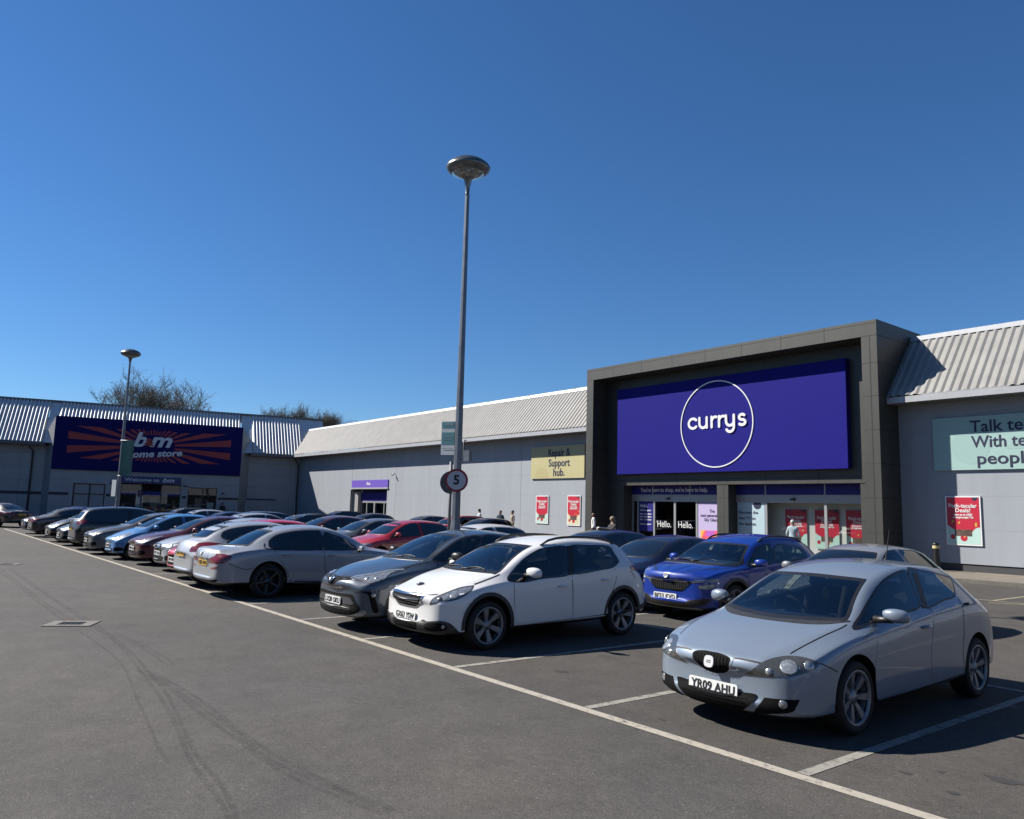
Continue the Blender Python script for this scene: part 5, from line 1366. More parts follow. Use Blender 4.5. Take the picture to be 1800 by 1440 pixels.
FEAT['leon'] = dict(
  headlight=[(0.306,0.076,0.506),(0.417,0.064,0.585),(0.487,0.139,0.653),(0.588,0.287,0.693),(0.724,0.377,0.690),(0.815,0.442,0.656),(0.789,0.342,0.596),(0.703,0.205,0.554),(0.578,0.116,0.535),(0.405,0.081,0.519)],
  lamp1=[(0.655,0.215,0.619)],
  lamp2=[(0.771,0.334,0.635)],
  lamp3=[(0.537,0.105,0.573)],
  grille=[(-0.153,0.049,0.653),(-0.070,0.080,0.675),(0.104,0.083,0.674),(0.227,0.066,0.656),(0.247,0.038,0.623),(0.177,0.053,0.537),(0.077,0.072,0.476),(-0.021,0.072,0.466),(-0.156,0.074,0.478),(-0.192,0.054,0.537),(-0.171,0.023,0.615)],
  emblem=[(0.028,0.004,0.587)],
  plate=[(-0.055,0.064,0.336)],
  intake=[(-0.479,0.093,0.347),(-0.346,0.078,0.345),(0.195,0.070,0.342),(0.404,0.085,0.355),(0.387,0.058,0.297),(0.278,0.067,0.223),(0.084,0.119,0.189),(-0.166,0.088,0.200),(-0.380,0.105,0.208),(-0.431,0.072,0.276)],
  mouthline=[(-0.494,0.098,0.390),(-0.044,0.073,0.418),(0.371,0.084,0.407),(0.422,0.088,0.392),(0.409,0.084,0.348),(0.342,0.063,0.245),(0.251,0.094,0.202),(0.122,0.143,0.185)],
  fogbox=[(0.495,0.097,0.355),(0.737,0.233,0.366),(0.718,0.210,0.312),(0.668,0.175,0.257),(0.379,0.111,0.205),(0.449,0.075,0.282)],
  fog=[(0.640,0.143,0.321)],
  hoodline=[(0.268,0.052,0.638),(0.361,0.074,0.638),(0.447,0.102,0.636)],
  wingline=[(0.816,0.441,0.653),(0.846,0.531,0.615),(0.863,0.630,0.571)],
  wsR=[(0.055,1.780,1.295),(0.525,1.887,1.279),(0.618,1.138,0.934),(0.112,0.930,0.915)],
  cowl=[(0.156,0.789,0.885),(0.632,1.112,0.924)],
  winF=[(0.754,1.114,0.876),(0.696,1.336,0.982),(0.650,1.606,1.110),(0.589,1.989,1.262),(0.568,2.302,1.334),(0.563,2.570,1.357),(0.636,2.526,1.261),(0.726,2.441,1.123),(0.800,2.345,1.006),(0.797,1.908,0.965),(0.787,1.474,0.922)],
  winR=[(0.563,2.622,1.358),(0.569,2.946,1.347),(0.592,3.292,1.302),(0.621,3.522,1.245),(0.721,3.380,1.141),(0.784,3.217,1.070),(0.795,2.933,1.049),(0.801,2.394,1.009)],
  doorF=[(0.836,1.348,0.855),(0.810,2.341,0.990),(0.834,2.488,0.968),(0.884,2.358,0.623),(0.876,2.374,0.330),(0.871,1.280,0.270),(0.883,1.246,0.519)],
  doorR=[(0.828,2.542,0.981),(0.796,3.185,1.055),(0.861,3.124,0.952),(0.881,3.075,0.723),(0.883,3.032,0.564),(0.873,3.037,0.326),(0.876,2.391,0.334),(0.884,2.383,0.620)],
  hF=[(0.871,2.256,0.854)],
  rep=[(0.875,1.199,0.721)],
  crease=[(0.850,1.342,0.837),(0.856,2.254,0.912),(0.860,3.043,0.956),(0.836,3.485,1.002)],
)
FEAT['peug'] = dict(
  headlight=[(0.511,0.098,0.604),(0.540,0.123,0.677),(0.567,0.178,0.714),(0.601,0.319,0.766),(0.640,0.505,0.825),(0.719,0.667,0.851),(0.782,0.593,0.803),(0.804,0.487,0.742),(0.792,0.404,0.702),(0.762,0.320,0.672),(0.702,0.226,0.654),(0.651,0.185,0.661),(0.611,0.139,0.628)],
  lamp1=[(0.734,0.337,0.729)],
  lamp2=[(0.627,0.185,0.683)],
  grille=[(-0.198,0.055,0.733),(0.200,0.065,0.738),(0.488,0.125,0.714),(0.469,0.081,0.634),(0.291,0.079,0.529),(0.033,0.073,0.525),(-0.215,0.075,0.542),(-0.138,0.010,0.650)],
  emblem=[(-0.005,0.241,0.801)],
  plate=[(-0.005,0.071,0.413)],
  lower=[(-0.440,0.088,0.386),(-0.258,0.050,0.358),(0.272,0.055,0.360),(0.387,0.084,0.410),(0.471,0.092,0.383),(0.688,0.187,0.416),(0.753,0.279,0.376),(0.757,0.343,0.257),(0.756,0.527,0.231),(0.737,0.529,0.225),(0.609,0.340,0.212),(0.328,0.141,0.226),(-0.393,0.123,0.236),(-0.526,0.141,0.250)],
  lip=[(-0.523,0.145,0.247),(-0.384,0.135,0.231),(0.313,0.120,0.231),(0.698,0.308,0.233),(0.620,0.355,0.212),(0.333,0.145,0.225),(-0.141,0.083,0.236),(-0.408,0.108,0.247)],
  intake=[(-0.246,0.036,0.352),(0.367,0.056,0.341),(0.270,0.092,0.240),(-0.264,0.066,0.257)],
  fogbox=[(0.488,0.090,0.354),(0.720,0.227,0.393),(0.718,0.240,0.289),(0.474,0.103,0.272)],
  fog=[(0.700,0.205,0.337)],
  hoodline=[(0.504,0.130,0.710),(0.567,0.192,0.723)],
  hood2=[(0.703,0.679,0.861),(0.708,0.849,0.906),(0.704,1.030,0.955),(0.699,1.116,0.983)],
  wsR=[(0.167,1.820,1.370),(0.518,1.917,1.353),(0.674,1.102,0.992),(0.247,0.952,0.992)],
  winF=[(0.801,1.173,0.910),(0.701,1.383,1.065),(0.644,1.599,1.190),(0.602,1.847,1.292),(0.596,1.998,1.329),(0.615,2.417,1.358),(0.728,2.375,1.168),(0.849,2.297,0.951),(0.845,1.794,0.913),(0.847,1.425,0.873)],
  winR=[(0.617,2.492,1.357),(0.610,2.898,1.368),(0.604,3.353,1.350),(0.675,3.409,1.250),(0.759,3.430,1.137),(0.792,3.386,1.096),(0.837,3.213,1.031),(0.846,2.977,1.005),(0.849,2.363,0.956),(0.746,2.407,1.141)],
  doorF=[(0.846,1.265,0.859),(0.853,2.284,0.931),(0.854,2.331,0.930),(0.858,2.350,0.324),(0.853,1.304,0.294),(0.868,1.264,0.592)],
  doorR=[(0.855,2.359,0.929),(0.845,3.205,1.003),(0.856,3.279,0.901),(0.864,3.191,0.704),(0.864,3.090,0.524),(0.855,3.091,0.354),(0.858,2.370,0.323)],
  hF=[(0.866,2.163,0.794)],
  hR=[(0.862,3.035,0.859)],
  tail=[(0.799,3.649,1.047),(0.676,3.857,1.058),(0.640,3.982,0.980),(0.679,4.006,0.887),(0.777,3.930,0.843),(0.817,3.830,0.869),(0.677,4.004,0.894),(0.709,3.914,0.960),(0.822,3.635,1.017)],
)
FEAT['chr'] = dict(
  headlight=[(0.378,0.138,0.785),(0.396,0.220,0.813),(0.523,0.338,0.843),(0.608,0.478,0.875),(0.668,0.646,0.911),(0.754,0.837,0.924),(0.757,0.692,0.890),(0.766,0.592,0.861),(0.825,0.469,0.788),(0.783,0.335,0.745),(0.725,0.262,0.735),(0.581,0.206,0.765),(0.482,0.151,0.775)],
  lamp1=[(0.715,0.395,0.810)],
  lamp2=[(0.611,0.293,0.799)],
  upper=[(0.053,0.089,0.789),(0.343,0.168,0.798),(0.482,0.151,0.775),(0.311,0.069,0.758),(0.239,0.040,0.741),(0.169,0.013,0.677),(0.078,0.021,0.739)],
  emblem=[(0.132,0.025,0.738)],
  lower=[(-0.311,0.080,0.540),(0.192,0.075,0.553),(0.508,0.097,0.583),(0.644,0.139,0.451),(0.700,0.180,0.353),(0.517,0.111,0.273),(-0.388,0.109,0.241),(-0.199,0.025,0.355),(-0.302,0.079,0.474)],
  plate=[(-0.065,0.073,0.436)],
  lip=[(-0.396,0.090,0.257),(-0.381,0.122,0.235),(0.470,0.110,0.256),(0.700,0.180,0.347),(0.728,0.227,0.285),(0.447,0.157,0.228),(-0.121,0.100,0.230),(-0.388,0.109,0.241)],
  vent=[(0.765,0.261,0.612),(0.801,0.320,0.608),(0.816,0.345,0.494),(0.827,0.387,0.333),(0.820,0.364,0.345),(0.801,0.314,0.482)],
  fog=[(0.797,0.309,0.568)],
  edge=[(0.578,0.112,0.601),(0.635,0.135,0.605),(0.771,0.270,0.618)],
  wsR=[(0.042,2.039,1.447),(0.410,2.068,1.424),(0.697,1.288,1.055),(0.313,1.130,1.047)],
  winF=[(0.721,1.349,1.063),(0.628,1.636,1.225),(0.521,2.019,1.393),(0.555,2.361,1.437),(0.646,2.339,1.328),(0.756,1.998,1.137),(0.797,1.641,1.040)],
)
FEAT['bmw'] = dict(
  tail=[(-0.355,4.856,0.682),(-0.466,4.875,0.777),(-0.606,4.823,0.832),(-0.613,4.802,0.872),(-0.734,4.708,0.872),(-0.860,4.579,0.837),(-0.866,4.610,0.772),(-0.842,4.691,0.712),(-0.701,4.830,0.692)],
  plate=[(-0.028,4.857,0.666)],
  recess=[(0.228,4.885,0.768),(-0.391,4.886,0.779),(-0.327,4.869,0.741),(0.259,4.866,0.730)],
  lower=[(-0.103,4.885,0.345),(-0.604,4.826,0.339),(-0.615,4.787,0.305),(-0.558,4.716,0.272),(0.485,4.805,0.301),(0.494,4.825,0.316),(0.095,4.779,0.277)],
  refl=[(-0.441,4.853,0.587),(-0.755,4.803,0.625),(-0.774,4.788,0.607),(-0.648,4.844,0.573)],
  bootline=[(-0.338,4.862,0.864),(-0.606,4.823,0.832),(-0.417,4.871,0.747),(-0.348,4.854,0.634),(0.293,4.855,0.623)],
  rwR=[(-0.173,3.669,1.323),(-0.452,3.645,1.298),(-0.655,4.188,1.025),(-0.416,4.344,1.013)],
  winR=[(-0.732,3.827,1.085),(-0.634,3.712,1.192),(-0.595,3.519,1.266),(-0.583,3.172,1.321),(-0.592,2.791,1.332),(-0.619,2.650,1.297),(-0.891,2.724,0.956),(-0.890,3.729,0.960)],
  winF=[(-0.626,2.576,1.284),(-0.629,2.376,1.256),(-0.659,2.168,1.187),(-0.742,2.014,1.077),(-0.871,1.930,0.947),(-0.890,2.664,0.955)],
  doorR=[(-0.904,3.746,0.929),(-0.908,2.700,0.918),(-0.867,2.615,0.249),(-0.902,3.359,0.287),(-0.925,3.414,0.428),(-0.928,3.558,0.670)],
  doorF=[(-0.907,2.646,0.917),(-0.898,1.863,0.908),(-0.929,1.799,0.632),(-0.810,1.713,0.225),(-0.864,2.578,0.247)],
  hR=[(-0.922,3.510,0.832)],
  hF=[(-0.922,2.505,0.817)],
  bumpline=[(-0.857,4.655,0.713),(-0.890,4.533,0.649),(-0.908,4.327,0.582),(-0.915,4.173,0.604)],
)
FEAT['kamiq'] = dict(
  grille=[(-0.549,0.104,0.705),(-0.209,0.062,0.708),(-0.097,0.070,0.672),(0.043,0.069,0.676),(0.442,0.080,0.719),(0.351,0.082,0.597),(0.264,0.078,0.537),(-0.124,0.074,0.536),(-0.478,0.094,0.565)],
  emblem=[(0.026,0.006,0.792)],
  headlight=[(0.450,0.084,0.707),(0.537,0.099,0.735),(0.733,0.236,0.764),(0.823,0.400,0.775),(0.819,0.377,0.738),(0.679,0.167,0.722),(0.497,0.094,0.694)],
  lower_lamp=[(0.605,0.123,0.645),(0.680,0.165,0.673),(0.805,0.338,0.690),(0.780,0.286,0.612),(0.667,0.154,0.598)],
  plate=[(-0.096,0.061,0.410)],
  lower=[(-0.496,0.088,0.381),(-0.368,0.054,0.342),(0.192,0.028,0.331),(0.458,0.086,0.408),(0.760,0.255,0.440),(0.689,0.179,0.351),(0.214,0.057,0.279),(-0.546,0.206,0.244)],
  skid=[(-0.574,0.186,0.254),(-0.034,0.166,0.236),(0.600,0.237,0.243),(0.526,0.305,0.229),(-0.030,0.168,0.235),(-0.555,0.200,0.247)],
  wsR=[(0.188,1.638,1.354),(0.591,1.737,1.340),(0.797,1.057,0.974),(0.416,0.655,0.996)],
  winF=[(0.837,1.260,0.972),(0.729,1.529,1.142),(0.654,1.772,1.292),(0.644,1.983,1.341),(0.666,2.266,1.340),(0.854,2.050,1.020)],
  winR=[(0.671,2.377,1.340),(0.673,2.859,1.336),(0.683,3.165,1.307),(0.846,3.103,1.086),(0.856,2.130,1.023)],
  hood2=[(0.133,0.017,0.809),(0.438,0.225,0.897),(0.679,0.597,0.950)],
)
# ------------------------------------------------------------------ the five nearest cars
def sym(h): return list(h)+[(-x, z) for x, z in reversed(h) if abs(x) > 1e-6]
def fv(pts): return [(p[0], p[2]) for p in pts]
def sv(pts): return [(p[1], p[2]) for p in pts]
def lens(c, p, r, m=None, parent=None, vw=35, dep=.012, both=True):
    """round lamp bowl set on the surface"""
    out = []
    for k, sg in enumerate((1, -1) if both else (1,)):
        l, n = c.surf.near(Vector(p)); l = l+n*.004; q = n.to_track_quat('Z', 'Y').to_matrix().to_4x4()
        mb = MB(); mb.xf = Matrix.Translation(l) @ q
        mb.lathe([(r, -.004), (r*.97, .003), (r*.90, .004), (r*.62, .009), (r*.3, .012), (0, .013)], 24)
        o = mb.build('lens', m or LAMPLENS, (parent[k] if parent else c.root))
        if sg < 0:
            for v in o.data.vertices: v.co.x *= -1
            o.data.flip_normals()
    return out
def gaps(c, rows, m=1, w=.012):
    """shut lines joined into the body mesh"""
    mb = MB()
    for pts, vw, both in rows: c.line(mb, pts, vw, w, .0015, m, False, both)
    t = mb.build('gaps', BLACK); bm = bmesh.new(); bm.from_mesh(c.body.data); bm.from_mesh(t.data); bm.to_mesh(c.body.data); bm.free(); bpy.data.objects.remove(t)
def arch_trim(c, m=PLASTIC, w=.055, a0=-18, a1=198, g=.08):
    sp = c.sp
    for y in (sp['wf'], sp['wr']):
        R_ = sp['r']+g; p = [(y+R_*math.cos(R(a)), sp['r']+.015+R_*math.sin(R(a))) for a in range(a0, a1+1, 12)]
        for sg in (1, -1):
            mb = MB(); c.line(mb, p, 'side', w, .006, 0, False, False, False, .04)
            for v in mb.v: v.x *= sg
            mb.build('arch_trim', m, c.root)
def wipers(c, z, xs=((-.55, .02), (-.02, .45))):
    for a, b in xs:
        mb = MB(); pts = []
        for i in range(7):
            x = a+(b-a)*i/6; l, n = c.snap(Vector((x, z+.035*math.sin(i*.5))), 'front'); pts.append(l+n*.014)
        mb.tube(pts, .008, 5); mb.build('wiper', BLACK, c.root)
def rails(c, m, y0, y1, x, lift=.045):
    for sg in (1, -1):
        mb = MB(); pts = []
        for i in range(11):
            u = i/10; y = y0+(y1-y0)*u; l, n = c.surf.ray(Vector((x, y, 3)), Vector((0, 0, -1))); h = lift*min(1, u/.12, (1-u)/.12)
            pts.append(Vector((l.x*sg, y, l.z+.004+h)))
        mb.tube(pts, [.016]+[.019]*9+[.014], 8); mb.build('roof_rail', m, c.root)
def emblem(c, p, r, m=EMBLEM, shape='disc'):
    l, n = c.surf.near(Vector(p)); l = l+n*.014; l.x = 0; n.x = 0; q = n.normalized().to_track_quat('Z', 'Y').to_matrix().to_4x4()
    mb = MB(); mb.xf = Matrix.Translation(l) @ q
    if shape == 'square':
        k = smooth_poly([(-r, -r*.95), (r*.92, -r), (r, r*.95), (-r*.92, r)], 5, True); mb.prism([(a, b, -.01) for a, b in k], (0, 0, .012))
        for (x0, x1, y0, y1) in ((-r*.5, r*.55, .10*r, .24*r), (-r*.55, r*.5, -.24*r, -.10*r)): mb.box(x0, x1, y0, y1, .002, .004, 1)
    elif shape == 'lion':
        mb.tube([(-r, -r*.6, 0), (-r*.3, -r*.1, .004), (r*.2, r*.3, .004), (r*.9, r*.9, 0)], [r*.2, r*.4, r*.35, r*.15], 6); mb.tube([(-r*.2, -r*.9, 0), (0, 0, .004), (r*.6, -.1*r, 0)], r*.18, 6); mb.tube([(-r*.9, .1*r, 0), (0, .2*r, .004)], r*.15, 6)
    elif shape == 'wing':
        mb.lathe([(r, 0), (r, .006), (r*.8, .008), (r*.78, .002), (0, .002)], 24); mb.tube([(-r*.5, -r*.4, .006), (0, .1*r, .008), (r*.6, r*.5, .006)], r*.16, 6)
    else:
        mb.lathe([(r, 0), (r, .006), (r*.85, .009), (r*.72, .004), (r*.70, .004), (0, .005)], 28)
        mb.tube([(-r*.7, 0, .006), (r*.7, 0, .006)], r*.12, 6); mb.tube([(0, -r*.6, .006), (0, r*.6, .006)], r*.10, 6)
    return mb.build('emblem', [m, BLACK], c.root)
def glazing(c, ws, wins, rear=None, cut=True, surround=True, wrim=.022):
    sp = c.sp
    if rear is None:
        zt, zb_ = sp['rhead'][1]-.035, sp['rbase'][1]+.03; xt, xb = sp['W']*sp['xr']-.07, sp['W']*sp['xC']-.03
        rear = [(0, zt), (xt*.8, zt-.005), (xt, zt-.03), (xb, zb_+.03), (xb*.9, zb_), (0, zb_-.01)]
    c.ws, c.wins, c.rear = sym(ws), wins, sym(rear)
    if cut:
        c.hole(c.ws, 'front', -.8, sp['header'][0]+.35, .02)
        for w in wins: c.hole(w, 'side', -2, 2, .018)
        c.hole(c.rear, 'rear', -sp['L']-.6, -sp['rhead'][0]+.25, .02)
        c.cabin()
def panes(c, g=None, sg=None):
    g = g or CARGLASS
    c.panel('windscreen', c.ws, 'front', g, .004, .004, rim=BLACK, rimw=.026, step=.07)
    c.panel('rear_window', c.rear, 'rear', sg or g, .004, .004, rim=BLACK, rimw=.026, step=.07)
    for w in c.wins: c.panel('side_window', w, 'side', sg or g, .004, .004, both=True, rim=BLACK, rimw=.016, step=.06)

def build_leon():
    k = 'leon'; F = FEAT[k]; c = Car('parked_car', HS[k], PM[k], 3)
    glazing(c, [(0, 1.300), (.3, 1.292), (.47, 1.282), (.515, 1.262), (.585, 1.10), (.655, .945), (.60, .928), (.3, .915), (0, .910)], [sv(F['winF']), sv(F['winR'])])
    c.wheel_arches(.362); c.cut(); panes(c)
    c.panel('window_surround', [(2.40, 1.0), (2.49, 1.0), (2.80, 1.352), (2.68, 1.352)], 'side', BLACK, .0055, both=True, smooth=False)
    c.panel('cowl_panel', sym([(0, .985), (.35, 1.01), (.66, 1.19), (.655, 1.13), (.5, .965), (.3, .87), (0, .825)]), 'top', PLASTIC, .004, step=.06)
    dF = c.panel('door', sv(F['doorF']), 'side', c.pm, .0035, .006, both=True, step=.07, n=3, sharp=(0, 1, 4, 5))
    dR = c.panel('door', sv(F['doorR']), 'side', c.pm, .0035, .006, both=True, step=.07, n=3, sharp=(0, 6))
    c.handle(dF, 2.30, .835); c.handle(dR, 3.33, 1.0, .05, BLACK)
    hl = c.panel('headlight', F['headlight'], 40, LAMPDARK, .004, .006, both=True, step=.035, sharp=(0, 5), rim=LAMPDARK, rimw=.012)
    lens(c, F['lamp1'][0], .072, None, hl); lens(c, F['lamp2'][0], .043, None, hl); lens(c, F['lamp3'][0], .03, LAMPBODY, hl)
    g = sym([(0, .678), (.08, .677), (.18, .662), (.225, .63), (.203, .545), (.14, .484), (.065, .462), (0, .457)])
    gr = c.panel('grille', g, 'front', GRILLE, .004, .004, rim=c.pm, rimw=.020, step=.03)[0]
    mb = MB()
    for i in range(-5, 6):
        x = i*.033; zt = .655-abs(x)*.12; zb = .49+max(0, abs(x)-.10)*1.1
        c.line(mb, [(x, zt), (x, (zt+zb)/2), (x, zb)], 'front', .008, .010, 0, False, False)
    mb.build('slats', GRILLE, gr)
    emblem(c, (0, .02, .578), .042, EMBLEM, 'square')
    c.panel('air_intake', sym([(0, .352), (.20, .355), (.40, .368), (.425, .345), (.385, .285), (.28, .215), (.10, .188), (0, .186)]), 'front', GRILLE, .010, .010, step=.025)
    mb = MB()
    for z in (.215, .24, .265, .29, .315): c.line(mb, [(-.36+(.33-z)*.8, z), (0, z), (.36-(.33-z)*.8, z)], 'front', .007, .0125, 0, False, False)
    mb.build('intake_mesh', GRILLE, c.root)
    fb = c.panel('fog_recess', fv(F['fogbox']), 'front', GRILLE, .007, .008, both=True, step=.025, sharp=(0, 1, 4))
    lens(c, F['fog'][0], .036, LAMPBODY, fb)
    c.plate('YR09 AHU', 0, .362, tilt=.08, pad=.03)
    gaps(c, [([(.23, .640), (.30, .642), (.42, .634), (.47, .628)], 'front', True), ([(.60, .33), (.655, .62), (.685, .95), (.69, 1.12)], 'top', True), (sv(F['wingline']), 'side', True), ([(.58, .30), (.60, .24)], 'side', True),
             ([(1.402, .86), (1.33, .70), (1.318, .50), (1.41, .24)], 'side', True), ([(2.40, .99), (2.545, .965), (2.445, .61), (2.478, .30)], 'side', True),
             ([(3.27, 1.055), (3.21, .93), (3.17, .70), (3.125, .55), (3.17, .30)], 'side', True), ([(1.42, .232), (2.2, .262), (3.16, .295)], 'side', True), ([(1.42, .165), (3.14, .215)], 'side', True)])
    mb = MB(); c.line(mb, [(1.15, .80), (1.5, .842), (2.3, .905), (3.1, .95), (3.5, .972)], 'side', .012, .004, 0); mb.build('crease', c.pm, c.root)
    c.panel('tail_light', [(.52, .98), (.80, 1.02), (.845, .90), (.78, .80), (.52, .82)], 'rear', REDLAMP, .004, .004, both=True, step=.05)
    c.plate('YR09 AHU', 0, .62, rear=True, yellow=True)
    c.mirrors(1.47, 1.005, .975, size=(.115, .075, .062)); c.wheels('seven'); c.interior()
    mb = MB(); l, n = c.surf.ray(Vector((0, 3.30, 3)), Vector((0, 0, -1))); mb.tube([l, l+Vector((0, .03, .02)), l+Vector((0, .14, .36))], [.012, .008, .003], 6); mb.build('aerial', BLACK, c.root)
    mb = MB(); mb.box(-.12, .12, 2.03, 2.05, 1.17, 1.24); mb.build('mirror', BLACK, c.root)
    mb = MB(); mb.ball((-.02, 2.02, 1.08), (.045, .02, .065), 8); mb.ball((-.02, 2.0, 1.13), (.025, .02, .03), 8); mb.build('hanging_mascot', mat('toy_yellow', (.50, .42, .05), .6), c.root)
    return c, 'silver blue hatchback with plate YR09 AHU, nearest car in the lot'

def build_peug():
    k = 'peug'; F = FEAT[k]; c = Car('parked_car', HS[k], PM[k], 3)
    glazing(c, [(0, 1.372), (.3, 1.366), (.44, 1.356), (.475, 1.34), (.565, 1.16), (.665, .995), (.60, .985), (.3, .985), (0, .985)], [sv(F['winF']), sv(F['winR'])])
    c.wheel_arches(.375); c.cut(); panes(c)
    c.panel('window_surround', [(2.27, .945), (2.40, .955), (2.56, 1.36), (2.44, 1.358)], 'side', BLACK, .0055, both=True, smooth=False)
    dF = c.panel('door', sv(F['doorF']), 'side', c.pm, .0035, .006, both=True, step=.07, n=3, sharp=(0, 1, 2, 3, 4))
    dR = c.panel('door', sv(F['doorR']), 'side', c.pm, .0035, .006, both=True, step=.07, n=3, sharp=(0, 5, 6))
    c.handle(dF, 2.15, .795); c.handle(dR, 3.02, .86)
    hl = c.panel('headlight', F['headlight'], 40, LAMPBODY, .004, .006, both=True, step=.035, sharp=(0, 5), rim=LAMPDARK, rimw=.016)
    lens(c, F['lamp1'][0], .055, None, hl); lens(c, F['lamp2'][0], .035, LAMPDARK, hl)
    g = sym([(0, .728), (.25, .732), (.40, .722), (.41, .70), (.34, .60), (.24, .532), (.1, .524), (0, .522)])
    gr = c.panel('grille', g, 'front', GRILLE, .005, .006, rim=CHROME, rimw=.026, step=.04)[0]
    mb = MB()
    for z, x in ((.665, .345), (.625, .315), (.582, .27)): c.line(mb, [(-x, z), (0, z), (x, z)], 'front', .014, .010, 0, False, False)
    mb.build('slats', mat('chrome_dull', (.30, .31, .32), .3, .9), gr)
    emblem(c, (0, .27, .80), .05, LAMPDARK, 'lion')
    c.panel('lower_bumper', sym([(0, .365), (.30, .365), (.40, .40), (.47, .385), (.60, .40), (.70, .405), (.765, .36), (.78, .245), (.60, .205), (.3, .212), (0, .214)]), 'front', PLASTIC, .010, .012, step=.028)
    c.panel('skid_plate', sym([(0, .262), (.45, .258), (.60, .25), (.62, .215), (.4, .205), (0, .208)]), 'front', mat('skid_grey', (.10, .10, .105), .5, .2), .014, .012, step=.03)
    c.panel('air_intake', sym([(0, .350), (.27, .350), (.30, .335), (.26, .262), (0, .258)]), 'front', GRILLE, .013, .002, step=.03)
    mb = MB()
    for z in (.275, .300, .325): c.line(mb, [(-.25, z), (0, z), (.25, z)], 'front', .008, .016, 0, False, False)
    mb.build('intake_mesh', GRILLE, c.root)
    fb = c.panel('fog_recess', [(.47, .355), (.70, .375), (.705, .29), (.47, .275)], 'front', GRILLE, .0135, .002, both=True, step=.04)
    lens(c, F['fog'][0], .035, LAMPBODY, fb)
    c.plate('GX63 YSW', -.02, .418, tilt=.10, pad=.022)
    gaps(c, [([(.43, .722), (.50, .728), (.55, .735)], 'front', True), (sv(F['hood2']), 'side', True), ([(1.262, .90), (1.262, .6), (1.315, .285)], 'side', True), ([(2.345, .945), (2.372, .32)], 'side', True),
             ([(3.24, 1.02), (3.285, .90), (3.20, .70), (3.10, .52), (3.11, .35)], 'side', True), ([(1.32, .287), (2.2, .316), (3.10, .348)], 'side', True), ([(3.62, .98), (3.72, .86)], 'side', True)])
    for y0, y1, z0, z1 in ((1.24, 3.06, .275, .315),):
        c.panel('sill_trim', [(y0, .19), (y0, z0), (y1, z1), (y1, .21)], 'side', PLASTIC, .006, .004, both=True, smooth=False, step=.07)
    arch_trim(c, PLASTIC, .05, g=.075)
    c.panel('tail_light', [(3.62, 1.03), (3.70, 1.055), (3.84, 1.03), (3.98, .95), (4.02, .84), (3.96, .835), (3.93, .90), (3.80, .97), (3.66, .99)], 'side', REDLAMP, .005, .005, both=True, step=.04)
    c.panel('lower_bumper', sym([(0, .48), (.5, .48), (.80, .44), (.82, .30), (.5, .27), (0, .27)]), 'rear', PLASTIC, .006, .006, step=.06)
    c.panel('rear_bumper_corner', [(3.83, .42), (4.06, .46), (4.12, .32), (3.85, .30)], 'side', PLASTIC, .006, .004, both=True)
    c.plate('GX63 YSW', 0, .74, rear=True, yellow=True)
    c.mirrors(1.50, 1.02, .985, size=(.125, .08, .068)); c.wheels('six'); c.interior(); wipers(c, 1.0)
    rails(c, PLASTIC, 1.98, 3.52, .545, .05)
    mb = MB(); mb.box(-.12, .12, 1.97, 1.99, 1.24, 1.31); mb.build('mirror', BLACK, c.root)
    return c, 'white crossover with roof rails and plate GX63 YSW'

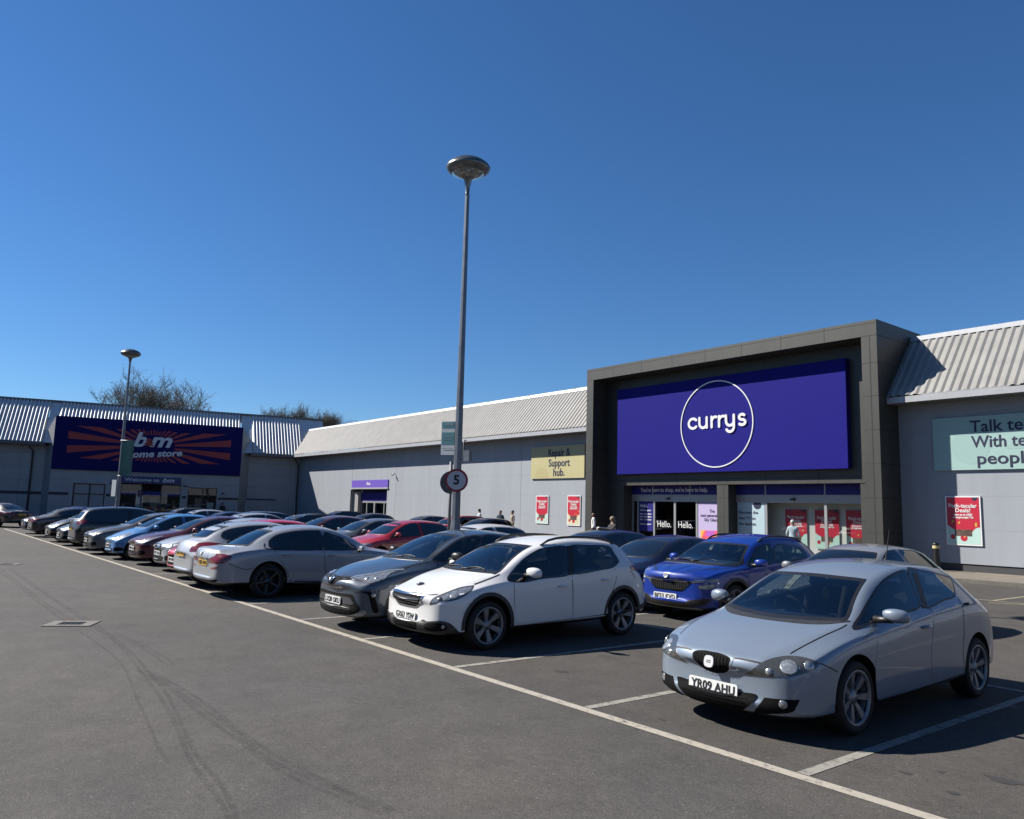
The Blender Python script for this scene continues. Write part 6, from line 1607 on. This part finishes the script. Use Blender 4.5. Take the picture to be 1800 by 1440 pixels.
def build_chr():
    k = 'chr'; F = FEAT[k]; c = Car('parked_car', HS[k], PM[k], 3)
    c.wheel_arches(.395)
    glazing(c, [(0, 1.452), (.3, 1.44), (.40, 1.425), (.44, 1.40), (.57, 1.20), (.685, 1.06), (.62, 1.045), (.3, 1.042), (0, 1.042)], [sv(F['winF']), [(2.45, 1.432), (2.9, 1.42), (3.25, 1.30), (3.35, 1.20), (2.4, 1.09)]])
    c.cut(); panes(c, None, glassmat('privacy_glass', (.10, .11, .11), ior=1.85))
    dF = c.panel('door', [(1.42, 1.0), (2.42, 1.07), (2.48, .70), (2.44, .36), (1.50, .34), (1.42, .60)], 'side', c.pm, .0035, .006, both=True, step=.08, n=3, sharp=(0, 1, 3, 4))
    dR = c.panel('door', [(2.46, 1.07), (3.40, 1.14), (3.35, .85), (3.18, .62), (3.12, .40), (2.47, .36), (2.50, .70)], 'side', c.pm, .0035, .006, both=True, step=.08, n=3, sharp=(0, 5))
    c.handle(dF, 2.25, .93)
    hl = c.panel('headlight', F['headlight'], 40, LAMPBODY, .005, .007, both=True, step=.03, sharp=(0, 5), rim=BLACK, rimw=.010)
    lens(c, F['lamp1'][0], .036, None, hl); lens(c, F['lamp2'][0], .036, None, hl)
    mb = MB(); c.line(mb, F['headlight'][0:6], 40, .020, .008, 0, False, True); mb.build('light_strip', LAMPLENS, c.root)
    c.panel('grille', sym([(0, .795), (.20, .79), (.34, .796), (.43, .775), (.30, .755), (.17, .735), (.09, .68), (0, .665)]), 'front', GRILLE, .004, .004, step=.035)
    emblem(c, (0, .045, .735), .062, mat('emblem_blue_chrome', (.34, .38, .46), .15, 1.0))
    lg = c.panel('lower_grille', sym([(0, .548), (.25, .552), (.44, .562), (.54, .555), (.60, .47), (.68, .36), (.56, .28), (.3, .252), (0, .246)]), 'front', GRILLE, .007, .008, step=.03)[0]
    c.panel('grille_bar', sym([(0, .515), (.25, .515), (.47, .51), (.53, .47), (.56, .42), (.3, .41), (0, .41)]), 'front', mat('grille_satin', (.040, .042, .047), .6, .1), .011, .003, step=.05, parent=[lg])
    mb = MB()
    for z in (.285, .31, .335, .36, .385): c.line(mb, [(-.50, z), (0, z), (.50, z)], 'front', .008, .0105, 0, False, False)
    mb.build('slats', PLASTIC, lg)
    c.panel('lip', sym([(0, .252), (.45, .262), (.62, .305), (.72, .352), (.735, .30), (.58, .235), (.3, .212), (0, .208)]), 'front', mat('lip_silver', (.28, .31, .35), .35, .6), .012, .012, step=.04)
    c.panel('bumper_vent', [(.70, .61), (.79, .605), (.815, .50), (.83, .34), (.80, .32), (.775, .47), (.755, .575)], 40 if False else 'front', GRILLE, .005, .004, both=True, step=.035)
    lens(c, F['fog'][0], .032, LAMPBODY)
    c.plate('LX20 OKU', 0, .445, tilt=.06, pad=.03)
    gaps(c, [([(.10, .80), (.30, .805), (.36, .812)], 'front', True), ([(.62, .50), (.70, .80), (.72, 1.20)], 'top', True), (fv(F['edge']), 'front', True), ([(1.40, 1.03), (1.40, .6), (1.49, .33)], 'side', True), ([(2.44, 1.08), (2.49, .7), (2.455, .35)], 'side', True), ([(1.5, .335), (2.5, .35), (3.1, .39)], 'side', True), ([(.86, .935), (1.05, .99), (1.3, 1.035)], 'side', True)])
    arch_trim(c, PLASTIC, .07, g=.09); c.panel('sill_trim', [(1.34, .19), (1.34, .33), (3.15, .37), (3.15, .21)], 'side', PLASTIC, .006, .004, both=True, smooth=False, step=.07)
    c.panel('tail_light', [(.40, 1.06), (.80, 1.09), (.86, 1.0), (.74, .93), (.46, .97)], 'rear', REDLAMP, .006, .006, both=True, step=.05); c.plate('LX20 OKU', 0, .72, rear=True, yellow=True)
    c.mirrors(1.66, 1.12, 1.0, BLACK, size=(.12, .08, .075)); c.wheels('five', 'dark'); c.interior(); wipers(c, 1.06)
    mb = MB(); mb.box(-.12, .12, 2.12, 2.14, 1.30, 1.37); mb.build('mirror', BLACK, c.root)
    return c, 'slate grey coupe crossover with plate LX20 OKU beside the white crossover'

def build_bmw():
    k = 'bmw'; F = FEAT[k]; c = Car('parked_car', HS[k], PM[k], 3); X = lambda pts: [(-p[0], p[1], p[2]) for p in pts]
    rw = [(0, 1.330), (.25, 1.326), (.40, 1.312), (.435, 1.295), (.55, 1.14), (.645, 1.025), (.56, 1.012), (.3, 1.005), (0, 1.0)]
    wf, wr = sv(F['winF']), sv(F['winR'])
    glazing(c, [(0, 1.31), (.3, 1.30), (.44, 1.28), (.50, 1.24), (.60, 1.08), (.66, .99), (.5, .975), (0, .97)], [wf, wr], rw)
    c.wheel_arches(.385); c.cut(); panes(c, None, glassmat('privacy_glass', (.10, .11, .11), ior=1.85))
    mb = MB(); c.line(mb, [(3.90, 1.07), (3.83, .96), (2.7, .942), (1.90, .935)], 'side', .018, .006, 0); mb.build('window_strip', BLACK, c.root)
    dR = c.panel('door', sv(F['doorR']), 'side', c.pm, .0035, .006, both=True, step=.08, n=3, sharp=(0, 1, 2))
    dF = c.panel('door', [(2.66, .918), (1.85, .908), (1.78, .63), (1.86, .26), (2.57, .247)], 'side', c.pm, .0035, .006, both=True, step=.08, n=3, sharp=(0, 1, 3, 4))
    c.handle(dR, 3.50, .835); c.handle(dF, 2.51, .82)
    t = X(F['tail'])
    tl = c.panel('tail_light', t, -25, REDLAMP, .006, .008, both=True, step=.035, sharp=(0, 5), rim=REDDARK, rimw=.012)
    c.panel('light_bar', [(.40, 4.87, .71), (.48, 4.86, .765), (.60, 4.82, .79), (.74, 4.72, .80), (.74, 4.72, .76), (.58, 4.83, .735)], -25, REDDARK, .009, .002, both=True, step=.04, parent=tl)
    c.panel('plate_recess', sym([(0, .775), (.27, .775), (.30, .76), (.29, .60), (0, .60)]), 'rear', c.pm, .002, .002, step=.05)
    c.panel('handle_strip', sym([(0, .772), (.28, .77), (.28, .742), (0, .742)]), 'rear', BLACK, .007, .004, step=.05, smooth=False)
    c.plate('OE62 VNF', 0, .672, rear=True, yellow=True, pad=.014)
    c.panel('diffuser', sym([(0, .35), (.50, .355), (.64, .33), (.66, .262), (.5, .235), (0, .235)]), 'rear', PLASTIC, .006, .006, step=.05, sharp=())
    c.panel('bumper_vent', [(.50, .352), (.72, .385), (.74, .36), (.62, .33)], 'rear', GRILLE, .005, .003, both=True)
    c.panel('reflector', [(.47, .585), (.74, .628), (.76, .612), (.62, .575)], 'rear', REDDARK, .006, .004, both=True, step=.03)
    emblem(c, (0, 4.90, .86), .04)
    gaps(c, [([(.30, .93), (.33, .86), (.335, .70), (.31, .625), (0, .62)], 'rear', True), (sv(F['bumpline']), 'side', True), ([(3.76, .945), (3.565, .68), (3.425, .43), (3.36, .28)], 'side', True), ([(2.69, .93), (2.60, .24)], 'side', True), ([(1.86, .91), (1.765, .63), (1.85, .25)], 'side', True), ([(1.86, .243), (2.6, .236), (3.35, .27)], 'side', True)])
    mb = MB(); c.line(mb, [(1.75, .30), (2.6, .29), (3.3, .315)], 'side', .02, .004, 0); mb.build('sill_dark_line', BLACK, c.root)  # narrow black ribbon low along the side
    mb = MB(); c.line(mb, [(4.70, .86), (4.2, .86), (3.4, .835), (2.4, .81), (1.2, .78)], 'side', .012, .004, 0); mb.build('crease', c.pm, c.root)
    c.panel('headlight', [(.35, .62), (.45, .70), (.70, .73), (.84, .72), (.80, .66), (.6, .62)], 30, LAMPBODY, .004, .006, both=True); c.panel('grille', [(.03, .68), (.17, .69), (.19, .60), (.15, .53), (.04, .53)], 'front', GRILLE, .006, .004, both=True, rim=CHROME, rimw=.015)
    c.mirrors(1.86, .965, .99, size=(.10, .075, .06)); c.wheels('double', 'dark'); c.interior()
    mb = MB(); l, n = c.surf.ray(Vector((0, 3.50, 3)), Vector((0, 0, -1))); mb.prism([l+Vector((0, -.09, -.005)), l+Vector((0, .05, -.005)), l+Vector((0, .045, .055))], (.016, 0, 0)); recalc(mb.build('aerial_fin', c.pm, c.root))
    return c, 'silver saloon parked tail out with double spoke alloys and yellow plate'

def build_kamiq():
    k = 'kamiq'; F = FEAT[k]; c = Car('parked_car', HS[k], PM[k], 3)
    c.wheel_arches(.39)
    glazing(c, [(0, 1.365), (.3, 1.36), (.52, 1.345), (.575, 1.32), (.68, 1.14), (.78, .99), (.6, .985), (.3, .99), (0, .995)], [sv(F['winF']), [(2.40, 1.342), (2.88, 1.338), (3.2, 1.31), (3.30, 1.22), (3.15, 1.09), (2.13, 1.025)]])
    c.cut(); panes(c)
    dF = c.panel('door', [(1.22, .95), (2.10, 1.0), (2.15, .6), (2.12, .36), (1.30, .34), (1.22, .6)], 'side', c.pm, .0035, .006, both=True, step=.09, n=3, sharp=(0, 1, 3, 4))
    dR = c.panel('door', [(2.13, 1.0), (3.15, 1.06), (3.20, .8), (3.05, .55), (3.0, .38), (2.14, .36), (2.17, .6)], 'side', c.pm, .0035, .006, both=True, step=.09, n=3, sharp=(0, 5))
    c.handle(dF, 2.0, .90); c.handle(dR, 2.95, .94)
    g = sym([(0, .672), (.09, .676), (.17, .708), (.45, .716), (.475, .69), (.385, .60), (.29, .537), (0, .533)])
    gr = c.panel('grille', g, 'front', GRILLE, .006, .006, rim=CHROME, rimw=.022, step=.035)[0]
    mb = MB()
    for i in range(-9, 10):
        x = i*.046; c.line(mb, [(x, .69 if abs(x) > .12 else .665), (x, .56+max(0, abs(x)-.28)*.55)], 'front', .010, .011, 0, False, False, False)
    mb.build('slats', PLASTIC, gr)
    emblem(c, (0, .02, .792), .05, EMBLEM, 'wing')
    hl = c.panel('headlight', F['headlight'], 35, LAMPDARK, .005, .005, both=True, step=.03, rim=LAMPBODY, rimw=.007)
    c.panel('lower_headlight', F['lower_lamp'], 35, LAMPBODY, .005, .005, both=True, step=.03, rim=LAMPDARK, rimw=.012)
    c.panel('lower_grille', sym([(0, .345), (.35, .352), (.46, .40), (.74, .445), (.76, .40), (.66, .325), (.4, .272), (0, .27)]), 'front', BLACK, .005, .005, step=.05)
    c.panel('skid_plate', sym([(0, .262), (.40, .27), (.60, .275), (.62, .245), (.4, .232), (0, .23)]), 'front', mat('skid_silver', (.45, .46, .47), .35, .6), .014, .01, step=.05)
    c.plate('BF23 KVD', -.07, .425, tilt=.05, pad=.022)
    gaps(c, [(fv(F['hood2']), 'front', True), ([(.66, .40), (.76, .75), (.79, 1.05)], 'top', True), ([(1.20, .96), (1.20, .6), (1.29, .33)], 'side', True), ([(2.115, 1.01), (2.16, .6), (2.13, .35)], 'side', True), ([(.5, .775), (.62, .79), (.75, .79)], 35, True)])
    mb = MB(); c.line(mb, [(.34, .88), (.42, .96)], 'front', .014, .004, 0); c.line(mb, [(.10, .83), (.12, .90), (.2, .97)], 'front', .014, .004, 0); mb.build('bonnet_crease', c.pm, c.root)
    arch_trim(c, PLASTIC, .06, g=.08)
    c.panel('tail_light', [(.45, .98), (.82, 1.0), (.85, .88), (.45, .88)], 'rear', REDLAMP, .006, .006, both=True); c.plate('BF23 KVD', 0, .7, rear=True, yellow=True)
    c.mirrors(1.42, 1.05, 1.0, size=(.115, .08, .068)); c.wheels('five'); c.interior(); wipers(c, 1.02); rails(c, BLACK, 1.95, 3.45, .58, .035)
    mb = MB(); mb.box(-.14, .14, 1.86, 1.88, 1.24, 1.32); mb.build('mirror', BLACK, c.root)
    return c, 'bright blue crossover with chrome framed grille and plate BF23 KVD'

for k, fn in (('leon', build_leon), ('peug', build_peug), ('chr', build_chr), ('bmw', build_bmw), ('kamiq', build_kamiq)):
    c, lab = fn(); c.root.location = POSE[k][0]; c.root.rotation_euler.z = POSE[k][1]
    tag(c.root, lab, 'car', 'parked cars')
# ------------------------------------------------------------------ the other parked cars
def plain_car(sp, pm, style='hatch', lamp=None, grille=None, rim='silver', wheel='five', plates=(None, None), level=2, dark_lamps=False, rail=None, tail=None):
    c = Car('parked_car', sp, pm, level); c.wheel_arches(); c.cut()
    W, L, H = sp['W'], sp['L'], sp['H']; cw, hd, rh, rb = sp['cowl'], sp['header'], sp['rhead'], sp['rbase']
    f = {k: interp(sp[k]) for k in ('top', 'belt', 'railx', 'plan')}
    xA, xr, xC = W*sp['xA']-.05, W*sp['xr']-.055, W*sp['xC']-.045
    gl = DARKGLASS
    c.panel('windscreen', sym([(0, hd[1]-.015), (xr*.8, hd[1]-.03), (xr, hd[1]-.06), ((xA+xr)/2+.01, (cw[1]+hd[1])/2), (xA, cw[1]+.025), (xA*.6, cw[1]), (0, cw[1])]), 'front', gl, .004, .003, rim=BLACK, rimw=.02, step=.09)
    c.panel('rear_window', sym([(0, rh[1]-.035), (xr*.85, rh[1]-.05), (xr-.01, rh[1]-.08), (xC, rb[1]+.05), (xC*.85, rb[1]+.01), (0, rb[1])]), 'rear', gl, .004, .003, rim=BLACK, rimw=.02, step=.09)
    yb = hd[0]+(rh[0]-hd[0])*.36
    bl = lambda y: f['belt'](y)+.025
    def tp(y):
        if y < hd[0]+.15: t = (y-cw[0])/(hd[0]+.15-cw[0]); return cw[1]+.0+(f['top'](hd[0]+.15)-.095-cw[1])*t
        return f['top'](y)-.095
    F_ = [(cw[0]+.17, bl(cw[0]+.2)), (hd[0]-.1, tp(hd[0]-.1)-.03), (hd[0]+.25, tp(hd[0]+.25)), (yb-.05, tp(yb)), (yb+.01, bl(yb))]
    e = rh[0]+.12 if style != 'saloon' else rh[0]+.10
    R_ = [(yb+.05, tp(yb)), ((yb+rh[0])/2, tp((yb+rh[0])/2)), (rh[0]-.08, tp(rh[0]-.08)-.02), (e, (tp(rh[0])+bl(rh[0]))/2+.03), (e-.08, bl(rh[0])+.03), (yb+.10, bl(yb))]
    c.panel('side_window', F_, 'side', gl, .004, .003, both=True, rim=BLACK, rimw=.014, step=.08, sharp=(0, 3, 4)); c.panel('side_window', R_, 'side', gl, .004, .003, both=True, rim=BLACK, rimw=.014, step=.08, sharp=(0, 5))
    z = sp['noz_']
    lm = LAMPDARK if dark_lamps else LAMPBODY
    lp = lamp or [(.40, .10, z-.10), (.42, .12, z-.02), (.58, .30, z+.04), (.72, .52, z+.09), (.80, .60, z+.06), (.80, .42, z-.03), (.68, .22, z-.09)]
    hl = c.panel('headlight', [(x*W/.87, y, zz) for x, y, zz in lp], 35, lm, .005, .005, both=True, step=.05, sharp=(0, 3))
    m_ = lp[len(lp)//2-1]; a = lp[-1]; lens(c, ((m_[0]*.55+a[0]*.45)*W/.87, (m_[1]+a[1])/2, (m_[2]+a[2])/2), .045, None, hl)
    if grille == 'bars':
        g = c.panel('grille', sym([(0, z+.01), (.30, z+.0), (.36, z-.08), (.28, z-.20), (0, z-.21)]), 'front', GRILLE, .005, .004, rim=CHROME, rimw=.014, step=.06)[0]
        mb = MB()
        for zz in (z-.06, z-.13): c.line(mb, [(-.30, zz), (0, zz), (.30, zz)], 'front', .03, .010, 0, False, False)
        mb.build('slats', CHROME, g)
    elif grille == 'slim': c.panel('grille', sym([(0, z-.01), (.30, z-.01), (.32, z-.06), (0, z-.07)]), 'front', GRILLE, .005, .004, step=.06)
    elif grille == 'mouth': c.panel('grille', sym([(0, z-.12), (.28, z-.11), (.38, z-.28), (.30, z-.40), (0, z-.41)]), 'front', GRILLE, .005, .004, step=.06)
    if grille != 'mouth': c.panel('air_intake', sym([(0, z-.32), (.42, z-.31), (.48, z-.36), (.40, z-.43), (0, z-.44)]), 'front', GRILLE, .005, .004, step=.06)
    c.panel('fog_recess', [(.55, z-.30), (.72, z-.28), (.74, z-.38), (.57, z-.40)], 'front', GRILLE, .005, .003, both=True, step=.05)
    tz = sp['tail_']
    if tail is None:
        tail = [(.38, tz-.12), (.70, tz-.08), (.84, tz-.12), (.85, tz-.22), (.70, tz-.26), (.42, tz-.22)] if style == 'saloon' else [(.58, tz-.02), (.66, tz+.12), (.74, tz+.12), (.86, tz-.02), (.86, tz-.16), (.66, tz-.18)]
    c.panel('tail_light', [(x*W/.87, zz) for x, zz in tail], 'rear', REDLAMP, .006, .006, both=True, step=.05)
    c.panel('rear_bumper_trim', sym([(0, .36), (.55, .36), (.64, .30), (.5, .27), (0, .27)]), 'rear', PLASTIC, .006, .004, step=.07)
    c.plate(plates[0] or '', 0, z-.235 if grille != 'mouth' else z-.22, tilt=.05, pad=.022)
    c.plate(plates[1] or '', 0, tz-.20 if style != 'mpv' else tz-.22, rear=True, yellow=True, pad=.016)
    dF = [(cw[0]+.25, bl(cw[0]+.25)-.04), (yb, bl(yb)-.03), (yb+.03, .60), (yb-.02, .33), (cw[0]+.32, .31), (cw[0]+.22, .60)]
    gaps(c, [(dF[:2][::-1][:1]+[(yb+.03, .60), (yb-.02, .33)], 'side', True), ([dF[0], dF[5], dF[4]], 'side', True), ([(rh[0]-.05, bl(rh[0])-.03), (rh[0]+.0, .85), (sp['wr']-.42, .58), (sp['wr']-.45, .36)], 'side', True), ([(cw[0]+.32, .31), (yb, .33), (sp['wr']-.45, .36)], 'side', True)], w=.011)
    for y in (yb-.18, rh[0]-.25):
        for sg in (1, -1):
            l, n = c.snap(Vector((y, bl(y)-.12)), 'side'); mb = MB(); mb.tube([(sg*(l.x+.012), y-.08, l.z), (sg*(l.x+.018), y, l.z+.003), (sg*(l.x+.012), y+.08, l.z)], .013, 6); mb.build('door_handle', c.pm, c.root)
    c.mirrors(cw[0]+.38, cw[1]+.03, W+.09, size=(.105, .075, .065)); c.wheels(wheel, rim)
    if rail: rails(c, rail, hd[0]+.2, rh[0]-.1, W*sp['xr']-.03, .035)
    return c
def S_(noz, tail, **k):
    s = car_spec(noz=noz, tail=tail, **k); s['noz_'] = noz; s['tail_'] = tail; return s
HATCH = S_(.68, .90, L=4.02, W=.85, H=1.48, hood0=.80, cowl=(1.0, 1.0), header=(1.72, 1.38), peak=2.35, rhead=(3.35, 1.42), rbase=(3.75, 1.06), wf=.82, wr=3.32, r=.305)
SMALL = S_(.68, .92, L=3.62, W=.82, H=1.47, hood0=.80, cowl=(.86, 1.0), header=(1.62, 1.38), peak=2.2, rhead=(3.02, 1.42), rbase=(3.40, 1.05), wf=.72, wr=3.05, r=.295)
LARGE = S_(.72, .93, L=4.32, W=.885, H=1.47, hood0=.83, cowl=(1.15, 1.01), header=(1.90, 1.36), peak=2.5, rhead=(3.50, 1.39), rbase=(4.02, 1.07), wf=.90, wr=3.56, r=.315)
SALOON = S_(.68, .96, L=4.70, W=.89, H=1.44, hood0=.80, cowl=(1.38, .98), header=(2.05, 1.32), peak=2.65, rhead=(3.45, 1.35), rbase=(4.10, 1.02), boot=True, wf=.88, wr=3.70, r=.32)
MPV = S_(.76, 1.0, L=4.55, W=.90, H=1.62, hood0=.90, cowl=(1.05, 1.10), header=(1.85, 1.52), peak=2.6, rhead=(4.05, 1.55), rbase=(4.38, 1.12), wf=.92, wr=3.65, r=.325)
SUV = S_(.82, 1.0, L=4.40, W=.91, H=1.62, hood0=.95, cowl=(1.12, 1.10), header=(1.80, 1.50), peak=2.5, rhead=(3.75, 1.54), rbase=(4.12, 1.15), wf=.88, wr=3.55, r=.345)
PP = dict(red=paint('paint_red', (.52, .012, .035)), crimson=paint('paint_crimson', (.38, .008, .018)), maroon=paint('paint_maroon', (.085, .010, .018), .35), sky=paint('paint_sky_blue', (.045, .20, .46)), graphite=paint('paint_graphite', (.10, .105, .115), .25),
          black=paint('paint_black', (.007, .007, .009)), silver=paint('paint_pale_silver', (.40, .42, .45), .25), navy=paint('paint_navy', (.008, .010, .035), .3), purple=paint('paint_purple', (.018, .012, .09), .3), grey=paint('paint_mid_grey', (.27, .28, .295), .25), white2=paint('paint_white_b', (.62, .62, .61)), teal=paint('paint_dark_teal', (.02, .035, .045), .3))
def put(c, x, y, out, label, sc=(1, 1, 1)):
    """out=True: nose towards the road; y is the end nearest the camera"""
    L = c.sp['L']*sc[1]; c.root.location = (x, y if out else y+L, 0); c.root.rotation_euler.z = 0 if out else math.pi; c.root.scale = sc
    tag(c.root, label, 'car', 'parked cars'); return c
LONGLAMP = [(.34, .07, .60), (.36, .10, .66), (.52, .30, .74), (.66, .55, .83), (.74, .68, .86), (.76, .52, .78), (.66, .28, .66)]
# front row, nearest first
c = plain_car(LARGE, PP['silver'], wheel='double', tail=[(.50, .80), (.52, .93), (.66, 1.0), (.84, .95), (.84, .80), (.62, .80)], plates=('', 'EJ12 KXB')); put(c, -18.2, 5.12, False, 'pale silver hatchback parked tail out next to the silver saloon')
mb = MB(); l, n = c.surf.ray(Vector((0, 3.35, 3)), Vector((0, 0, -1))); mb.tube([l, l+Vector((0, .22, .17))], [.012, .005], 6); mb.build('aerial', BLACK, c.root)
put(plain_car(HATCH, PP['red'], grille='mouth', lamp=[(.44, .10, .62), (.48, .14, .69), (.60, .30, .76), (.70, .46, .82), (.78, .55, .80), (.78, .38, .70), (.62, .20, .62)], plates=('LS09 WPE', '')), -20.15, 5.45, True, 'bright red hatchback with a black mouth grille in the front row')
put(plain_car(LARGE, PP['silver'], grille='bars', plates=('KP11 RLN', '')), -22.45, 5.7, True, 'silver hatchback mostly hidden behind the bright red hatchback')
put(plain_car(LARGE, PP['maroon'], grille='slim', lamp=LONGLAMP, plates=('WV60 DGE', '')), -24.85, 5.6, True, 'maroon hatchback with long pale headlights in the front row')
put(plain_car(SMALL, PP['sky'], lamp=[(.40, .08, .62), (.46, .14, .72), (.58, .32, .80), (.66, .50, .86), (.74, .50, .82), (.74, .34, .72), (.58, .16, .62)], plates=('GY13 ODW', ''), wheel='cover'), -27.3, 5.45, True, 'small sky blue hatchback between the maroon and graphite cars')
put(plain_car(LARGE, PP['graphite'], grille='bars', plates=('LB16 FTX', ''), dark_lamps=True), -30.0, 5.3, True, 'graphite hatchback with bright chrome grille bars')
put(plain_car(MPV, PP['black'], style='mpv', tail=[(.52, 1.0), (.70, 1.14), (.86, 1.06), (.87, .93), (.70, .92)], plates=('', 'FN58 UJC')), -32.9, 5.3, False, 'black people carrier parked tail out, roof tallest in the row')
put(plain_car(HATCH, PP['teal'], grille='slim', plates=('HV12 EKJ', '')), -35.6, 5.3, True, 'very dark hatchback just beyond the black people carrier')
put(plain_car(SMALL, PP['black'], grille='slim', plates=('YH55 KVA', ''), lamp=[(.40, .10, .58), (.42, .12, .70), (.56, .24, .80), (.66, .34, .82), (.74, .36, .74), (.70, .28, .60)]), -38.6, 5.3, True, 'small black car with tall round headlamps far along the row')
put(plain_car(SALOON, PP['black'], style='saloon', plates=('', 'RE07 MFA')), -43.6, 5.25, False, 'black saloon showing red tail lights far along the row')
put(plain_car(LARGE, PP['purple'], grille='slim', plates=('EF14 NOX', '')), -47.4, 5.4, True, 'dark purple car near the far end of the front row')
# types copied for the rows behind
TY = {}
def proto(key, spec, **k):
    c = plain_car(spec, PAINT0, plates=('', ''), **k); TY[key] = [c, False]
proto('hatch', HATCH, grille='slim'); proto('large', LARGE, grille='bars'); proto('saloon', SALOON, style='saloon', grille='slim'); proto('suv', SUV, style='mpv', grille='slim', rail=BLACK); proto('small', SMALL, grille='slim', wheel='cover'); proto('mpv', MPV, style='mpv', grille='slim')
def again(key, col, x, y, out, label, sc=(1, 1, 1)):
    c, used = TY[key]; r = copy_tree(c.root, None, PP[col], PAINT0)
    L = c.sp['L']*sc[1]; r.location = (x, y if out else y+L, 0); r.rotation_euler.z = 0 if out else math.pi; r.scale = sc
    tag(r, label, 'car', 'parked cars'); return r
# second row, noses to the road
again('large', 'grey', -7.0, 11.2, True, 'grey hatchback seen over the roof of the nearest silver blue hatchback')
again('large', 'navy', -11.25, 10.9, True, 'dark navy car between the white crossover and the bright blue crossover', (1, 1, .985))
again('hatch', 'navy', -13.75, 11.6, True, 'dark blue car roof showing just behind the white crossover roof rails', (1, 1, 1.0))
again('hatch', 'white2', -18.0, 11.0, True, 'white hatchback whose roof shows behind the near lamp column')
again('hatch', 'crimson', -22.2, 11.1, True, 'crimson hatchback in the second row behind the silver saloon bonnet', (1, 1, 1.0))
again('large', 'graphite', -24.9, 11.2, True, 'dark grey hatchback beyond the crimson hatchback in the second row')
again('large', 'maroon', -28.2, 11.2, True, 'dark maroon car behind the silver saloon roof in the second row', (1, 1, 1.02))
again('suv', 'black', -31.6, 11.6, True, 'black off-roader in the second row beyond the maroon car', (1, 1, .93))
again('large', 'silver', -34.6, 11.3, False, 'silver car in the second row whose rear lamp shows over the pale silver hatchback')
again('mpv', 'black', -37.6, 11.4, True, 'black people carrier in the second row beyond the silver car', (1, 1, .93))
again('saloon', 'navy', -41.0, 11.2, True, 'navy saloon in the second row before the far lamp column')
again('hatch', 'silver', -44.0, 11.2, True, 'pale silver hatchback in the second row by the far lamp column')
again('suv', 'graphite', -47.5, 11.2, True, 'graphite off-roader at the far end of the second row', (1, 1, .95))
# third row by the shops
again('suv', 'crimson', -34.5, 21.6, True, 'crimson off-roader parked before the long lit wall', (1, 1, .95))
again('hatch', 'black', -31.7, 21.4, True, 'black hatchback beside the crimson off-roader before the lit wall')
again('hatch', 'graphite', -37.6, 21.6, True, 'graphite hatchback roof beyond the crimson off-roader')
again('large', 'black', -44.5, 21.6, True, 'black car before the small side entrance of the long wall')
again('suv', 'navy', -49.0, 21.8, True, 'navy off-roader parked in the shaded corner of the shops', (1, 1, .95))
again('saloon', 'black', -60.0, 4.2, True, 'black saloon standing alone at the left edge of the frame', (1, 1, 1.05)).rotation_euler.z = R(-62)
for c, u in TY.values():
    for o in list(c.root.children_recursive)+[c.root]: bpy.data.objects.remove(o)
